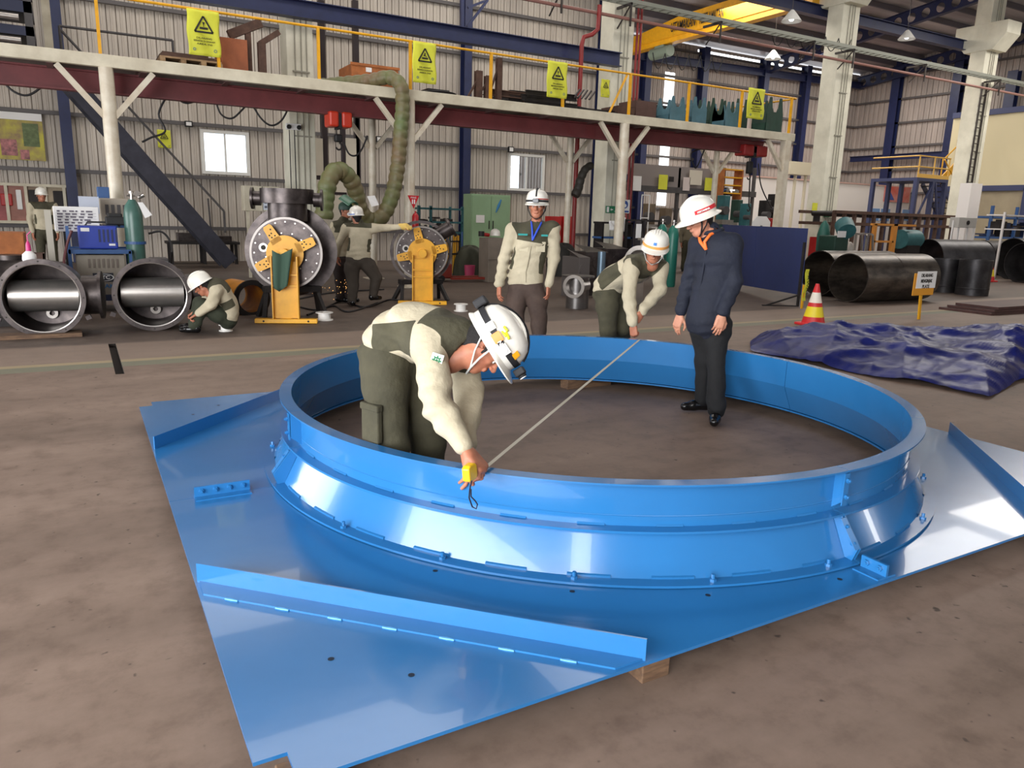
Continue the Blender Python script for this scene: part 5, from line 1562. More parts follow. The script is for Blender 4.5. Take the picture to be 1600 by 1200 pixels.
# company poster
t = thing('poster', 'large poster with yellow and pink print hanging on the far left wall', 'poster', (-1.5, YW-.15, 3))
b = MB(); a = pbox(b, -4, 176, 68, 250, YW-.16, .02); b.build('sheet', mat('poster_print', (196, 188, 66), .6, rgb2=(126, 96, 92), scale=1.6), t)
x0_, x1_, z0_, z1_ = a
b = MB(); b.box((x0_, YW-.168, z1_-.18), (x1_, YW-.16, z1_)); b.build('poster_header', PAPER, t)
b = MB(); b.box((x0_+(x1_-x0_)*.55, YW-.168, z0_+.35), (x1_-.1, YW-.16, z1_-.25)); b.build('poster_text_block', mat('poster_green', (110, 124, 84), .7, noise=.4, scale=9), t)
b = MB(); b.box((x0_+(x1_-x0_)*.45, YW-.168, z0_+.02), (x1_-.35, YW-.16, z0_+.26)); b.box((x0_+.05, YW-.168, z0_+.1), (x0_+.4, YW-.16, z0_+.5)); b.build('poster_photo', mat('poster_pink', (196, 128, 128), .7, rgb2=(120, 84, 84), scale=8), t)

def warn_banner(x0, y0, x1, y1, Y, label, lines=('DILARANG', 'BERADA DI BAWAH', 'AREA INI'), group='lime warning banners', kind=0, waves=True):
    """lime cloth banner with a black warning triangle; hangs in the plane Y"""
    a = prect(x0, y0, x1, y1, Y); w = a[1]-a[0]; h = a[3]-a[2]; cx = (a[0]+a[1])/2
    t = thing('warning_banner', label, 'banner', (cx, Y, a[2]), group=group)
    b = MB(); sl = (ony((x0+x1)/2, y1, Y)-ony((x0+x1)/2, y0, Y)).x*0
    def fn(u, v): return (a[0]+w*u+(.012*math.sin(v*9) if waves else 0), Y+(.014*math.sin(u*11+v*3)+.01*math.sin(v*8+u*2) if waves else 0), a[2]+h*v)
    b.grid(fn, 14, 14); b.build('cloth', LIME, t, smooth=180, solid=.004)
    f = Y-.032; s_ = w*.33; cz = a[2]+h*.68
    T = [Vector((cx, f, cz+s_*.75)), Vector((cx+s_*.86, f, cz-s_*.72)), Vector((cx-s_*.86, f, cz-s_*.72))]
    b = MB()
    for i in range(3): b.bar(T[i], T[(i+1) % 3], .012, w*.055, up=(0, 1, 0)) if False else b.bar(T[i], T[(i+1) % 3], w*.055, .006, up=(0, 1, 0))
    b.box((cx-s_*.38, f-.004, cz-s_*.46), (cx+s_*.38, f+.004, cz-s_*.26))
    if kind == 0: b.add([(cx-s_*.12, f, cz+s_*.22), (cx+s_*.12, f, cz+s_*.22), (cx+s_*.03, f, cz-s_*.1), (cx-s_*.03, f, cz-s_*.1)], [(3, 2, 1, 0)]); b.box((cx-s_*.05, f-.003, cz-s_*.2), (cx+s_*.05, f+.003, cz-s_*.13))
    else:
        b.ball((cx-.0, f, cz+s_*.2), s_*.09, 8, 6, scale=(1, .1, 1)); b.bar((cx, f, cz+s_*.12), (cx-s_*.12, f, cz-s_*.12), s_*.16, .006, up=(0, 1, 0)); b.bar((cx-s_*.05, f, cz), (cx+s_*.22, f, cz-s_*.2), s_*.07, .006, up=(0, 1, 0))
    b.build('warning_triangle', BLKL, t)
    for i, ln in enumerate(lines):
        lettering(ln, frame((cx, f, a[2]+h*(.375-.065*i)), (1, 0, 0), (0, -1, 0)), h*.058, BLKL, t, name='banner_text', width=min(w*.66, w*.06*len(ln)))
    b = MB(); b.lathe([(w*.02, 0), (w*.05, 0), (w*.05, .003), (w*.02, .003)], (cx-w*.32, f, a[2]+h*.12), (0, -1, 0), n=12, closed=True); b.lathe([(w*.03, 0), (w*.055, 0), (w*.055, .003), (w*.03, .003)], (cx+w*.33, f, a[2]+h*.12), (0, -1, 0), n=12, closed=True); b.build('banner_emblem', mat('emblem_grey', (110, 128, 108), .6), t)
    return t
YBN = YM-.04
warn_banner(293, 16, 343, 87, YBN, 'leftmost lime warning banner tied to the yellow railing, beside the wooden crate')
warn_banner(645, 66, 681, 130, YBN, 'second lime warning banner from the left on the yellow railing, right of the duct', kind=1)
warn_banner(855, 96, 886, 153, YBN, 'third lime warning banner on the yellow railing, before the dark steel pile', kind=0)
warn_banner(1168, 138, 1194, 186, YBN, 'rightmost lime warning banner on the yellow railing, before the green saddles', kind=1)
warn_banner(939, 124, 952, 152, 18.1, 'small lime warning banner on the face of the second concrete pillar', lines=())
warn_banner(246, 203, 267, 231, YW-.17, 'small lime warning sign on the cream wall under the stairs', waves=False, lines=())

# emergency lamp boxes
for (x0, y0, x1, y1, lab) in ((289, 189, 301, 198, 'small framed exit lamp above the left wall window'), (588, 213, 600, 222, 'small framed exit lamp right of the orange hoist'), (795, 229, 803, 238, 'small framed exit lamp above the right wall window')):
    t = thing('exit_lamp', lab, 'lamp', tuple(ony(x0, y0, YW-.2)))
    b = MB(); a = pbox(b, x0, y0, x1, y1, YW-.2, .08); b.build('housing', M_BLACK, t); b = MB(); b.box((a[0]+.03, YW-.21, a[2]+.03), (a[1]-.03, YW-.2, a[3]-.03)); b.build('lamp_face', PAPER, t)
# fluorescent lamps under the mezzanine
def batten(x0, y0, x1, y1, Y, label):
    A = ony(x0, y0, Y); B = ony(x1, y1, Y); B.z = A.z = (A.z+B.z)/2
    t = thing('fluorescent_lamp', label, 'lamp', tuple((A+B)/2))
    b = MB(); b.bar(A+Vector((0, 0, .05)), B+Vector((0, 0, .05)), .14, .05); b.build('lamp_body', M_WHITE, t)
    b = MB(); b.cyl(A+Vector((.03, 0, 0)), B-Vector((.03, 0, 0)), .022, n=8); b.build('tube', mat('tube_glow', (255, 252, 240), .5, emit=9), t)
    b = MB(); b.cyl(A+Vector((.2, 0, .05)), (A.x+.2, Y, ZT-.1), .008, n=5); b.cyl(B+Vector((-.2, 0, .05)), (B.x-.2, Y, ZT-.1), .008, n=5); b.build('hanger', DARK, t)
batten(768, 199, 825, 208, 16.6, 'lit fluorescent batten under the mezzanine left of the standing man')
batten(1090, 227, 1133, 232, 16.6, 'lit fluorescent batten under the mezzanine right end')

# stair flight along the back wall
t = thing('staircase', 'dark steel staircase descending from the mezzanine along the cream wall', 'stairs', (3, 22, 0))
A = ony(104, 128, 21.5); B = onz(352, 404); B = Vector((B.x, 21.9, .05)); B = ony(352, 408, 22.0)
B.z = max(B.z, .05)
for dy in (0, -.9):
    b = MB(); b.bar(A+Vector((0, dy, 0)), B+Vector((0, dy, 0)), .06, .42); b.build('stringer', mat('stair_slate', (62, 62, 74), .6, .2, noise=.3, scale=4), t)
    if dy == 0: continue
n_ = 16
for i in range(1, n_):
    p = A.lerp(B, i/n_); b = MB(); b.box((p.x-.12, p.y-.9, p.z-.03), (p.x+.12, p.y, p.z)); b.build('tread', DGREY, t)
b = MB(); U = ony(192, 158, 21.1); Vv = ony(350, 330, 21.1); b.bar(U, Vv, .05, .05); b.bar(Vv, Vv-Vector((0, 0, .55)), .05, .05); b.bar(ony(325, 310, 21.1), ony(331, 372, 21.1), .04, .04); b.build('handrail', DGREY, t)
t = thing('workbench', 'low dark steel bench against the wall right of the stair foot', 'bench', tuple(onz(320, 418)))
p0 = ony(272, 395, 21.0); p1 = ony(392, 395, 21.0)
b = MB(); b.box((p0.x, 22.5, .55), (p1.x, 23.3, .62)); b.build('bench_top', DARK, t)
for x in (p0.x+.1, (p0.x+p1.x)/2, p1.x-.1):
    b = MB(); b.box((x-.04, 22.55, 0), (x+.04, 22.63, .55)); b.build('leg', DARK, t)
    b = MB(); b.box((x-.04, 23.2, 0), (x+.04, 23.28, .55)); b.build('leg', DARK, t)
b = MB(); b.box((p0.x+.3, 22.8, .62), (p0.x+.9, 23.2, .85)); b.box((p0.x+1.3, 22.7, .62), (p0.x+1.7, 23.1, .78)); simple('steel_offcuts', 'dark steel offcut blocks on the low bench', 'steel part', b, STL, bevel=.01)

# electrical cabinet on pillar 1 and signs
t = thing('electrical_cabinet', 'wide cream electrical cabinet with posted sheets left of the first pillar', 'cabinet', (4, 18.2, 1.6))
b = MB(); a = pbox(b, 381, 291, 438, 330, 17.9, .3); b.build('cabinet_body', M_CREAMP, t, bevel=.01); x0_, x1_, z0_, z1_ = a; w_ = x1_-x0_
b = MB(); b.box((x0_+w_*.28, 17.893, z0_+.03), (x0_+w_*.285+.006, 17.9, z1_-.15)); b.box((x0_+w_*.5, 17.893, z0_), (x0_+w_*.5+.01, 17.9, z1_)); b.build('door_gap', DGREY, t)
for f_ in (.52, .76):
    b = MB(); b.box((x0_+w_*f_, 17.89, z0_+.03), (x0_+w_*(f_+.2), 17.898, z1_-.12)); q = b.build('posted_sheet', mat('sheet_pale_blue', (206, 212, 222), .7), t)
    b = MB()
    for i in range(4): b.box((x0_+w_*(f_+.03), 17.886, z0_+.07+i*.1), (x0_+w_*(f_+.1), 17.89, z0_+.12+i*.1))
    b.build('sheet_print', mat('print_grey', (90, 96, 110), .7), q)
for x in (x0_+.1, x1_-.1): 
    b = MB(); b.box((x-.03, 18.05, 0), (x+.03, 18.1, z0_)); b.build('leg', M_CREAMP, t)
SG = mat('sign_green', (20, 112, 74), .5)
def exit_sign(x0, y0, x1, y1, Y, label):
    t = thing('exit_sign', label, 'sign', tuple(ony((x0+x1)/2, (y0+y1)/2, Y)), group=None)
    b = MB(); a = pbox(b, x0, y0, x1, y1, Y, .02); b.build('sign_plate', SG, t); w = a[1]-a[0]; h = a[3]-a[2]
    b = MB(); f = Y-.004
    b.box((a[0]+w*.05, f, a[2]+h*.12), (a[0]+w*.24, Y, a[3]-h*.12)); cx = a[0]+w*.42; cz = (a[2]+a[3])/2
    b.box((cx, f, cz-h*.06), (cx+w*.14, Y, cz+h*.06)); b.add([(cx, f, cz+h*.22), (cx-w*.07, f, cz), (cx, f, cz-h*.22)], [(0, 1, 2)])
    cx = a[0]+w*.8; b.ball((cx+w*.02, f, cz+h*.27), h*.1, 8, 6, scale=(1, .1, 1)); b.bar((cx+w*.01, f, cz+h*.18), (cx-w*.03, f, cz-h*.05), .006, w*.05, up=(1, 0, 0)); b.bar((cx-w*.03, f, cz-h*.05), (cx+w*.05, f, cz-h*.3), .006, w*.03, up=(1, 0, 0)); b.bar((cx-w*.03, f, cz-h*.05), (cx-w*.1, f, cz-h*.3), .006, w*.03, up=(1, 0, 0)); b.bar((cx, f, cz+h*.12), (cx+w*.08, f, cz), .006, w*.02, up=(1, 0, 0))
    b.build('running_man_and_arrow', PAPER, t)
exit_sign(448, 298, 475, 311, YP-.36, 'green emergency exit sign on the first concrete pillar')
exit_sign(947, 322, 966, 333, YP-.36, 'green emergency exit sign on the second concrete pillar')
t = thing('mandatory_sign', 'white sign with a round blue symbol on the second pillar', 'sign', tuple(ony(976, 322, YP-.45)))
b = MB(); a = pbox(b, 969, 312, 984, 333, YP-.45, .02); b.build('sign_plate', PAPER, t); cx = (a[0]+a[1])/2; b = MB(); b.cyl((cx, YP-.455, a[3]-.14), (cx, YP-.45, a[3]-.14), .11, n=20); b.box((a[0]+.03, YP-.455, a[2]+.02), (a[1]-.03, YP-.45, a[2]+.07)); b.build('blue_symbol', mat('sign_blue', (40, 78, 150), .5), t)
b = MB(); b.cyl((cx, YP-.46, a[3]-.17), (cx, YP-.455, a[3]-.17), .05, n=12); b.build('pictogram', PAPER, t)
# cable bracket plate on pillar 1
t = thing('cable_anchor', 'small pale plate with pulleys on the first pillar holding hanging cables', 'bracket', tuple(ony(458, 197, YP-.4)))
b = MB(); a = pbox(b, 447, 193, 471, 203, YP-.42, .06); b.build('plate', PAPER, t, bevel=.01)
for x in (a[0]+.06, a[1]-.06):
    b = MB(); b.cyl((x, YP-.46, a[2]+.06), (x, YP-.42, a[2]+.06), .05, n=12); b.build('pulley', M_BLACK, t)

# door opening with cream panels right of pillar 1
t = thing('partition_frame', 'dark steel door frame with cream panels behind the orange hoist', 'partition', (6, 20.5, 0))
YD = 20.3
for (x0, x1) in ((474, 489), (505, 541), (556, 562)):
    b = MB(); a = prect(x0, 100, x1, 432, YD); b.box((a[0], YD, 0), (a[0]+.14, YD+.14, ony(x0, 0, YD).z)); b.box((a[1]-.10, YD, 0), (a[1], YD+.12, ony(x0, 150, YD).z)); b.build('frame_upright', mat('umber_steel', (58, 48, 50), .6, .2), t)
b = MB()
for (x0, y0, x1, y1) in ((488, 273, 560, 282), (488, 292, 540, 304)): pbox(b, x0, y0, x1, y1, YD-.02, .1)
b.build('frame_rail', MATS['umber_steel'], t)
for (x0, y0, x1, y1) in ((490, 216, 505, 274), (541, 216, 557, 275), (492, 283, 555, 300), (487, 305, 540, 378)):
    b = MB(); pbox(b, x0, y0, x1, y1, YD-.06, .04); b.build('panel', mat('panel_cream', (206, 196, 178), .55, noise=.1, scale=2), t)
b = MB(); pbox(b, 483, 327, 488, 337, YD-.3, .01); b.build('sticker', mat('sticker_orange', (208, 150, 60), .6), t)

# orange hoist on the monorail
def hoist(xc, y0, y1, yh, label, m, Y=15.75):
    p = ony(xc, y0, Y); t = thing('chain_hoist', label, 'hoist', tuple(p))
    k = (ony(xc+10, y0, Y)-ony(xc-10, y0, Y)).x/20
    b = MB(); zt_ = ZB-.34; zm = ony(xc, (y0+y1)/2+4, Y).z; b.box((p.x-.24, Y-.16, zm+.1), (p.x+.22, Y+.16, zt_)); b.build('trolley', m, t, bevel=.02)
    b = MB(); b.box((p.x-18*k, Y-.2, zm-.17), (p.x-3*k, Y+.2, zm+.13)); b.box((p.x+2*k, Y-.2, zm-.17), (p.x+18*k, Y+.2, zm+.13)); b.build('motor_housing', m, t, bevel=.04)
    b = MB(); b.box((p.x-3*k, Y-.16, zm-.2), (p.x+2*k, Y+.16, zm+.1)); b.build('gear_block', M_BLACK, t)
    zh = ony(xc, yh, Y).z; b = MB(); b.box((p.x-.09, Y-.07, zh), (p.x+.07, Y+.07, zm-.3)); b.build('hook_block', M_BLACK, t, bevel=.03)
    b = MB(); b.cyl((p.x-.04, Y, zm-.3), (p.x-.04, Y, zm-.18), .012, n=6); b.cyl((p.x+.04, Y, zm-.3), (p.x+.04, Y, zm-.18), .012, n=6); b.tube([(p.x+.06*math.sin(a)*1.0, Y, zh-.08+.07*math.cos(a)) for a in [(.2+4.2*i/12) for i in range(13)]], .018, n=6); b.build('chain_and_hook', DARK, t)
    return t
HO = mat('hoist_orange', (206, 58, 34), .4, noise=.15, scale=3)
hoist(528, 164, 200, 222, 'orange electric chain hoist hanging from the maroon monorail left of the duct', HO)
hoist(1176, 212, 250, 272, 'dull red chain hoist hanging near the right end of the mezzanine', mat('hoist_red', (150, 34, 34), .45, noise=.2, scale=3))
b = MB(); A = ony(1172, 272, 15.75); Z2 = ony(1170, 322, 15.75); b.cyl(A, Z2, .02, n=6); b.tube([Z2+Vector((.05*math.sin(a), 0, -.07+.07*math.cos(a))) for a in [4.5*i/10 for i in range(11)]], .02, n=6); simple('lifting_chain', 'thin lifting chain with hook below the dull red hoist', 'chain', b, DARK)

# hanging cables below the mezzanine
for pts, lab in ((((0, 122), (20, 142), (42, 149), (62, 138), (70, 124)), 'thin cable loop under the mezzanine at the far left'),
                 (((262, 148), (248, 178), (258, 205), (236, 215), (222, 222)), 'black cable dropping beside the stair handrail'),
                 (((272, 150), (290, 161), (312, 156), (332, 150), (345, 178), (362, 185), (378, 172), (388, 160)), 'wavy black cable between stair and first pillar'),
                 (((392, 160), (408, 185), (424, 196), (440, 188), (452, 166)), 'black cable loop left of the first pillar'),
                 (((537, 222), (545, 240), (556, 243), (566, 232), (574, 212)), 'black cable loop below the orange hoist'),
                 (((1100, 235), (1092, 255), (1086, 262), (1080, 240), (1098, 232)), 'thick black cable coil below the right fluorescent batten'),
                 (((1185, 255), (1188, 285), (1195, 305), (1206, 325)), 'long thin cable hanging right of the dull red hoist')):
    hose([ony(x, y, 15.9) for x, y in pts], .018, lab, 'hanging_cable', cat='cable')
for (x0, x1) in ((461, 461), (469, 471)):
    b = MB(); A = ony(x0-9, 203, YP-.5); B = ony(x1-2, 372, YP-.5); b.cyl((A.x, A.y, A.z), (A.x, B.y, B.z), .012, n=6); simple('pendant_cable', 'thin dark pendant cable on the first pillar, %s one' % ('left' if x0 == 461 else 'right'), 'cable', b, HOSE)
b = MB(); pbox(b, 467, 318, 473, 338, YP-.56, .05); simple('pendant_control', 'small green hoist pendant hanging on the first pillar', 'control', b, mat('pendant_green', (50, 110, 70), .5), bevel=.01)

# flexible green fume duct
def duct(path, r, label, m, name='fume_duct', ends=True):
    P_ = [Vector(p) for p in path]; out = []
    for i in range(len(P_)-1):
        p0, p1, p2, p3 = P_[max(i-1, 0)], P_[i], P_[i+1], P_[min(i+2, len(P_)-1)]
        L = max(6, int((p2-p1).length/.028))
        for k in range(L):
            t = k/L; out.append(.5*((2*p1)+(-p0+p2)*t+(2*p0-5*p1+4*p2-p3)*t*t+(-p0+3*p1-3*p2+p3)*t**3))
    out.append(P_[-1])
    s = 0; rr = []
    for i, p in enumerate(out):
        if i: s += (p-out[i-1]).length
        rr.append(r*(.92+.30*i/len(out))*(1-.12*abs(math.cos(s/.17*PI))**6+.02*math.sin(s*23)))
    b = MB(); b.tube(out, rr, n=16)
    return simple(name, label, 'duct', b, m, smooth=50)
DGM = mat('duct_green', (96, 108, 66), .5, rgb2=(112, 92, 66), scale=1.3, bump=.3, bscale=14)
YD2 = 14.82
pth = [ony(498, 134, 15.6), ony(540, 130, 15.4), ony(580, 126, 15.2), ony(608, 121, 15.0), ony(626, 134, YD2), ony(629, 165, YD2), ony(626, 205, YD2), ony(622, 255, YD2), ony(613, 305, YD2), ony(597, 338, YD2), ony(578, 344, YD2), ony(563, 328, YD2-.1), ony(556, 300, YD2-.2), ony(545, 277, YD2-.3), ony(527, 266, YD2-.4), ony(514, 282, YD2-.5), ony(508, 312, YD2-.5), ony(506, 342, YD2-.5)]
duct(pth, .145, 'fat green ribbed fume duct drooping from the mezzanine in a U shape', DGM)
b = MB(); q = ony(581, 315, YD2-.2); b.add([q+Vector((-.1, 0, .1)), q+Vector((.06, 0, .12)), q+Vector((.14, -.02, -.06)), q+Vector((-.02, -.04, -.1))], [(0, 1, 2, 3)]); simple('paper_note', 'small pale paper note hanging on the green duct', 'paper', b, PAPER, solid=.003)
duct([ony(925, 258, 17.3), ony(915, 264, 17.3), ony(908, 278, 17.3), ony(903, 296, 17.3), ony(898, 306, 17.3)], .11, 'short black ribbed hose curling beside the second pillar', mat('duct_black', (48, 44, 38), .6), 'ribbed_hose')

# ---------------------------------------------------------------- yellow rotating stands with vessels
def positioner(P, zc, label, vlabel, R, ang, ax):
    """I-beam stand with three-armed plate; a drum vessel sits behind it"""
    P = Vector(P); ax = Vector(ax).normalized(); sd = Vector((-ax.y, ax.x, 0)); 
    if sd.dot(RG) < 0: sd = -sd
    t = thing('rotator_stand', label, 'stand', (P.x, P.y, 0), group='yellow rotator stands')
    b = MB(); b.bar(P-sd*.42+Vector((0, 0, .035)), P+sd*.42+Vector((0, 0, .035)), .12, .06); b.bar(P-ax*.0+Vector((0, 0, .035)), P-ax*.95+Vector((0, 0, .035)), .14, .07); b.build('base_beam', M_YEL, t, bevel=.006)
    for s_ in (-1, 1):
        for k in (.30,): q = P+sd*s_*k+Vector((0, 0, .035))+ax*.061; bb = MB(); bb.cyl(q, q+ax*.003, .014, n=10); bb.build('bolt_hole', BLKL, t)
    b = MB(); w = .17
    for s_ in (-1, 1): b.bar(P+sd*s_*w+Vector((0, 0, .07)), P+sd*s_*w+Vector((0, 0, zc-.03)), .016 if True else 0, .14, up=ax)
    b.bar(P-ax*.02+Vector((0, 0, .07)), P-ax*.02+Vector((0, 0, zc-.10)), w*2, .016, up=ax); b.build('column', M_YEL, t)
    b = MB(); b.bar(P+sd*-w+ax*.04+Vector((0, 0, zc-.28)), P+sd*w+ax*.04+Vector((0, 0, zc-.28)), .03, .02); b.bar(P+sd*-w+ax*.04+Vector((0, 0, zc*.55)), P+sd*w+ax*.04+Vector((0, 0, zc*.55)), .03, .02); b.build('stiffener', M_YEL, t)
    b = MB(); b.box((-.26, -.012, 0), (.0, .012, .5), 0, frame(P-ax*.1+Vector((0, 0, .07)), ax, UPS)); b.build('gusset', M_YEL, t)
    # star plate
    c = P-ax*.10+Vector((0, 0, zc)); M = Matrix((sd, UPS, ax)).transposed().to_4x4(); M.translation = c
    r0 = .25; poly = []
    st_pts = []
    arms = [math.radians(a) for a in ang]
    K = 60
    b = MB(); b.lathe([(0, 0), (r0, 0), (r0, .022), (0, .022)], c, ax, n=36)
    for a in arms:
        Mr = M @ Matrix.Rotation(a, 4, 'Z'); b.prism([(r0*.7, -.075), (r0+.16, -.062), (r0+.19, -.045), (r0+.19, .045), (r0+.16, .062), (r0*.7, .075)], 0, .022, 0, Mr)
    sp_ = b.build('star_plate', M_YEL, t, smooth=30)
    b = MB()
    for a in arms:
        Mr = M @ Matrix.Rotation(a, 4, 'Z')
        for (x, y) in ((r0+.02, -.025), (r0+.02, .025), (r0+.07, 0), (r0+.06, .038), (r0+.12, -.02)):
            q = Mr @ Vector((x, y, .022)); b.cyl(q, q+ax*.003, .011, n=8)
    b.build('hole_pattern', BLKL, sp_)
    b = MB(); b.cyl(c+ax*.02, c+ax*.16, .07, n=20); b.cyl(c-ax*.14, c, .08, n=20); b.build('spindle', M_YEL, t, smooth=40)
    # vessel on the plate
    v = thing('drum_vessel', vlabel, 'vessel', tuple(c-ax*.5), group='vessels on rotator stands')
    q = c-ax*.13
    b = MB(); b.lathe([(0, 0), (R*.98, 0), (R, -.015), (R, -.05), (R*.9, -.055), (R*.9, -.55), (R*.6, -.68), (0, -.74)], q, ax, n=48); b.build('drum', STL, v, smooth=35)
    b = MB(); b.lathe([(R*.93, .001), (R*.99, .001), (R*.99, .006), (R*.93, .006)], q, ax, n=48, closed=True); b.build('machined_rim', mat('rim_steel', (128, 122, 118), .35, .7), v, smooth=30)
    for i in range(20):
        a = 2*PI*i/20; u = sd*math.cos(a)+UPS*math.sin(a); p_ = q+u*R*.86; b = MB(); b.cyl(p_, p_+ax*.012, .011, n=6); b.build('bolt', BRIGHT, v)
    for i in range(12):
        a = 2*PI*i/12+.2; u = sd*math.cos(a)+UPS*math.sin(a); p_ = q+u*r0*1.12; b = MB(); b.cyl(p_, p_+ax*.012, .011, n=6); b.build('bolt', BRIGHT, v)
    a = 2.9; u = sd*math.cos(a)+UPS*math.sin(a); p_ = q+u*R*.62; b = MB(); b.cyl(p_, p_+ax*.03, .06, n=18); b.build('port', BRIGHT, v, smooth=40); b = MB(); b.cyl(p_+ax*.03, p_+ax*.034, .035, n=14); b.build('port_hole', BLKL, v)
    return t, v, q, sd, ax
P1 = onz(448, 505); d1 = (C_O-Vector((P1.x, P1.y, 1.54))); AX1 = Vector((-.35, -.94, 0)).normalized()
zc1 = ony(440, 397, P1.y).z
t1_, v1_, q1_, sd1, ax1 = positioner((P1.x, P1.y, 0), zc1, 'yellow rotator stand with a green cloth, left one', 'dark bolted drum with a saddle neck on the left yellow stand', .50, (122, 25, 208), AX1)
# saddle neck on top of vessel 1
b = MB(); c = q1_-ax1*.32+UPS*.44; b.cyl(c, c+UPS*.24, .27, n=28); b.cyl(c+UPS*.24, c+UPS*.44, .37, n=32); b.build('saddle_neck', STL, v1_, smooth=40)
for s_ in (-1, 1):
    b = MB(); q = c+sd1*s_*.46+UPS*.30; b.cyl(q-sd1*s_*.10, q, .10, n=18); b.cyl(q, q+sd1*s_*.03, .15, n=20); b.build('neck_port', STL, v1_, smooth=40)
b = MB(); b.lathe([(.0, 0), (.66, 0), (.66, .03), (.56, .03)], q1_-ax1*.6, ax1, n=40); b.build('rear_flange', STL, v1_, smooth=30)
b = MB()
def fn(u, v):
    p = P1+Vector((0, 0, zc1-.05))+sd1*(-.14+.27*u*(1-.3*v))+ax1*(.12+.025*math.sin(u*9)+.02*v)
    return p+UPS*(.05-.50*v+.14*abs(u-.4))
b.grid(fn, 10, 10); simple('green_cloth', 'dark green cloth hanging on the left yellow stand', 'cloth', b, mat('cloth_green', (60, 84, 70), .9), smooth=180, solid=.006)
P2 = onz(660, 476); AX2 = AX1
zc2_ = ony(655, 396, P2.y).z
t2_, v2_, q2_, sd2, ax2 = positioner((P2.x, P2.y, 0), zc2_, 'yellow rotator stand behind the bending foreground worker', 'dark bolted drum under the welder\'s outstretched glove', .46, (103, 15, 192), AX2)
b = MB(); b.lathe([(.50, -.3), (.55, -.3), (.55, -.36), (.50, -.36)], q2_, ax2, n=40, closed=True); b.build('rear_flange', STL, v2_, smooth=30)
b = MB(); q = q2_-ax2*.35+UPS*.3+sd2*.3; b.cyl(q, q+(UPS*.6+sd2).normalized()*.25, .13, n=20); b.cyl(q+(UPS*.6+sd2).normalized()*.25, q+(UPS*.6+sd2).normalized()*.29, .18, n=20); b.build('side_nozzle', STL, v2_, smooth=40)
# supports of the vessels
for k, (q, lab) in enumerate(((q1_-ax1*.45, 'dark trestle carrying the left drum vessel'), (q2_-ax2*.45, 'dark trestle carrying the right drum vessel'))):
    tr_ = thing('trestle', lab, 'trestle', (q.x, q.y, 0)); zt_ = q.z-.5
    b = MB(); b.box((q.x-.4, q.y-.1, zt_-.08), (q.x+.4, q.y+.1, zt_)); b.build('trestle_top', DARK, tr_)
    for sx in (-1, 1):
        b = MB(); b.bar((q.x+sx*.35, q.y, zt_-.05), (q.x+sx*.45, q.y+.2, 0.0), .06, .06); b.bar((q.x+sx*.35, q.y, zt_-.05), (q.x+sx*.45, q.y-.2, 0.0), .06, .06); b.build('leg', DARK, tr_)
# drum behind stand 1
P = ony(488, 430, 14.2); b = MB(); b.lathe([(0, 0), (.17, 0), (.17, .82), (.15, .82), (.15, .1), (0, .1)], (P.x, 14.2, 0), n=24); simple('steel_drum', 'dark upright steel drum right of the left yellow stand', 'drum', b, mat('drum_brown', (70, 56, 50), .5, .4, noise=.3, scale=5), smooth=40)
# orange pipe piece on the floor
t = thing('elbow_pipe', 'short yellow-orange painted pipe lying behind the crouching welder', 'pipe', tuple(onz(385, 462)))
A = ony(362, 440, 12.3); B = ony(392, 445, 11.6); A.z = B.z = .24
b = MB(); b.lathe([(.21, 0), (.24, 0), (.24, (B-A).length), (.21, (B-A).length)], A, (B-A), n=28, closed=True); b.build('pipe_wall', mat('pipe_amber', (206, 132, 32), .5, noise=.3, scale=5), t, smooth=40)
b = MB(); b.lathe([(.205, 0), (.28, 0), (.28, .03), (.205, .03)], B, (B-A), n=28, closed=True); b.build('pipe_flange', DARK, t, smooth=40)
# white wire spools
def spool(P, label, r=.10, h=.115):
    t = thing('wire_spool', label, 'spool', (P.x, P.y, 0), group='white wire spools'); b = MB()
    b.lathe([(0, 0), (r, 0), (r, .012), (r*.72, .014), (r*.72, h-.014), (r, h-.012), (r, h), (r*.25, h), (r*.25, h*.4), (0, h*.4)], (P.x, P.y, 0), n=26); b.build('spool_body', mat('spool_white', (226, 222, 216), .4), t, smooth=40)
    return t
spool(onz(507, 500), 'white wire spool right of the left yellow stand base', .125, .115)
spool(onz(720, 486), 'white wire spool beside the rising back of the bending foreground worker', .115, .12)
spool(onz(353, 517), 'white wire spool under the crouching welder', .085, .085)
spool(onz(1025, 462), 'white wire spool beside the green gas cylinders', .10, .10)
# cables on the floor near the weld
for k, (pts, lab) in enumerate(((((455, 470), (490, 462), (530, 456), (600, 452)), 'straight black welding cable on the floor left of the welders'), (((470, 480), (500, 484), (535, 470), (570, 480), (610, 468), (640, 474)), 'tangled black welding cable around the welders feet'), (((480, 492), (520, 478), (545, 487), (590, 473)), 'second loop of black welding cable before the welders feet'))):
    hose([onz(x, y, .016) for x, y in pts], .014, lab, 'welding_cable', cat='cable')
# weld glow and sparks
rs = random.Random(5); b = MB()
for i in range(45):
    p = atd(rs.uniform(465, 545), rs.gauss(450, 7), rs.uniform(12.2, 12.9)); b.ball(p, rs.uniform(.002, .006), 5, 4)
tag(b.build('weld_sparks', mat('spark_glow', (255, 190, 110), .5, emit=2.5)), 'shower of tiny orange grinding sparks behind the left yellow stand', 'sparks', kind='stuff')
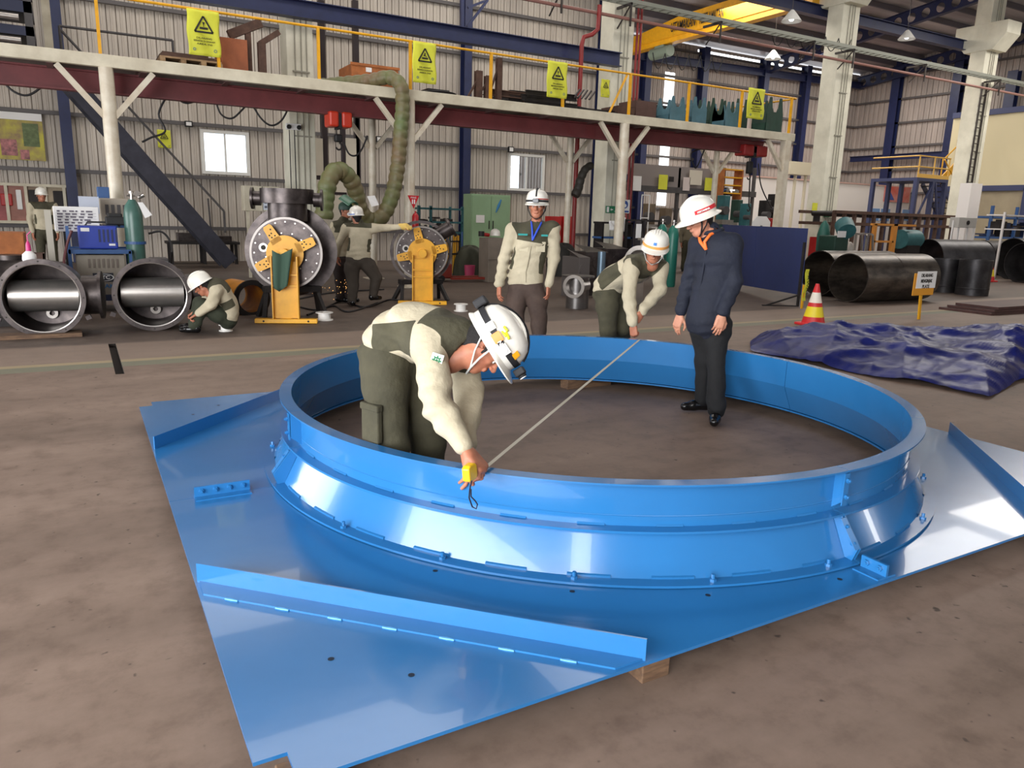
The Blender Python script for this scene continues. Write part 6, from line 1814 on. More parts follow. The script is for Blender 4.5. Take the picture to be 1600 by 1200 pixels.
# ---------------------------------------------------------------- middle: shelves, cabinet, hydrant, racks
t = thing('storage_rack', 'teal-blue two-tier storage rack with metal stock behind the second yellow stand', 'rack', tuple(onz(690, 425)))
YR = 19.2; a = prect(654, 322, 722, 400, YR); zf = 0
for x in (a[0], (a[0]+a[1])/2-.3, a[1]):
    for dy in (0, .8):
        b = MB(); b.box((x-.03, YR+dy-.03, 0), (x+.03, YR+dy+.03, a[3])); b.build('rack_post', TEALP, t)
for y_ in (325, 346, 362, 398):
    z = ony(690, y_, YR).z; b = MB(); b.box((a[0], YR-.03, z-.05), (a[1], YR+.83, z)); b.build('shelf', TEALP, t)
def clutter(x0, x1, Y, z, n, label, seed=1, mats=None, hmax=.25, dep=.5, name='metal_parts', cat='metal parts'):
    """a group of individual workshop parts set side by side"""
    r = random.Random(seed); x = x0
    for i in range(n):
        w = (x1-x0)/n*r.uniform(.6, .95); h = r.uniform(.35, 1)*hmax; b = MB(); y = Y+r.uniform(0, dep*.4); k = r.random()
        if k < .45: b.box((x, y, z), (x+w, y+dep*.6, z+h)); b.box((x+w*.2, y+.02, z+h), (x+w*.7, y+dep*.4, z+h*1.25))
        elif k < .8: b.lathe([(0, 0), (w*.45, 0), (w*.45, h*.2), (w*.3, h*.25), (w*.3, h*.9), (w*.36, h), (0, h)], (x+w*.5, y+w*.5, z), n=14)
        else: b.bar((x, y, z+.03), (x+w, y+dep*.6, z+.03), .06, .06); b.bar((x+.02, y+dep*.6, z+.09), (x+w, y, z+.09), .05, .05)
        m = r.choice(mats or [STL, DARK, DGREY]); o = b.build(name, m, smooth=40); tag(o, label, cat, label.split(' standing')[0].split(' lying')[0]); x += (x1-x0)/n
clutter(a[0]+.1, a[1]-.1, YR+.1, ony(690, 362, YR).z, 6, 'dark loose metal part lying on the middle shelf of the teal-blue rack', 3, hmax=.22)
clutter(a[0]+.1, a[1]-.1, YR+.1, ony(690, 346, YR).z, 3, 'dark loose metal part lying on the upper shelf of the teal-blue rack', 4, hmax=.10)
def rod(x0, y0, x1, y1, Y, r, m, label, name='painted_rod', group=None):
    b = MB(); A = ony(x0, y0, Y); B = ony(x1, y1, Y); B.z = max(B.z, 0.02); b.cyl(A, B, r, n=8); return simple(name, label, 'rod', b, m, group=group, smooth=40)
for i, (x, x2, m_) in enumerate(((696, 698, M_YEL), (700, 701, M_YEL), (706, 704, BRIGHT), (709, 708, M_YEL), (712, 711, M_YEL), (716, 716, M_YEL))):
    rod(x, 368, x2, 427, 18.0, .028, m_, 'tall yellow rod standing in the bundle left of the olive tarpaulin heap' if m_ is M_YEL else 'single silver rod among the yellow rods near the olive tarpaulin heap', group='yellow rods' if m_ is M_YEL else None)
b = MB(); a_ = prect(693, 376, 719, 378, 17.9); b.box((a_[0], 17.9, a_[2]), (a_[1], 17.94, a_[3])); b.box((a_[0], 18.1, a_[2]), (a_[1], 18.14, a_[3])); zz = ony(705, 398, 17.9).z; b.box((a_[0], 17.9, zz), (a_[1], 17.94, zz+.04)); b.box((a_[0], 18.1, zz), (a_[1], 18.14, zz+.04))
for x in (a_[0], a_[1]-.03): b.box((x, 17.9, 0), (x+.03, 17.94, a_[3])); b.box((x, 18.1, 0), (x+.03, 18.14, a_[3]))
simple('rod_rack', 'thin dark frame holding the yellow rods', 'rack', b, DARK)
p = onz(707, 428); b = MB(); b.lathe([(0, 0), (.12, 0), (.14, .3), (.13, .3), (.11, .02), (0, .02)], (p.x, 17.3, 0), n=20); simple('bucket', 'pink plastic bucket before the yellow rods', 'bucket', b, mat('bucket_pink', (186, 60, 100), .5), smooth=40)
rod(722, 362, 722, 425, 18.0, .02, mat('rod_blue', (60, 90, 150), .5), 'single thin blue rod right of the yellow rods')
# pallet jack
t = thing('pallet_jack', 'red pallet jack parked right of the second yellow stand', 'pallet jack', tuple(onz(700, 440)))
p = onz(688, 440); P_ = Vector((p.x, p.y, 0))
b = MB(); b.box((P_.x-.22, P_.y-.1, .08), (P_.x+.26, P_.y+.16, .42)); b.build('pump_body', mat('jack_red', (146, 50, 36), .5, noise=.25, scale=4), t, bevel=.03)
b = MB(); b.bar(P_+Vector((-.05, .0, .40)), P_+Vector((-.08, -.05, 1.12)), .045, .03); b.build('handle_bar', M_RED, t)
b = MB(); b.lathe([(.05, 0), (.085, 0), (.085, .03), (.05, .03)], P_+Vector((-.08, -.08, 1.2)), (0, -1, 0), n=18, closed=True); b.build('handle_loop', M_RED, t, smooth=40)
for s_ in (-.2, .2):
    b = MB(); b.box((P_.x+.2, P_.y+s_-.07, .06), (P_.x+1.15, P_.y+s_+.07, .11)); b.build('fork', MATS['jack_red'], t)
b = MB(); b.cyl((P_.x-.02, P_.y-.13, .08), (P_.x-.02, P_.y-.03, .08), .08, n=14); b.build('wheel', M_BLACK, t)
# fire sign and extinguisher on post 2
t = thing('fire_sign', 'red triangular fire sign fixed to the second round mezzanine post', 'sign', tuple(ony(646, 305, YM-.1)))
b = MB(); Yf = YM-.12; q = [ony(637, 305, Yf), ony(655, 306, Yf), ony(646.5, 326, Yf)]; v0 = [tuple(x) for x in q]; v1 = [(x[0], x[1]+.012, x[2]) for x in v0]; b.add(v0+v1, [(0, 2, 1), (3, 4, 5), (0, 1, 4, 3), (1, 2, 5, 4), (2, 0, 3, 5)]); sg_ = b.build('sign_plate', mat('fire_red', (190, 24, 36), .5), t)
c = (q[0]+q[1])/2; lettering('FIRE', frame((c.x, Yf-.003, c.z-.045), (1, 0, 0), (0, -1, 0)), .05, PAPER, t, width=.12); b = MB(); b.box((c.x-.035, Yf-.003, c.z-.17), (c.x-.01, Yf, c.z-.08)); b.box((c.x+.01, Yf-.003, c.z-.17), (c.x+.035, Yf, c.z-.08)); b.build('extinguisher_symbol', PAPER, t)
t = thing('fire_extinguisher', 'red fire extinguisher on the second round mezzanine post', 'fire extinguisher', tuple(ony(649, 350, YM-.1)))
p = ony(649, 356, YM-.16); b = MB(); b.lathe([(0, 0), (.065, 0), (.07, .02), (.07, .24), (.04, .29), (.02, .3), (.02, .34), (0, .34)], p, n=18); b.build('cylinder_body', mat('extinguisher_red', (168, 28, 32), .35), t, smooth=45)
b = MB(); b.tube([p+Vector((0, 0, .33)), p+Vector((.08, -.02, .28)), p+Vector((.08, -.02, .08))], .01, n=6); b.build('extinguisher_hose', M_BLACK, t, smooth=60)
b = MB(); pbox(b, 720, 325, 731, 336, YW-.48, .01); simple('notice', 'small white notice sheet on the navy wall column', 'notice', b, PAPER)
# sage cabinet
t = thing('locker_cabinet', 'sage green double-door steel cabinet against the cream wall', 'cabinet', (13, YW-1, 0))
SAGE = mat('sage_paint', (142, 172, 136), .45, noise=.12, scale=2); YS = 22.6
b = MB(); a = pbox(b, 736, 304, 797, 372, YS, .6, ground=True); b.build('cabinet_body', SAGE, t, bevel=.01); x0_, x1_, z0_, z1_ = a; w_ = x1_-x0_
for k in (0, 1):
    b = MB(); b.box((x0_+w_*(.02+.49*k), YS-.02, .1), (x0_+w_*(.49+.49*k), YS-.002, z1_-.05)); d_ = b.build('door', SAGE, t, bevel=.004)
    b = MB(); b.box((x0_+w_*(.44 if k == 0 else .54), YS-.04, z1_*.5), (x0_+w_*(.46 if k == 0 else .56), YS-.02, z1_*.62)); b.build('handle', DARK, d_)
b = MB(); pbox(b, 744, 336, 757, 348, YS-.03, .008); b.build('posted_sheet', PAPER, t)
b = MB(); q = [ony(783, 312, YS-.03), ony(779, 322, YS-.03), ony(775, 332, YS-.03)]; b.tube(q, [.02, .05, .015], n=6); b.build('blue_mark', mat('mark_blue', (50, 120, 170), .6), t, smooth=60)
def heap(P, rx, ry, h, m, label, cat='tarpaulin', name='tarpaulin_heap', seed=0):
    b = MB(); n, k = 36, 14; vs = []
    for j in range(k+1):
        for i in range(n):
            t_ = 2*PI*i/n; f = j/k; rr = math.cos(f*PI/2)**.6 if f < 1 else 0
            rr *= 1+.07*math.sin(t_*5+seed)+.05*math.sin(t_*9+2*seed)*(1-f); z = h*math.sin(f*PI/2)*(1+.05*math.sin(t_*3+seed))
            vs.append((P[0]+rx*rr*math.cos(t_), P[1]+ry*rr*math.sin(t_), z))
    b.add(vs, [(j*n+i, j*n+(i+1) % n, (j+1)*n+(i+1) % n, (j+1)*n+i) for j in range(k) for i in range(n)])
    return simple(name, label, cat, b, m, smooth=180)
OLT = mat('olive_tarp', (66, 66, 50), .8, noise=.25, scale=4, bump=.4, bscale=8)
p = onz(739, 431); heap((p.x, p.y+.2), .42, .35, .75, OLT, 'olive tarpaulin covered heap left of the standing man', seed=1)
p = onz(882, 432); heap((p.x+.1, p.y+.3), .45, .35, .85, mat('black_tarp', (44, 42, 38), .8, noise=.2, bump=.3, bscale=8), 'black covered machine right of the standing man', cat='machine', name='covered_machine', seed=3)
b = MB(); p = onz(776, 441); a = prect(763, 372, 790, 441, p.y); b.box((a[0], p.y, 0), (a[1], p.y+.5, a[3])); b.box((a[0]-.02, p.y-.02, a[3]-.5), (a[1]+.02, p.y, a[3]-.48)); simple('metal_pedestal', 'grey-brown steel pedestal left of the standing man', 'pedestal', b, mat('pedestal_grey', (132, 120, 108), .5, noise=.2, scale=3), bevel=.01)
t = thing('spare_helmet', 'white hard hat resting on the grey-brown pedestal', 'helmet', ((a[0]+a[1])/2, p.y+.2, a[3]))
helmet(t, Matrix.Translation(((a[0]+a[1])/2+.04, p.y+.2, a[3]+.03)), HAT)
t = thing('power_tool', 'red handled grinder lying beside the spare helmet on the pedestal', 'grinder', (a[0], p.y+.2, a[3])); b = MB(); b.cyl((a[0]-.12, p.y+.15, a[3]+.08), (a[0]+.12, p.y+.25, a[3]+.06), .045, n=14); b.build('tool_body', M_RED, t, smooth=40); b = MB(); b.cyl((a[0]-.12, p.y+.15, a[3]+.15), (a[0]-.12, p.y+.15, a[3]+.03), .07, n=16); b.build('grinding_guard', DARK, t)
# hydrant boxes
for (x0, x1, lab) in ((857, 877, 'left red hydrant cabinet behind the standing man'), (880, 893, 'right red hydrant cabinet behind the standing man')):
    t = thing('hydrant_cabinet', lab, 'hydrant cabinet', tuple(onz((x0+x1)/2, 402))); b = MB(); a = pbox(b, x0, 338, x1, 390, 20.5, .25); b.build('cabinet_body', M_RED, t, bevel=.01)
    b = MB(); b.box((a[0]+.05, 20.6, 0), (a[0]+.1, 20.65, a[2])); b.box((a[1]-.1, 20.6, 0), (a[1]-.05, 20.65, a[2])); b.build('stand', DARK, t)
    b = MB(); b.box((a[0]+.08, 20.495, a[2]+.55), (a[1]-.08, 20.5, a[2]+.62)); b.build('hydrant_lettering', mat('pale_red_letters', (220, 160, 150), .6), t)
# red sprinkler riser beside pillar 2
RP = mat('pipe_red', (140, 34, 34), .45, noise=.2, scale=3)
b = MB(); p = [ony(937, 8, 17.6), ony(934, 46, 17.6), ony(925, 54, 17.6), ony(912, 58, 17.6), ony(909, 70, 17.6)]
pts = p+[Vector((p[-1].x, 17.6, z)) for z in (5, 3, 1, .02)]; b.tube(pts, .06, n=10); simple('fire_riser', 'red fire riser pipe dropping left of the second pillar', 'pipe', b, RP, smooth=50)
for k, dx in enumerate((.44, .56)):
    b = MB(); b.cyl((13.8+dx, 18.15, 0.0), (13.8+dx, 18.15, 8.2), .035, n=8); simple('fire_pipe', 'thin red pipe running up the right edge of the second pillar, %s of two' % ('left' if k == 0 else 'right'), 'pipe', b, RP, smooth=50)
# green banners etc. handled; valve piece on the floor
t = thing('flanged_tee', 'short flanged steel tee with open mouth left of the bending man', 'pipe fitting', tuple(onz(905, 486)))
p = onz(905, 484); c = Vector((p.x, p.y+.1, .40)); ax = (C_O-c); ax.z = 0; ax = (ax.normalized()-RG*.45).normalized()
b = MB(); b.cyl(c-ax*.25, c+ax*.12, .15, n=28, caps=False); b.lathe([(.15, .12), (.20, .12), (.20, .15), (.145, .15), (.14, -.2)], c, ax, n=28); b.build('mouth_flange', BRIGHT, t, smooth=35)
b = MB(); b.cyl(c+Vector((.12, .15, -.40)), c+Vector((.12, .15, .14)), .2, n=28); b.lathe([(.2, 0), (.29, 0), (.29, .03), (.0, .03)], c+Vector((.12, .15, .14)), n=28); b.build('tee_body', mat('tee_steel', (120, 116, 114), .3, .8, noise=.2), t, smooth=35)
t = thing('flanged_elbow', 'large bright flanged steel elbow behind the bending man', 'pipe fitting', tuple(onz(985, 445)))
c = at3(1000, 412, (8.6, 11.2, 0)); b = MB(); ax = (C_O-c); ax.z = 0; ax = (ax.normalized()-RG*.7).normalized(); b.lathe([(.26, .0), (.33, .0), (.33, .05), (.25, .05), (.25, -.45), (.2, -.5), (0, -.5)], c, ax, n=32); b.lathe([(.15, 0), (.15, .2), (.2, .2), (.2, .24), (0, .24)], c-ax*.25+Vector((0, 0, .22)), n=24); b.box((c.x-.1, c.y+.1, 0), (c.x+.2, c.y+.4, c.z-.2)); b.build('elbow_body', BRIGHT, t, smooth=35)
# dark steel pieces heap behind tee
for k, (x0, y0, x1, y1, Y, m_, lab) in enumerate(((916, 388, 950, 424, 12.6, STL, 'tilted dark steel plate box left of the bright elbow'), (948, 383, 982, 412, 12.9, STL, 'grey steel plate block behind the bending worker back'), (905, 396, 922, 426, 12.2, mat('steel_mid', (104, 98, 96), .45, .5), 'upright grey steel offcut behind the flanged tee'))):
    b = MB(); a = prect(x0, y0, x1, y1, Y); b.box((a[0], Y, 0), (a[1], Y+.6, a[3]-.08)); b.add([(a[0], Y, a[3]-.08), (a[1], Y, a[3]-.08), (a[1], Y+.6, a[3]-.0), (a[0]+.1, Y+.6, a[3]+.06)], [(0, 1, 2, 3)]); b.cyl(((a[0]+a[1])/2, Y-.01, a[3]-.3), ((a[0]+a[1])/2, Y, a[3]-.3), .12, n=16); simple('steel_block', lab, 'steel part', b, m_, bevel=.01)
b = MB(); p = ony(940, 405, 12.3); b.cyl((p.x, 12.3, 0), (p.x, 12.3, p.z+.15), .08, n=18); simple('steel_cylinder', 'short bluish steel cylinder upright behind the flanged tee', 'steel part', b, mat('blue_steel', (104, 124, 140), .35, .5), smooth=40)
# blue tool rack with cloths
t = thing('tool_rack', 'small blue and dark steel tool rack beside the second pillar', 'rack', tuple(onz(945, 430)))
YT2 = 15.6
for (x0, y0, x1, y1, m_) in ((940, 348, 943, 400, DARK), (985, 348, 988, 400, DARK), (938, 370, 990, 373, CARTB), (938, 392, 990, 397, CARTB), (940, 347, 990, 350, DARK)):
    b = MB(); pbox(b, x0, y0, x1, y1, YT2, .35); b.build('rack_bar', m_, t)
for dx in (0, .8):
    a = ony(942, 390, YT2); b = MB(); b.box((a.x+dx-.03, YT2, 0), (a.x+dx+.03, YT2+.05, a.z)); b.build('leg', CARTB, t)
for (x0, y0, x1, y1, m_, lab) in ((953, 345, 963, 360, PAPER, 'pale cloth hanging on the left of the small tool rack'), (971, 340, 978, 362, PAPER, 'pale cloth hanging in the middle of the small tool rack'), (965, 362, 974, 380, M_RED, 'red cloth hanging on the small tool rack')):
    b = MB(); a = prect(x0, y0, x1, y1, YT2-.1)
    b.grid(lambda u, v: (a[0]+(a[1]-a[0])*(u+.15*math.sin(v*5)), YT2-.08+.03*math.sin(u*8+v*4), a[2]+(a[3]-a[2])*v), 6, 6); simple('hung_cloth', lab, 'cloth', b, m_, smooth=180, solid=.006)
b = MB(); a = prect(992, 345, 1012, 392, 15.0)
b.grid(lambda u, v: (a[0]+(a[1]-a[0])*u*(1-.2*v), 15.0+.08*math.sin(u*7+v*3), a[2]+(a[3]-a[2])*v), 10, 8); simple('hung_jacket', 'dark jacket hanging behind the bending man', 'jacket', b, mat('jacket_black', (44, 38, 40), .85), smooth=180, solid=.02)
b = MB(); a = ony(1002, 345, 15.05); b.box((a.x-.5, 15.0, a.z-.02), (a.x+.6, 15.06, a.z+.03)); b.box((a.x-.5, 15.0, 0), (a.x-.45, 15.06, a.z)); b.box((a.x+.55, 15.0, 0), (a.x+.6, 15.06, a.z)); simple('clothes_rail', 'dark steel rail carrying the hanging jacket', 'rail', b, DARK)
b = MB(); pbox(b, 994, 350, 1002, 372, 14.9, .01); simple('hung_cloth', 'pale sheet hanging beside the dark jacket', 'cloth', b, PAPER)
# green gas cylinders
TG = mat('cylinder_teal', (34, 112, 96), .35, noise=.15, scale=4)
for k, (px_, yb_, yt_, lab) in enumerate(((1029, 446, 350, 'teal gas cylinder just behind the bending man\'s helmet'), (1046, 448, 352, 'teal gas cylinder nearest the man in navy shirt'))):
    p = onz(px_, yb_); H_ = ony(px_, yt_, p.y).z; gas_cylinder((p.x, p.y), lab, .13, H_, TG)
# dim worker far behind
def far_person(px_, yfoot, ytop, Y, label, H=None, top=None, bottom=None, hat=True, seed=1.0):
    g_ = ony(px_, yfoot, Y); top_ = ony(px_, ytop, Y).z; k = top_/1.78; X = g_.x
    Pt = Vector((X, Y, 0)); TC = Vector((-X, -Y, 0)).normalized(); R_ = TC.cross(UPS)*-1
    R_ = Vector((TC.y, -TC.x, 0)); R_ = R_ if R_.dot(RG) > 0 else -R_
    def q(r, z, f=0): return Pt+R_*r*k+UPS*z*k+TC*f*k
    J = dict(ground=(X, Y, 0), pelvis=q(0, .92), waist=q(0, 1.04), chest=q(0, 1.28), neck=q(0, 1.47), hipR=q(-.10, .88), hipL=q(.10, .88), knR=q(-.11, .48), knL=q(.11, .48), anR=q(-.12, .09), anL=q(.12, .09), toeR=q(-.13, .09, .15), toeL=q(.13, .09, .15),
             shR=q(-.19, 1.41), shL=q(.19, 1.41), elR=q(-.25, 1.13), elL=q(.25, 1.13), wrR=q(-.22, .88, .08), wrL=q(.22, .88, .08), head=q(0, 1.61, .02), hup=UPS, hfwd=TC+R_*.3, handR=-UPS, handL=-UPS, backR=-R_+TC*.4, backL=R_+TC*.4, mirR=1, mirL=-1)
    r_, H_ = build_person('person', label, J, dict(h=.022, fold=.008, top=top or JKT, bottom=bottom or OLV, seed=seed, yoke=top is None, head_scale=k, hand_scale=k))
    if hat: helmet(r_, H_, HAT)
    return r_
far_person(1073, 421, 330, 18.0, 'dim worker standing far behind between the gas cylinders and the man in navy', top=mat('dim_khaki', (112, 102, 82), .85), hat=False, seed=3)
far_person(79, 440, 293, 19.5, 'far worker in white helmet half hidden behind the whiteboard post', seed=4)

# translucent sheets / shelves with notices behind the bending man
t = thing('partition_screen', 'grey mesh partition with posted notices under the right part of the mezzanine', 'partition', tuple(onz(1060, 400)))
YP2 = 20.5
b = MB(); a = pbox(b, 984, 260, 1130, 294, YP2, .02); b.build('screen_sheet', mat('screen_grey', (132, 122, 118), .6), t)
b = MB(); a = pbox(b, 978, 294, 1182, 303, YP2-.1, .2); b.build('screen_rail', DGREY, t)
for px_ in (985, 1060, 1130, 1178):
    b = MB(); X = ony(px_, 300, YP2).x; b.box((X-.05, YP2, 0), (X+.05, YP2+.1, ony(px_, 262, YP2).z)); b.build('screen_post', DGREY, t)
for (x0, y0, x1, y1, m_) in ((990, 275, 1002, 298, PAPER), (1030, 273, 1043, 296, LIME), (1068, 277, 1078, 298, mat('notice_rose', (206, 190, 184), .7)), (1078, 266, 1097, 289, mat('box_cream', (206, 196, 178), .6)), (1102, 278, 1115, 298, LIME), (1046, 276, 1053, 284, DARK)):
    b = MB(); pbox(b, x0, y0, x1, y1, YP2-.14, .03); b.build('posted_notice', m_, t)
# workshop machines behind
def machine(x0, y0, x1, y1, Y, m, label, name='bench_machine', cat='machine', d=.5, seed=0):
    r = random.Random(seed+x0); t = thing(name, label, cat, tuple(onz((x0+x1)/2, 430)))
    a = prect(x0, y0, x1, y1, Y); w = a[1]-a[0]; h = a[3]
    b = MB(); b.box((a[0], Y, 0), (a[1], Y+d, h*.45)); b.build('machine_base', m, t, bevel=.02)
    b = MB(); b.box((a[0]+w*.3, Y+.1, h*.45), (a[0]+w*.7, Y+d-.05, h)); b.build('machine_column', m, t, bevel=.02)
    b = MB(); b.cyl((a[0]+w*.25, Y-.05, h*.8), (a[0]+w*.25, Y+.2, h*.8), w*.22, n=18); b.build('hand_wheel', DGREY, t, smooth=40)
    b = MB(); b.box((a[0]+w*.1, Y, h*.62), (a[0]+w*.9, Y+d, h*.68)); b.build('machine_table', BRIGHT, t)
    return t
BM = mat('machine_brown', (122, 104, 84), .5, .2, noise=.3, scale=5)
machine(1010, 318, 1034, 362, 19.5, BM, 'brown bench machine left of the pillar drill behind the gas cylinders')
machine(1036, 325, 1060, 362, 19.2, BM, 'brown lathe head directly behind the two teal gas cylinders')
b = MB(); a = prect(1002, 305, 1014, 345, 18.8)
for x in (a[0], a[1]): b.cyl((x, 18.8, 0), (x, 18.8, a[3]), .02, n=6)
b.cyl((a[0], 18.8, a[3]), (a[1], 18.8, a[3]), .02, n=6); b.cyl((a[0], 18.8, a[3]*.7), (a[1], 18.8, a[3]*.7), .02, n=6); simple('tube_trestle', 'white tube trestle behind the bending man\'s helmet', 'trestle', b, PAPER, smooth=40)
machine(1128, 305, 1150, 352, 18.0, TEALP, 'teal press frame rising above the left edge of the blue screen board')
machine(1152, 312, 1168, 352, 18.2, GRNP, 'dark green drill press above the blue screen board')
machine(1168, 318, 1180, 352, 17.6, TEALP, 'slim teal machine stand left of the white helmet-shaped sign')
machine(1196, 313, 1212, 356, 17.4, DARK, 'dark valve test pump above the blue screen board')
machine(1210, 303, 1224, 356, 17.5, DARK, 'taller dark pump with hand wheel at the right of the blue screen board')
b = MB(); a = prect(1176, 338, 1204, 355, 15.5); f = 15.5; w = a[1]-a[0]; b.prism([(a[0], a[2]), (a[1], a[2]), (a[1], a[2]+.15), (a[0]+w*.75, a[3]), (a[0]+w*.25, a[3]), (a[0], a[2]+.15)], -f-.02, -f, 0, Matrix(((1, 0, 0, 0), (0, 0, -1, 0), (0, 1, 0, 0), (0, 0, 0, 1)))); 
b.box((a[0]+w*.45, f+.0, 0), (a[0]+w*.55, f+.03, a[2]+.05)); simple('house_sign', 'white hexagonal sign board standing behind the blue screen board', 'sign', b, PAPER)
machine(1204, 341, 1216, 356, 15.8, M_RED, 'small red machine right of the white hexagonal sign')
# yellow rack of bottles on a shelf
t = thing('parts_shelf', 'yellow-orange parts shelf beside the greenish lamp post', 'shelf', tuple(onz(1145, 430))); a = prect(1131, 265, 1160, 302, 20.0)
for x in (a[0], a[1]):
    b = MB(); b.box((x-.03, 20, 0), (x+.03, 20.4, a[3])); b.build('shelf_side', ORNG, t)
for k in range(4):
    z = a[2]+(a[3]-a[2])*k/3; b = MB(); b.box((a[0], 20, z-.02), (a[1], 20.4, z+.02)); b.build('shelf_board', M_YEL, t)
clutter(a[0]+.05, a[1]-.05, 20.02, a[2]+.02, 4, 'small blue or yellow container standing on the orange parts shelf', 9, [CARTB, M_YEL, BRIGHT], .22, .3, 'container', 'container')
# blue screen board
t = thing('screen_board', 'large dark blue screen board on dark legs right of the man in navy', 'screen', (12.6, 11, 0))
SB = mat('board_blue', (44, 56, 104), .45, noise=.18, scale=1.2)
A = Vector((13.95, 13.3, .38)); B = Vector((12.06, 9.78, .38)); A1 = A.copy(); A1.z = 1.47; B1 = B.copy(); B1.z = 1.54
B = at3(1252, 461, (12.06, 9.78, 0)); B1 = at3(1263, 357, (12.06, 9.78, 0)); A = at3(1128, 440, (14.3, 13.6, 0)); A1 = at3(1130, 351, (14.3, 13.6, 0))
n_ = (B-A).cross(UPS).normalized(); mid0 = A.lerp(B, .47); mid1 = A1.lerp(B1, .47)
for (p0, p1, p2, p3) in ((A, mid0, mid1, A1), (mid0+(B-A).normalized()*.012, B, B1, mid1+(B-A).normalized()*.012)):
    b = MB(); v0 = [p0, p1, p2, p3]; v1 = [q+n_*.02 for q in v0]; b.add(v0+v1, [(0, 1, 2, 3), (7, 6, 5, 4), (0, 4, 5, 1), (1, 5, 6, 2), (2, 6, 7, 3), (3, 7, 4, 0)]); b.build('board_panel', SB, t)
b = MB()
for p in (A, B): b.bar(p+n_*.05, Vector((p.x, p.y, 0))+n_*.05, .04, .04); b.bar(p+n_*.05, (p+Vector((0, 0, 1.0)))+n_*.05, .04, .04)
b.build('leg_frame', DARK, t)
for p, q in ((A, B),):
    b = MB(); b.bar(Vector((B.x, B.y, 0))+n_*.05, Vector((B.x, B.y, 0))+n_*.75, .05, .04); b.bar(B+n_*.05, Vector((B.x, B.y, 0))+n_*.7, .03, .03); b.bar(Vector((A.x, A.y, 0))+n_*.05, Vector((A.x, A.y, 0))+n_*.75, .05, .04); b.build('foot', DARK, t)
b = MB(); b.tube([mid0.lerp(B, .12)+Vector((0, 0, .3))-n_*.004, mid0.lerp(B, .08)+Vector((0, 0, .6))-n_*.004, mid0.lerp(B, .16)+Vector((0, 0, .85))-n_*.004, mid0.lerp(B, .3)+Vector((0, 0, .93))-n_*.004], .008, n=5); b.build('chalk_arc', mat('chalk_mark', (110, 118, 150), .8), t, smooth=60)

# big rolled pipes
RS = mat('rolled_steel', (112, 102, 92), .36, .7, rgb2=(66, 60, 56), scale=2.2, stretch=(1, 3, 3))
RS2 = mat('rolled_steel_dark', (74, 72, 74), .42, .6, rgb2=(46, 44, 46), scale=2.2)
def big_pipe(c, ax, R, L, label, m=RS, weld=()):
    t = thing('rolled_pipe', label, 'pipe', (c[0], c[1], 0), group='big rolled steel pipes'); c = Vector(c); ax = Vector(ax).normalized()
    b = MB(); b.lathe([(R, 0), (R, L), (R-.02, L), (R-.02, 0)], c, ax, n=56, closed=True); o = b.build('pipe_wall', m, t, smooth=35)
    for w_ in weld:
        b = MB(); b.lathe([(R, w_*L-.012), (R+.006, w_*L), (R, w_*L+.012)], c, ax, n=56); b.build('weld_seam', m, o, smooth=60)
    for s_ in (-1, 1):
        p = c+ax*L*(.3 if s_ < 0 else .7); b = MB(); b.bar(p+ax.cross(UPS)*(R*.3)+Vector((0, 0, .03-c.z)), p-ax.cross(UPS)*(R*.3)+Vector((0, 0, .03-c.z)), .08, .06) if False else None
    return t
pa = onz(1318, 476); big_pipe((pa.x+.5, pa.y+.35, .50), (1, -.06, 0), .50, 2.25, 'big rolled pipe with open mouth just right of the traffic cone', weld=(.5,))
big_pipe((ony(1279, 430, pa.y+1.5).x, pa.y+1.5, .50), (1, -.06, 0), .50, 2.2, 'big rolled pipe half hidden by the blue screen board', weld=(.5,))
for k, (px_, py_, Y, R, L, lab) in enumerate(((1497, 404, 13.6, .62, 1.9, 'rolled pipe in the rear row behind the upright shells, left one'), (1532, 402, 15.2, .60, 1.5, 'rolled pipe in the rear row, dim one in the middle'), (1580, 404, 13.4, .66, 2.2, 'rolled pipe in the rear row at the right with a wide dark mouth'), (1597, 404, 12.4, .60, 2.2, 'rolled pipe cut by the right picture edge'))):
    p = ony(px_, py_, Y); big_pipe((p.x+(-1.6 if k == 0 else 0), Y, R), (.97, -.25, 0) if k else (.97, -.25, 0), R, L, lab, RS2)
def shell_drum(px_, yb, R, H, label, m=RS2):
    p = onz(px_, yb); t = thing('rolled_shell', label, 'shell', (p.x, p.y, 0), group='upright rolled shells')
    b = MB(); b.lathe([(R, 0), (R, H), (R-.02, H), (R-.02, .02), (0, .02)], (p.x, p.y+R, 0), n=44); o = b.build('shell_wall', m, t, smooth=35)
    b = MB(); b.lathe([(R, H*.18), (R+.008, H*.2), (R, H*.22)], (p.x, p.y+R, 0), n=44); b.build('weld_band', m, o, smooth=60)
shell_drum(1458, 455, .33, .78, 'dark upright rolled shell left of the other upright shells, behind the sign board')
shell_drum(1494, 458, .34, .82, 'middle upright rolled steel shell')
shell_drum(1541, 463, .36, .84, 'rightmost upright rolled steel shell with a small cone behind')

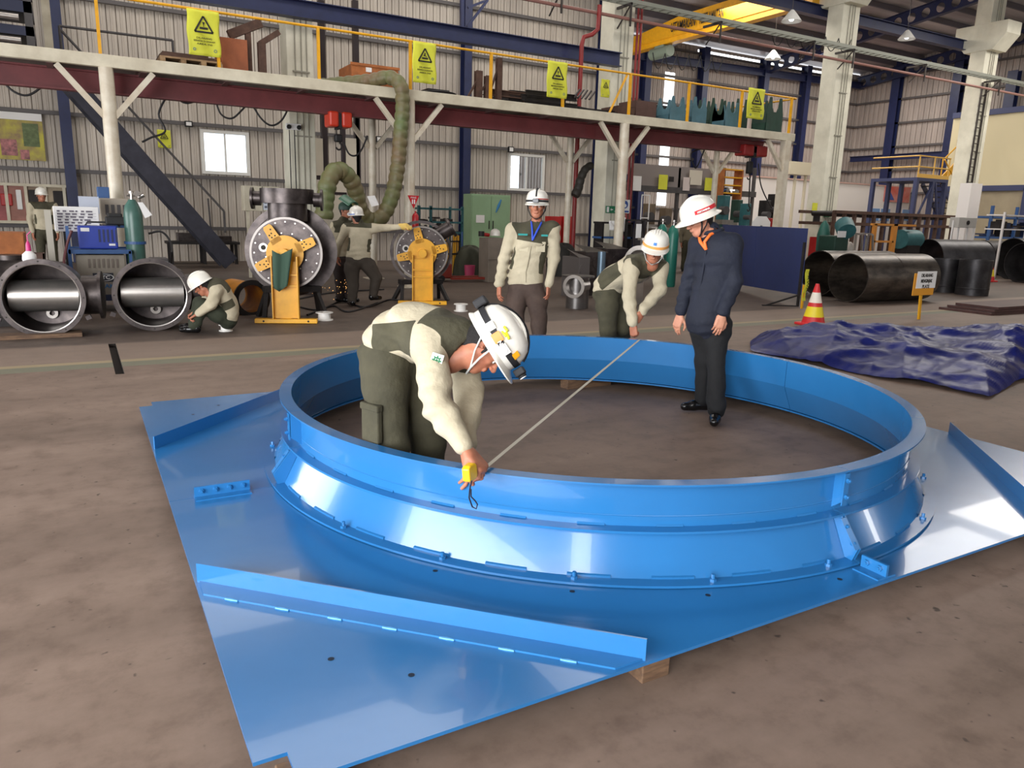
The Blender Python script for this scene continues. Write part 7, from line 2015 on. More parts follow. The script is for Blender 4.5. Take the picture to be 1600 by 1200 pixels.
def traffic_cone(P, label, H=.72, r=.17, base=True):
    t = thing('traffic_cone', label, 'traffic cone', (P.x, P.y, 0), group=None)
    cols = [(0, .16, 'r'), (.16, .42, 'y'), (.42, .52, 'r'), (.52, .78, 'w'), (.78, 1, 'r')]
    mm = {'r': mat('cone_red', (210, 40, 44), .4), 'y': mat('cone_yellow', (240, 216, 40), .4), 'w': mat('cone_white', (236, 226, 210), .4)}
    for (f0, f1, c) in cols:
        b = MB(); n = 28; b.lathe([(r*(1-.84*f0), .04+(H-.04)*f0), (r*(1-.84*f1), .04+(H-.04)*f1)]+([(0, H)] if f1 == 1 else []), (P.x, P.y, 0), n=n); b.build('cone_band', mm[c], t, smooth=60)
    b = MB(); b.box((P.x-.2, P.y-.2, 0), (P.x+.2, P.y+.2, .04)); b.build('cone_base', mm['r'], t, bevel=.01)
pc = Vector((10.0, 7.85, 0)); traffic_cone(pc, 'red traffic cone with white and yellow bands behind the blue tarpaulin', ony(1290, 443, 7.85).z, .175)
pc2 = onz(1543, 440); traffic_cone(pc2, 'small red and white traffic cone behind the rightmost upright shell', ony(1543, 397, pc2.y).z, .18)
# sign on a stake
t = thing('stake_sign', 'yellow stake sign with a white sheet reading do not step on plate', 'sign', (12.49, 7.65, 0))
Ys = 7.70; b = MB(); s0 = ony(1437, 500, Ys); s1 = ony(1441, 455, Ys); b.bar(Vector((s0.x, Ys+.02, 0)), Vector((s1.x, Ys+.02, s1.z)), .05, .03); b.build('stake', M_YEL, t)
tl = Vector((-math.sin(0), 0, 0)); M = frame(ony(1443, 440, Ys), (1, .0, .0), (0, -1, 0))
a = prect(1427, 424, 1459, 461, Ys); b = MB(); b.box((a[0], Ys-.015, a[2]), (a[1], Ys, a[3]-.03)); pl_ = b.build('sign_plate', mat('sign_amber', (218, 148, 34), .5), t)
b = MB(); b.box((a[0]+.06, Ys-.02, a[2]+.12), (a[1]+.02, Ys-.015, a[3])); b.build('sheet', PAPER, pl_)
cx = (a[0]+a[1])/2+.04
for i, ln in enumerate(('DILARANG', 'MENGINJAK', 'PLATE')): lettering(ln, frame((cx, Ys-.022, a[3]-.07-.095*i), (1, 0, 0), (0, -1, 0)), .08, BLKL, pl_, width=.32 if i < 2 else .2, bold=.002)
# lime stake tape
b = MB(); a = prect(1256, 421, 1266, 470, 9.5); b.grid(lambda u, v: (a[0]+.09*u+.03*v, 9.5+.02*math.sin(v*9), a[2]+(a[3]-a[2])*v), 3, 8); o_ = simple('marker_board', 'narrow lime marker board on a short yellow stake before the rolled pipes', 'marker', b, LIME, solid=.008)
b = MB(); b.box((a[0]+.02, 9.51, 0), (a[0]+.06, 9.54, a[2]+.3)); b.build('stake', M_YEL, o_)
lettering('AWAS', frame((a[0]+.065, 9.47, (a[2]+a[3])/2), (0, 0, -1), (0, -1, 0)), .07, BLKL, o_, width=.36)

# ---------------------------------------------------------------- far right hall: white office, stair tower, upper office
t = thing('office_block', 'white single-storey office block along the end of the hall', 'office', (34, 27, 0))
pA = at3(1172, 380, (24.2, 25.2, 0)); pB = at3(1308, 380, (29.2, 22.6, 0)); 
YO = 25.8
OW = mat('office_white', (232, 226, 222), .5)
b = MB(); a = prect(1170, 287, 1495, 395, YO); zo = ony(1310, 286, YO).z; b.box((a[0], YO, 0), (XE-.2, YO+3.5, zo)); b.build('office_wall', OW, t)
b = MB(); b.box((a[0], YO-.05, zo), (XE-.2, YO+3.5, zo+.06)); b.build('office_roof_edge', mat('rose_edge', (196, 160, 150), .5), t)
for (x0, y0, x1, y1) in ((1359, 326, 1390, 345), (1410, 328, 1438, 345)):
    b = MB(); w_ = pbox(b, x0, y0, x1, y1, YO-.03, .04); f_ = b.build('office_window', mat('window_blue', (122, 158, 206), .2), t); b = MB(); b.box(((w_[0]+w_[1])/2-.03, YO-.05, w_[2]), ((w_[0]+w_[1])/2+.03, YO-.02, w_[3])); b.build('mullion', PAPER, f_)
t = thing('wall_banner', 'red and orange banner on the white office block', 'banner', tuple(ony(1402, 304, YO-.06))); b = MB(); a = pbox(b, 1382, 292, 1422, 316, YO-.06, .03); b.build('banner_cloth', mat('banner_print', (214, 150, 140), .7, rgb2=(206, 86, 70), scale=1.2), t)
b = MB(); w = a[1]-a[0]; b.prism([(a[0]+.1, a[2]+.1), (a[0]+w*.4, a[2]+.1), (a[0]+.3, a[3]-.1), (a[0]+.1, a[3]-.1)], -(YO-.06), -(YO-.07), 0, Matrix(((1, 0, 0, 0), (0, 0, -1, 0), (0, 1, 0, 0), (0, 0, 0, 1)))); b.build('banner_motif', mat('motif_blue', (70, 90, 160), .6), t)
# air handler box
b = MB(); a = pbox(b, 1235, 253, 1268, 273, 24.0, .5); b.box((a[0]+.5, 24.1, 0), (a[0]+.6, 24.2, a[2])); b.box((a[1]-.2, 24.1, 0), (a[1]-.1, 24.2, a[2])); simple('raised_panel', 'cream raised panel box left of the third pillar', 'panel', b, mat('panel_sand2', (206, 196, 172), .6))
# stair tower
t = thing('stair_tower', 'navy and yellow steel stair tower before the end wall', 'stairs', tuple(ony(1455, 370, 19)))
YV = 20.2; SBm = mat('tower_navy', (60, 66, 100), .5, .1)
a = prect(1433, 279, 1482, 284, YV); D_ = 2.2
b = MB(); b.box((a[0], YV, a[2]), (a[1], YV+D_, a[3])); b.build('tower_deck', SBm, t)
for x in (a[0]+.08, (a[0]+a[1])/2+.1, a[1]-.08):
    for y in (YV+.08, YV+D_-.08):
        b = MB(); b.box((x-.08, y-.08, 0), (x+.08, y+.08, a[2])); b.build('tower_leg', SBm, t)
b = MB(); b.bar((a[0]+.1, YV+.05, 1.5), (a[1]-1.0, YV+.05, a[2]), .07, .07); b.bar((a[1]-.1, YV+.05, 1.2), (a[0]+1.4, YV+.05, a[2]), .07, .07); b.build('tower_brace', SBm, t)
b = MB(); zr_ = ony(1457, 245, YV).z
for x in (a[0]+.05, (a[0]+a[1])/2, a[1]-.05): b.cyl((x, YV+.03, a[3]), (x, YV+.03, zr_), .03, n=8)
for z in (zr_, (zr_+a[3])/2): b.cyl((a[0], YV+.03, z), (a[1], YV+.03, z), .03, n=8); b.cyl((a[0], YV+.03, z), (a[0], YV+D_, z), .03, n=8)
b.box((a[0], YV, a[3]), (a[1], YV+.03, a[3]+.16)); b.build('tower_railing', mat('rail_amber', (212, 168, 84), .5), t, smooth=50)
S0 = Vector((a[1], YV+.3, a[2])); S1 = Vector((a[1]+2.5, YV+.3, a[2]-2.1)); S2 = Vector((a[1]-.2, YV+.5, .2))
for dy in (0, .9):
    b = MB(); b.bar(S0+Vector((0, dy, 0)), S1+Vector((0, dy, 0)), .05, .22); b.bar(S1+Vector((0, dy, 0)), S2+Vector((.6, dy, 0)), .05, .22); b.build('flight_stringer', SBm, t)
for i in range(9):
    p = S0.lerp(S1, (i+.5)/9); b = MB(); b.box((p.x-.13, p.y, p.z-.02), (p.x+.13, p.y+.9, p.z+.02)); b.build('flight_tread', DGREY, t)
b = MB(); b.cyl(S0+Vector((0, 0, 1)), S1+Vector((0, 0, 1)), .03, n=8); b.cyl(S1, S1+Vector((0, 0, 1)), .03, n=8); U0 = S0+Vector((.2, .2, .1)); U1 = S0+Vector((2.8, .2, 2.0)); b.cyl(U0+Vector((0, 0, .9)), U1+Vector((0, 0, .9)), .03, n=8); b.bar(U0, U1, .05, .3); b.cyl(U0, U0+Vector((0, 0, 1.0)), .03, n=8); b.cyl(U0.lerp(U1, .5), U0.lerp(U1, .5)+Vector((0, 0, .9)), .03, n=8); b.build('flight_railing', M_YEL, t, smooth=50)
# upper office
t = thing('upper_office', 'cream raised office cabin with a brown door behind the rightmost pillar', 'office', (XE-2, 18, 3)); UO = mat('cabin_cream', (206, 194, 158), .55)
XU = 37.6; q0 = onx(1490, 186, XU); b = MB(); yU0 = q0.y; zU1 = onx(1545, 180, XU).z; zU0 = onx(1545, 290, XU).z; b.box((XU, 9, zU0), (XE-.2, yU0, zU1)); b.build('cabin_wall', UO, t)
b = MB(); b.box((XU-.1, 9, zU0-.25), (XU+.1, yU0, zU0)); b.box((XU-.1, 9, zU1), (XU+.1, yU0, zU1+.25)); 
for y in (yU0-.1, (yU0+11)/2+2, 11): b.box((XU-.1, y-.12, 0), (XU+.12, y+.12, zU0))
b.bar((XU-.05, 16, zU0), (XU-.05, 13, 7.5), .1, .14); b.build('cabin_frame', SBm, t)
b = MB(); b.box((XU+.02, 9, 0), (XE-.3, yU0, zU0-.25)); b.build('cabin_undercroft', mat('undercroft_tan', (168, 154, 128), .6, noise=.2, scale=1), t)
pd = onx(1511, 250, XU); pd2 = onx(1492, 250, XU); zd1 = onx(1501, 218, XU).z
b = MB(); b.box((XU-.06, pd.y, zU0+.05), (XU, pd2.y, zd1)); dr_ = b.build('cabin_door', mat('door_brown', (134, 92, 52), .5), t); b = MB(); b.box((XU-.07, pd.y+.25, zd1-1.3), (XU-.055, pd2.y-.25, zd1-.2)); b.build('door_pane', mat('pane_pale', (220, 226, 216), .2), dr_)
# low white column and electric box near pillar 4
b = MB(); a = prect(1512, 286, 1529, 372, 15.5); b.box((a[0], 15.5, 0), (a[1], 15.9, a[3])); simple('duct_casing', 'bright white boxed casing standing left of the cable ladder', 'casing', b, OW)
t = thing('control_box', 'grey control box on four thin legs before the rightmost pillar', 'control box', tuple(ony(1512, 370, 14))); b = MB(); a = pbox(b, 1498, 340, 1526, 356, 14.2, .3); b.build('box_body', mat('box_grey', (176, 172, 166), .5), t, bevel=.01)
for x in (a[0]-.1, a[0]+.25, a[1]-.25, a[1]+.1):
    b = MB(); b.box((x-.02, 14.3, 0), (x+.02, 14.34, a[3]-.1)); b.build('leg', PAPER, t)
b = MB(); b.cyl(((a[0]+a[1])/2, 14.17, (a[2]+a[3])/2), ((a[0]+a[1])/2, 14.2, (a[2]+a[3])/2), .07, n=16); b.build('gauge', DARK, t)

# ---------------------------------------------------------------- roller bed, frames and machines in the right background
t = thing('roller_bed', 'long dark brown steel roller bed before the white office', 'roller bed', (25, 17, 0)); YB2 = 16.5
for y_ in (335, 352):
    b = MB(); A = ony(1306, y_, YB2); B = ony(1505, y_, YB2); z = (A.z+B.z)/2; b.box((A.x, YB2, z-.06), (B.x, YB2+.12, z+.04)); b.box((A.x, YB2+1.4, z-.06), (B.x, YB2+1.5, z+.04)); b.build('bed_rail', BROWN, t)
n_ = 14; A = ony(1306, 340, YB2); B = ony(1505, 340, YB2)
for i in range(n_+1):
    x = A.x+(B.x-A.x)*i/n_; b = MB(); b.box((x-.05, YB2+.02, 0), (x+.05, YB2+.12, ony(1400, 333, YB2).z)); b.build('bed_post', BROWN, t)
for i in range(10):
    x = A.x+.6+(B.x-A.x-1)*i/10; z = ony(1400, 337, YB2).z; b = MB(); b.cyl((x, YB2+.1, z), (x, YB2+1.4, z), .09, n=12); b.build('roller', DARK, t, smooth=40)
t = thing('orange_frame', 'orange square tube frame between trestle and teal motor', 'frame', tuple(onz(1385, 415))); YF = 13.2
for (x0, y0, x1, y1) in ((1364, 350, 1368, 402), (1394, 350, 1400, 402), (1364, 350, 1432, 353), (1364, 376, 1396, 379)):
    b = MB(); a = prect(x0, y0, x1, y1, YF); z0 = 0 if y1 > 400 else a[2]; b.box((a[0], YF, z0), (a[1], YF+.08, a[3])); b.build('frame_bar', mat('frame_orange', (214, 142, 60), .5), t)
t = thing('grey_trestle', 'light grey lattice trestle left of the orange frame', 'trestle', tuple(onz(1350, 415))); YG = 13.0; p0 = ony(1338, 364, YG); p1 = ony(1364, 364, YG); zt_ = p0.z
b = MB(); b.box((p0.x, YG, zt_-.05), (p1.x, YG+.4, zt_)); b.build('trestle_top', BRIGHT, t)
for i in range(4):
    x = p0.x+(p1.x-p0.x)*i/3; b = MB(); b.bar((x, YG, zt_-.03), (x+(.12 if i % 2 else -.12), YG-.1, 0), .045, .045); b.build('leg', BRIGHT, t)
def motor(px_, py_, Y, r, L, m, label):
    p = ony(px_, py_, Y); t = thing('gear_motor', label, 'motor', (p.x, p.y, 0)); b = MB(); b.cyl((p.x-L/2, Y, p.z), (p.x+L/2, Y, p.z), r, n=20); b.cyl((p.x+L/2, Y, p.z), (p.x+L/2+.2, Y, p.z), r*.6, n=16); b.build('motor_housing', m, t, smooth=40)
    b = MB(); b.box((p.x-L*.4, Y-r*.8, 0), (p.x+L*.4, Y+r*.8, p.z-r*.6)); b.build('motor_base', DARK, t)
motor(1418, 374, 13.4, .27, .75, TEALP, 'teal horizontal motor drum beside the orange frame')
t = thing('welding_positioner', 'dark teal welding positioner with a sheet of paper right of the third pillar', 'machine', tuple(onz(1308, 425))); YQ = 12.3; p = ony(1316, 375, YQ)
b = MB(); b.box((p.x-.25, YQ, 0), (p.x+.25, YQ+.5, p.z+.1)); b.build('positioner_base', GRNP, t, bevel=.03); b = MB(); b.cyl(p+Vector((.0, -.1, .2)), p+Vector((.15, .12, .38)), .22, n=22); b.build('positioner_table', TEALP, t, smooth=40); b = MB(); pbox(b, 1309, 361, 1322, 371, YQ-.16, .01); b.build('paper_sheet', PAPER, t)
b = MB(); p = ony(1283, 400, 12.9); b.cyl((p.x, 12.9, 0), (p.x, 12.9, ony(1283, 372, 12.9).z), .07, n=12); b.lathe([(.05, 0), (.15, .1), (.16, .5), (.10, .75), (.03, .85)], (p.x, 12.9, ony(1283, 398, 12.9).z), n=18); simple('dark_stand', 'teal coat-like machine stand just right of the blue screen board', 'stand', b, mat('stand_teal', (40, 92, 80), .5), smooth=40)
b = MB(); p = ony(1326, 395, 12.9); b.lathe([(0, 0), (.14, 0), (.14, .9), (.08, 1.1), (.02, 1.15)], (p.x, 12.9, 0), n=20); simple('grey_vessel', 'slim pale grey vessel left of the lattice trestle', 'vessel', b, mat('vessel_pale', (160, 152, 144), .4, .4), smooth=40)
b = MB(); p = ony(1366, 398, 12.1); b.lathe([(.0, 0), (.36, 0), (.36, .42), (.34, .42), (.34, .1), (0, .1)], (p.x-.4, 12.1, 0), n=30); simple('low_shell', 'low grey rolled ring behind the big rolled pipe', 'shell', b, RS, smooth=35)
def steel_stack(x0, x1, Y, zt, label, m, n=4, d=1.0, name='steel_profile', L=None):
    """separate long profiles lying side by side in one stack"""
    for i in range(n):
        b = MB(); y = Y+i*d/n; b.ibeam((x0+.07*i, y, .09+(i % 2)*.16), (x1-.1*i, y, .09+(i % 2)*.16), .14, .15, .015); o = b.build(name, m); tag(o, label, 'steel beam', label)
A = ony(1420, 372, 14.8); B = ony(1500, 372, 14.8)
steel_stack(A.x, B.x+3.5, 15.0, .8, 'dark steel beam lying in the stack behind the rear rolled pipes', DARK, 5)
p = onz(1540, 492); q = onz(1600, 492)
for i in range(3):
    b = MB(); b.box((p.x+.1*i, p.y-.1, .05*i), (p.x+4.0, p.y+.9-.1*i, .05*i+.045)); simple('steel_plate', 'reddish dark steel plate in the flat stack at the right edge, %s' % ('bottom', 'middle', 'top')[i], 'steel plate', b, mat('plate_rust', (84, 56, 52), .6, .2, noise=.3, scale=4))
# rack with white frame at the right edge
t = thing('white_rack', 'white framed shelf rack with machine parts at the right edge', 'rack', tuple(onz(1590, 420))); YW2 = 13.8; a = prect(1568, 333, 1640, 378, YW2)
for y_ in (336, 358): z = ony(1590, y_, YW2).z; b = MB(); b.box((a[0], YW2, z-.04), (a[1], YW2+.6, z)); b.build('shelf', OW, t)
for x in (a[0], (a[0]+a[1])/2, a[1]): b = MB(); b.box((x-.03, YW2, 0), (x+.03, YW2+.06, a[3])); b.build('rack_post', OW, t)
z = ony(1590, 358, YW2).z; clutter(a[0]+.1, a[1], YW2+.05, z, 5, 'dark machine part standing on the white framed shelf rack', 12, [DARK, STL, NAVYB], .3)
A = ony(1545, 375, 17.0)
t = thing('blue_rack', 'blue pallet rack with boxes behind the white framed rack', 'rack', (A.x, 17, 0)); B = ony(1620, 375, 17.0)
for z in (.5, 1.3, 2.1): b = MB(); b.box((A.x, 17, z-.08), (B.x+2, 18, z)); b.build('shelf', CARTB, t)
for x in (A.x, (A.x+B.x)/2, B.x): b = MB(); b.box((x-.05, 17, 0), (x+.05, 17.1, 2.5)); b.build('rack_post', CARTB, t)
for z in (.5, 1.3): clutter(A.x+.1, B.x, 17.05, z, 6, 'dark blue bin standing on the %s level of the blue pallet rack' % ('lower' if z < 1 else 'upper'), int(z*10), [NAVYB, DARK, BLUEM], .5, .7, 'bin', 'bin')
# pillar notices
b = MB(); pbox(b, 1269, 317, 1277, 333, YP-.4, .01); simple('notice', 'small lime notice on the third pillar', 'notice', b, LIME)
b = MB(); pbox(b, 1271, 337, 1281, 351, YP-.42, .03); simple('socket_box', 'small dark socket plate below the lime notice on the third pillar', 'socket', b, DGREY)
exit_sign(1288, 331, 1298, 339, YP-.36, 'tiny green exit sign on the third pillar')
b = MB(); a = prect(1262, 370, 1281, 392, YP-.33); b.box((a[0], YP-.44, 0), (a[1]+.25, YP-.39, a[3])); simple('red_guard', 'red guard plate at the foot of the third pillar', 'guard', b, M_RED)
# light pole with brackets at right under the mezzanine is part of mezzanine; wall-light box
# ---------------------------------------------------------------- blue tarpaulin
def tarp():
    near = [onz(1172, 552), onz(1250, 566), onz(1370, 592), onz(1450, 604), onz(1545, 624), onz(1590, 598), onz(1640, 590)]
    far = [onz(1172, 535), onz(1195, 512+14), onz(1290, 512+12), onz(1400, 512+14), onz(1500, 508+16), onz(1600, 516+14), onz(1680, 540)]
    rs = random.Random(11); NU, NV = 200, 80
    def interp(L, u):
        f = u*(len(L)-1); i = min(int(f), len(L)-2); return L[i].lerp(L[i+1], f-i)
    def ridge(x, y, a, s, ph): c = math.cos(a)*x+math.sin(a)*y; d = -math.sin(a)*x+math.cos(a)*y; return 1-abs(math.sin(c*s+ph+.5*math.sin(d*1.3+ph)))
    ws = [(rs.uniform(0, PI), rs.uniform(1.2, 4.6), rs.uniform(0, 6)) for _ in range(9)]
    ws2 = [(rs.uniform(0, PI), rs.uniform(7, 15), rs.uniform(0, 6)) for _ in range(5)]
    def fn(u, v):
        p = interp(near, u).lerp(interp(far, u), v)
        e = min(1, v*2.3, (1-v)*3)*min(1, u*7, (1-u)*5); e = e**.75
        left = .5+.5*min(1, max(0, (u-.02)*4))
        h = .06+.16*left
        w = sum(ridge(p.x, p.y, a, s, ph)**3*(1/s**.7) for a, s, ph in ws)*.085
        big = .06*math.sin(p.x*2.1+p.y)+.05*math.sin(p.y*2.7-p.x*1.1)
        w2 = sum(ridge(p.x, p.y, a, s, ph)**2 for a, s, ph in ws2)*.004
        z = e*(h+big*.8)+w*(.35+.65*e)*.9+w2+.004
        return (p.x, p.y, max(.004, z))
    b = MB(); b.grid(fn, NU, NV)
    M = mat('tarp_blue', (32, 40, 112), .33, noise=.2, scale=2.5, bump=.4, bscale=5, rgb2=(22, 28, 84), spec=.12)
    return simple('tarpaulin', 'crumpled dark blue plastic tarpaulin covering parts behind the ring', 'tarpaulin', b, M, smooth=180)
tarp()
# crumpled paper scraps between tarp and ring
b = MB(); p = onz(1196, 551); b.box((p.x-.05, p.y-.04, 0), (p.x+.05, p.y+.04, .06)); simple('white_block', 'small white block at the left tip of the blue tarpaulin', 'block', b, PAPER, bevel=.01)

# ---------------------------------------------------------------- load on the mezzanine deck
def deck_box(x0, y0, x1, Y, d, m, label, name='crate', cat='crate', ybot=None, **kw):
    a = prect(x0, y0, x1, y0+10, Y); b = MB(); b.box((a[0], Y, ZT), (a[1], Y+d, a[3])); return simple(name, label, cat, b, m, **kw)
t = thing('wooden_pallet', 'pale wooden pallet on the mezzanine behind the leftmost lime banner', 'pallet', tuple(ony(300, 100, 15.4))); a = prect(250, 85, 346, 100, 15.35)
b = MB(); b.box((a[0], 15.35, ZT+.12), (a[1], 16.3, ZT+.15)); b.build('deck_boards', PALET, t)
for f in (0, .33, .66, .93): b = MB(); b.box((a[0]+(a[1]-a[0])*f, 15.35, ZT), (a[0]+(a[1]-a[0])*f+.09, 16.3, ZT+.12)); b.build('stringer_board', PALET, t)
b = MB(); b.box((a[0], 15.35, ZT), (a[1], 15.4, ZT+.02)); b.build('bottom_board', PALET, t)
for i in range(3): b = MB(); b.box((a[0]+.03*i, 15.4+.05*i, ZT+.151+.035*i), (a[1]-.1*i, 16.1, ZT+.18+.035*i)); simple('brown_board', 'thin brown board stacked on the pale pallet, %s' % ('bottom', 'middle', 'top')[i], 'board', b, BROWN)
deck_box(344, 60, 386, 15.6, .7, mat('rust_sheet', (160, 90, 54), .6, noise=.3, scale=3), 'rust-orange sheet metal box right of the leftmost lime banner', 'metal_box', 'box')
b = MB(); p = ony(388, 70, 15.9); b.bar((p.x, 15.9, ZT), (p.x, 15.9, ony(388, 40, 15.9).z), .1, .1); b.bar((p.x-.35, 15.9, ony(366, 56, 15.9).z), (p.x+.25, 15.9, ony(395, 34, 15.9).z), .12, .16); simple('steel_bracket', 'dark knotted steel bracket above the rust-orange box', 'steel part', b, BROWN)
b = MB(); p = ony(410, 110, 15.9); zt_ = ony(410, 66, 15.9).z; b.ibeam((p.x, 15.9, ZT), (p.x, 15.9, zt_), .14, .14, .02); b.bar((p.x-.02, 15.9, zt_-.03), (p.x+.34, 15.9, zt_+.22), .12, .1); simple('bent_beam', 'dark brown bent steel beam standing left of the first pillar on the mezzanine', 'steel beam', b, BROWN)
t = thing('wooden_crate', 'orange-brown wooden crate on the mezzanine behind the green duct', 'crate', tuple(ony(585, 110, 16.2))); a = prect(549, 103, 623, 122, 16.3); b = MB(); b.box((a[0], 16.3, ZT), (a[1], 17.2, a[3])); b.build('crate_body', ORNG, t, bevel=.02); b = MB(); b.box((a[0]+(a[1]-a[0])*.3, 16.29, a[3]-.14), (a[0]+(a[1]-a[0])*.42, 16.3, a[3]-.05)); b.build('crate_label', PAPER, t); b = MB(); b.box((a[0]-.02, 16.28, ZT), (a[1]+.02, 16.3, ZT+.08)); b.box((a[0]-.02, 16.28, a[3]-.03), (a[1]+.02, 16.3, a[3]+.02)); b.build('crate_batten', ORNG, t)
p = ony(683, 140, 15.7); b = MB(); b.lathe([(0, 0), (.36, 0), (.42, .09), (.40, .10), (.34, .02), (0, .02)], (p.x, 15.7, ZT), n=24); b.box((p.x-.3, 15.5, ZT+.1), (p.x+.2, 15.9, ZT+.15)); simple('black_pan', 'shallow black round pan on the mezzanine below the second lime banner', 'pan', b, M_BLACK, smooth=40)
for k, (x0, x1, yt, lab) in enumerate(((742, 752, 110, 'short brown steel stand left of the thin mezzanine rail post'), (757, 763, 118, 'thin brown steel stand in the cluster right of the navy column'), (775, 782, 90, 'tall brown steel stand in the cluster right of the navy column'))):
    b = MB(); p0 = ony(x0, 150, 15.6); p1 = ony(x1, 150, 15.6); zt_ = ony(x0, yt, 15.6).z; b.ibeam(((p0.x+p1.x)/2, 15.6, ZT), ((p0.x+p1.x)/2, 15.6, zt_), p1.x-p0.x, .12, .02); b.bar(((p0.x+p1.x)/2-.3, 15.6, ZT), ((p0.x+p1.x)/2, 15.6, zt_-.15), .04, .04); simple('steel_stand', lab, 'stand', b, BROWN)
p = ony(790, 150, 15.6); b = MB(); b.ibeam((p.x-.5, 15.7, ZT+.25), (p.x+.7, 15.7, ZT+.25), .12, .14, .02); b.box((p.x-.4, 15.65, ZT), (p.x-.3, 15.75, ZT+.18)); b.box((p.x+.5, 15.65, ZT), (p.x+.6, 15.75, ZT+.18)); simple('steel_beam', 'short brown steel beam on blocks right of the steel stands', 'steel beam', b, BROWN)
A = ony(800, 150, 15.5).x; B = ony(905, 160, 15.5).x
for i in range(9):
    b = MB(); r = random.Random(i); l = r.uniform(.7, 1); h = .08+.1*(i // 3); b.ibeam((A+r.uniform(0, .4), 15.45+.28*(i % 3), ZT+h), (A+(B-A)*l, 15.45+.28*(i % 3), ZT+h+.02), .1, .14, .015); simple('steel_beam', 'dark steel beam in the pile on the mezzanine behind the third lime banner', 'steel beam', b, DARK, group='dark beams piled on the mezzanine')
b = MB(); b.add([(A, 16.6, ZT), (B, 16.6, ZT), (B, 16.6, ZT+.55), (A, 16.6, ZT+.3)], [(0, 1, 2, 3)]); simple('steel_sheet', 'dark tapered steel sheet standing behind the beam pile on the mezzanine', 'steel sheet', b, DARK, solid=.03)
# bundle of flat bars, brown cases
A = ony(905, 160, 15.5).x; B = ony(962, 165, 15.5).x
for i in range(6): b = MB(); b.bar((A+.05*i, 15.5+.12*i, ZT+.06+.045*(i % 3)), (B+.1*i, 15.45+.13*i, ZT+.06+.05*(i % 2)), .1, .05); simple('flat_bar', 'dark flat bar lying in the bundle on the mezzanine before the second pillar', 'steel bar', b, DARK, group='flat bars on the mezzanine')
for k in range(5): b = MB(); p = ony(893+6*k, 150, 15.5); b.bar((p.x, 15.4, ZT+.3), (p.x+.16, 15.4, ZT+.5), .05, .03); simple('steel_fin', 'short slanted steel fin on the beam pile right of the third lime banner', 'steel part', b, STL, group='slanted steel fins')
deck_box(966, 166, 992, 15.4, .7, BROWN, 'low brown steel case on the mezzanine right of the second pillar', 'steel_case', 'case')
deck_box(994, 158, 1026, 15.5, .7, mat('case_umber', (86, 60, 52), .6, noise=.2), 'taller brown steel case on the mezzanine next to the teal saddles', 'steel_case', 'case')
deck_box(1028, 165, 1050, 15.9, .5, DARK, 'dark steel case just left of the teal saddles', 'steel_case', 'case')
# pipe saddles
def saddle(xc, yt, Y, m, label, W=.46):
    t = thing('pipe_saddle', label, 'pipe saddle', tuple(ony(xc, 180, Y)), group='pipe saddles on the mezzanine')
    p = ony(xc, yt, Y); H_ = p.z-ZT; 
    pts = [(-W/2, 0), (W/2, 0), (W/2, H_*.55), (W*.36, H_), (W*.26, H_), (W*.20, H_*.72), (W*.1, H_*.6), (-W*.1, H_*.6), (-W*.20, H_*.72), (-W*.26, H_), (-W*.36, H_), (-W/2, H_*.55)]
    M = Matrix(((1, 0, 0, p.x), (0, 0, 1, Y), (0, 1, 0, ZT), (0, 0, 0, 1)))
    b = MB(); b.prism(pts, -.02, .02, 0, M); b.build('saddle_plate', m, t)
    b = MB(); b.prism(pts, .48, .52, 0, M); b.build('saddle_plate', m, t)
    b = MB(); b.box((p.x-W/2, Y, ZT), (p.x-W/2+.05, Y+.5, ZT+H_*.3)); b.box((p.x+W/2-.05, Y, ZT), (p.x+W/2, Y+.5, ZT+H_*.3)); b.box((p.x-W*.2, Y, ZT+.02), (p.x+W*.2, Y+.5, ZT+.07)); b.build('saddle_tie', m, t)
TS = mat('saddle_teal', (74, 112, 124), .5, noise=.25, scale=4)
for k, (xc, yt, Y, m_, lab) in enumerate(((1060, 151, 15.3, TS, 'leftmost teal pipe saddle on the mezzanine'), (1094, 152, 15.4, TS, 'second teal pipe saddle on the mezzanine'), (1122, 154, 15.8, GRNP, 'left dark green pipe saddle on the mezzanine'), (1146, 160, 15.3, TS, 'teal pipe saddle left of the last lime banner'), (1160, 155, 16.2, GRNP, 'dark green pipe saddle behind the teal ones'), (1213, 153, 15.4, GRNP, 'dark green pipe saddle at the right end of the mezzanine'))):
    saddle(xc, yt, Y, m_, lab, .62 if k in (5,) else .5)
# far-left machine frame on the deck
t = thing('steel_frame_unit', 'dark blue steel machine frame on the mezzanine at the upper left corner', 'machine frame', tuple(ony(40, 60, 16)))
a = prect(-60, 8, 52, 70, 16.2)
for (z0, z1) in ((ZT+.0, ZT+.12), (ZT+.35, ZT+.5), (ZT+.72, ZT+.9), (ZT+1.1, ZT+1.3)):
    b = MB(); b.box((a[0], 16.2, z0), (a[1], 17.2, z1)); b.build('frame_tier', mat('frame_navy', (40, 44, 66), .5, .3), t)
b = MB(); b.box((a[1]-.12, 16.2, ZT), (a[1], 16.3, ZT+1.5)); b.build('frame_upright', DGREY, t)
for z in (ZT+.25, ZT+.62): b = MB(); b.cyl((a[0], 16.15, z), (a[1]-.2, 16.15, z), .06, n=12); b.build('silver_roll', BRIGHT, t, smooth=40)
b = MB(); x = ony(75, 60, 17.6).x; b.box((x-.06, 17.6, ZT), (x+.08, 17.7, ZT+2.2)); simple('cream_upright', 'pale cream upright channel at the upper left behind the navy frame', 'post', b, M_CREAMP)
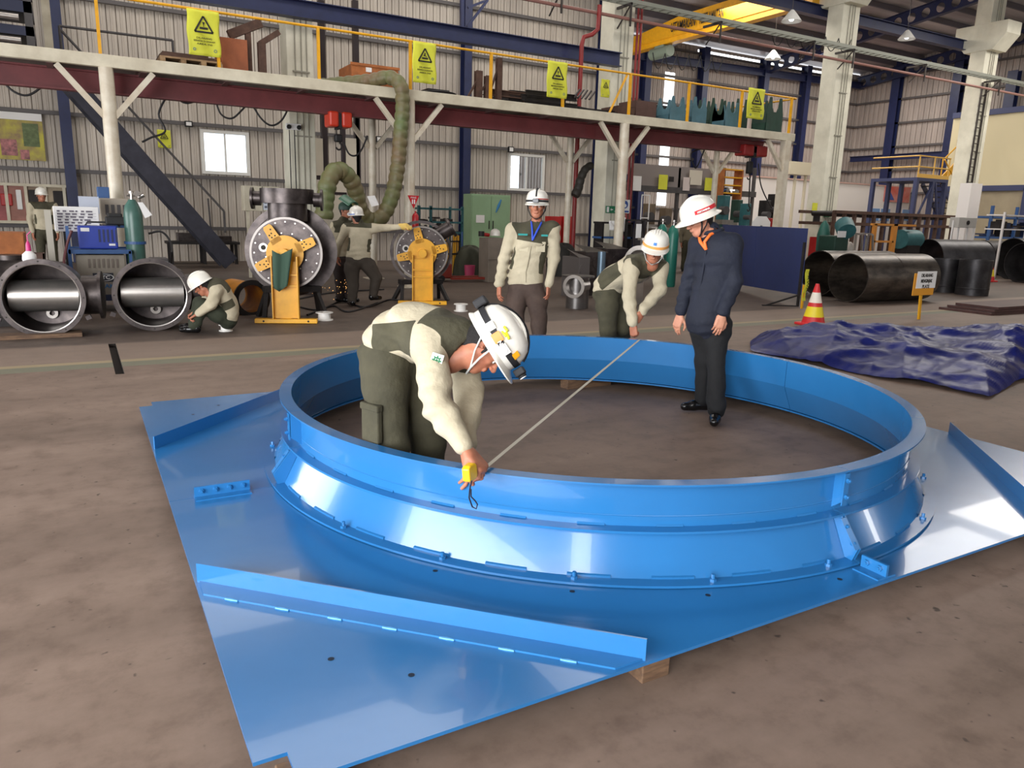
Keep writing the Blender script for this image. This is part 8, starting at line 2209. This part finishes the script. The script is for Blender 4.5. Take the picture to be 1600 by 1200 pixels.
b = MB(); p0 = ony(96, 75, 17.7); p1 = ony(270, 70, 17.7); zt_ = ony(97, 41, 17.7).z; b.cyl((p0.x, 17.7, ZT), (p0.x, 17.7, zt_), .025, n=8); b.cyl((p0.x, 17.7, zt_), (p1.x, 17.7, zt_), .025, n=8); b.cyl((p0.x, 17.7, zt_-.05), (p0.x+.7, 17.7, ZT), .025, n=8); b.cyl((p1.x, 17.7, ZT), (p1.x, 17.7, zt_), .025, n=8); simple('rear_handrail', 'thin dark handrail at the rear of the mezzanine upper left', 'railing', b, DGREY, smooth=50)

# ---------------------------------------------------------------- 5. crouching welder, 6. back-turned welder with outstretched arm, 7. masked welder
P0 = Vector((1.50, 10.05, 0)); TOC = Vector((-P0.x, -P0.y, 0)).normalized()
J = mk(P0, dict(pelvis=(357, 493, .06), waist=(357, 478, .04), chest=(344, 456, .02), neck=(329, 444, .0), hipR=(352, 497, -.02), hipL=(355, 495, .16), shR=(338, 454, -.16), shL=(335, 450, .16),
     elR=(330, 476, -.22), elL=(322, 470, .12), wrR=(310, 490, -.20), wrL=(307, 486, .05), knR=(316, 476, -.12), knL=(312, 474, .14), head=(316, 447, -.02)),
     hup=-RG*.55+UPS*.85+TOC*.1, hfwd=-RG*.75-UPS*.66+TOC*.05)
J['pelvis'] = J['pelvis']+UPS*-.02
J['anR'] = at3(303, 504, P0, -.10); J['anR'].z = .10; J['toeR'] = J['anR']-RG*.15; J['anL'] = at3(302, 500, P0, .14); J['anL'].z = .10; J['toeL'] = J['anL']-RG*.15
J.update(handR=-RG*.8-UPS*.5, handL=-RG*.8-UPS*.5, backR=UPS, backL=UPS, poseR='grip', poseL='grip', mirR=1, mirL=-1)
w5, H5 = build_person('person', 'crouching welder in white helmet seated on a spool between vessel and left yellow stand', J, dict(h=.014, fold=.012, yoke_at=.55, seed=7.7, side1=.3, fat=.95, bottom=mat('dark_olive', (48, 52, 38), .88, bump=.3, bscale=24)))
helmet(w5, H5 @ Matrix.Scale(1.05, 4), HAT)
P0 = Vector((4.05, 12.1, 0)); TOC = Vector((-P0.x, -P0.y, 0)).normalized()
J = mk(P0, dict(pelvis=(560, 404), waist=(560, 393), chest=(563, 368), neck=(561, 351), hipR=(571, 408), hipL=(549, 408), shR=(583, 357), shL=(541, 357), elR=(606, 356, .02), elL=(530, 380, .03), wrR=(628, 354, -.02), wrL=(527, 399, .12),
     knR=(588, 434, .05), knL=(552, 446, 0), head=(557, 339, .03)), hup=UPS+RG*-.06, hfwd=-TOC-RG*.35-UPS*.3)
J['anR'] = at3(583, 470, P0, .12); J['anR'].z = .18; J['toeR'] = J['anR']-TOC*.1+RG*.1; J['anL'] = at3(550, 478, P0, 0); J['anL'].z = .10; J['toeL'] = J['anL']-TOC*.12-RG*.05
J.update(handR=RG, handL=-UPS-TOC*.2, backR=UPS, backL=-RG, poseR='grip', poseL='relaxed', mirR=1, mirL=1)
w6, H6 = build_person('person', 'welder seen from behind in cream jacket stretching a gloved arm to the drum vessel', J, dict(h=.015, fold=.012, yoke_at=.90, side1=.5, seed=8.3, bottom=mat('brown_olive', (62, 54, 46), .88, bump=.3, bscale=24), face=False, lw=1.15))
hh = helmet(w6, H6, HAT); hat_band(hh, H6, .036, .05, 1.0, mat('strap_ltblue', (60, 110, 200), .5), 'blue_strap', a0=.9*PI, a1=1.3*PI)
hw_ = J['wrR']; b = MB(); s = SDF(); s.cone(tuple(hw_-RG*.03), tuple(hw_+RG*.06), .05, .055, .01).cone(tuple(hw_+RG*.06), tuple(hw_+RG*.14-UPS*.02), .05, .035, .02).cone(tuple(hw_+RG*.06-TOC*-.03), tuple(hw_+RG*.10+TOC*.05-UPS*.04), .02, .018, .01)
v, q = s.mesh(.010); np_mesh('welding_glove', v, q, [mat('glove_yellow', (206, 172, 90), .8)], w6)
P0 = Vector((3.85, 12.75, 0)); TOC = Vector((-P0.x, -P0.y, 0)).normalized()
J = mk(P0, dict(pelvis=(537, 402), waist=(536, 392), chest=(535, 366), neck=(537, 346), hipR=(530, 406), hipL=(543, 406), shR=(524, 354), shL=(549, 353), elR=(518, 374), elL=(552, 375), wrR=(521, 394, -.08), wrL=(552, 393, -.05),
     knR=(531, 440), knL=(543, 440), head=(540, 330)), hup=UPS, hfwd=RG*.75+TOC*.5-UPS*.3)
J['anR'] = at3(531, 474, P0, 0); J['anR'].z = .10; J['toeR'] = J['anR']+RG*.14; J['anL'] = at3(545, 474, P0, 0); J['anL'].z = .10; J['toeL'] = J['anL']+RG*.14
J.update(handR=-UPS+RG*.2, handL=-UPS, backR=-RG, backL=RG, mirR=1, mirL=-1)
w7, H7 = build_person('person', 'welder with raised green face shield and white mask beside the green duct', J, dict(h=.015, fold=.012, yoke_at=.62, seed=9.1, bottom=mat('soot_trousers', (48, 38, 36), .88)))
b = MB(); b.lathe([(.108, .0), (.112, .04), (.10, .09), (.07, .125), (0, .14)], n=24); b.v = [tuple(H7 @ Vector((x, y*1.15, z+.02))) for x, y, z in b.v]; b.build('cap', GRNP, w7, smooth=50)
b = MB()
def fn(u, v):
    a_ = (u-.5)*2.3; r = .135; return H7 @ (Matrix.Translation((0, .02, .10)) @ Matrix.Rotation(math.radians(62), 4, 'X') @ Vector((r*math.sin(a_), r*math.cos(a_)*1.05, .10-.25*v*1.0)))
b.grid(fn, 12, 8); b.build('raised_face_shield', mat('shield_green', (56, 96, 74), .35), w7, smooth=180, solid=.006)
b = MB(); b.ball(H7 @ Vector((0, .085, -.045)), .042, 12, 8, scale=(1.1, .8, .9)); b.build('dust_mask', PAPER, w7, smooth=180)
# leather apron sheet at his left
b = MB(); A_ = atd(505, 395, 13.2)
b.grid(lambda u, v: tuple(at3(500+20*u-6*v*(1-u), 425-62*v, (3.75, 12.9, 0), .1+.05*math.sin(u*7+v*3))), 10, 10); simple('leather_apron', 'dark grey curved rubber mat leaning at the masked welder', 'mat', b, mat('mat_grey', (52, 50, 52), .7), smooth=180, solid=.02)
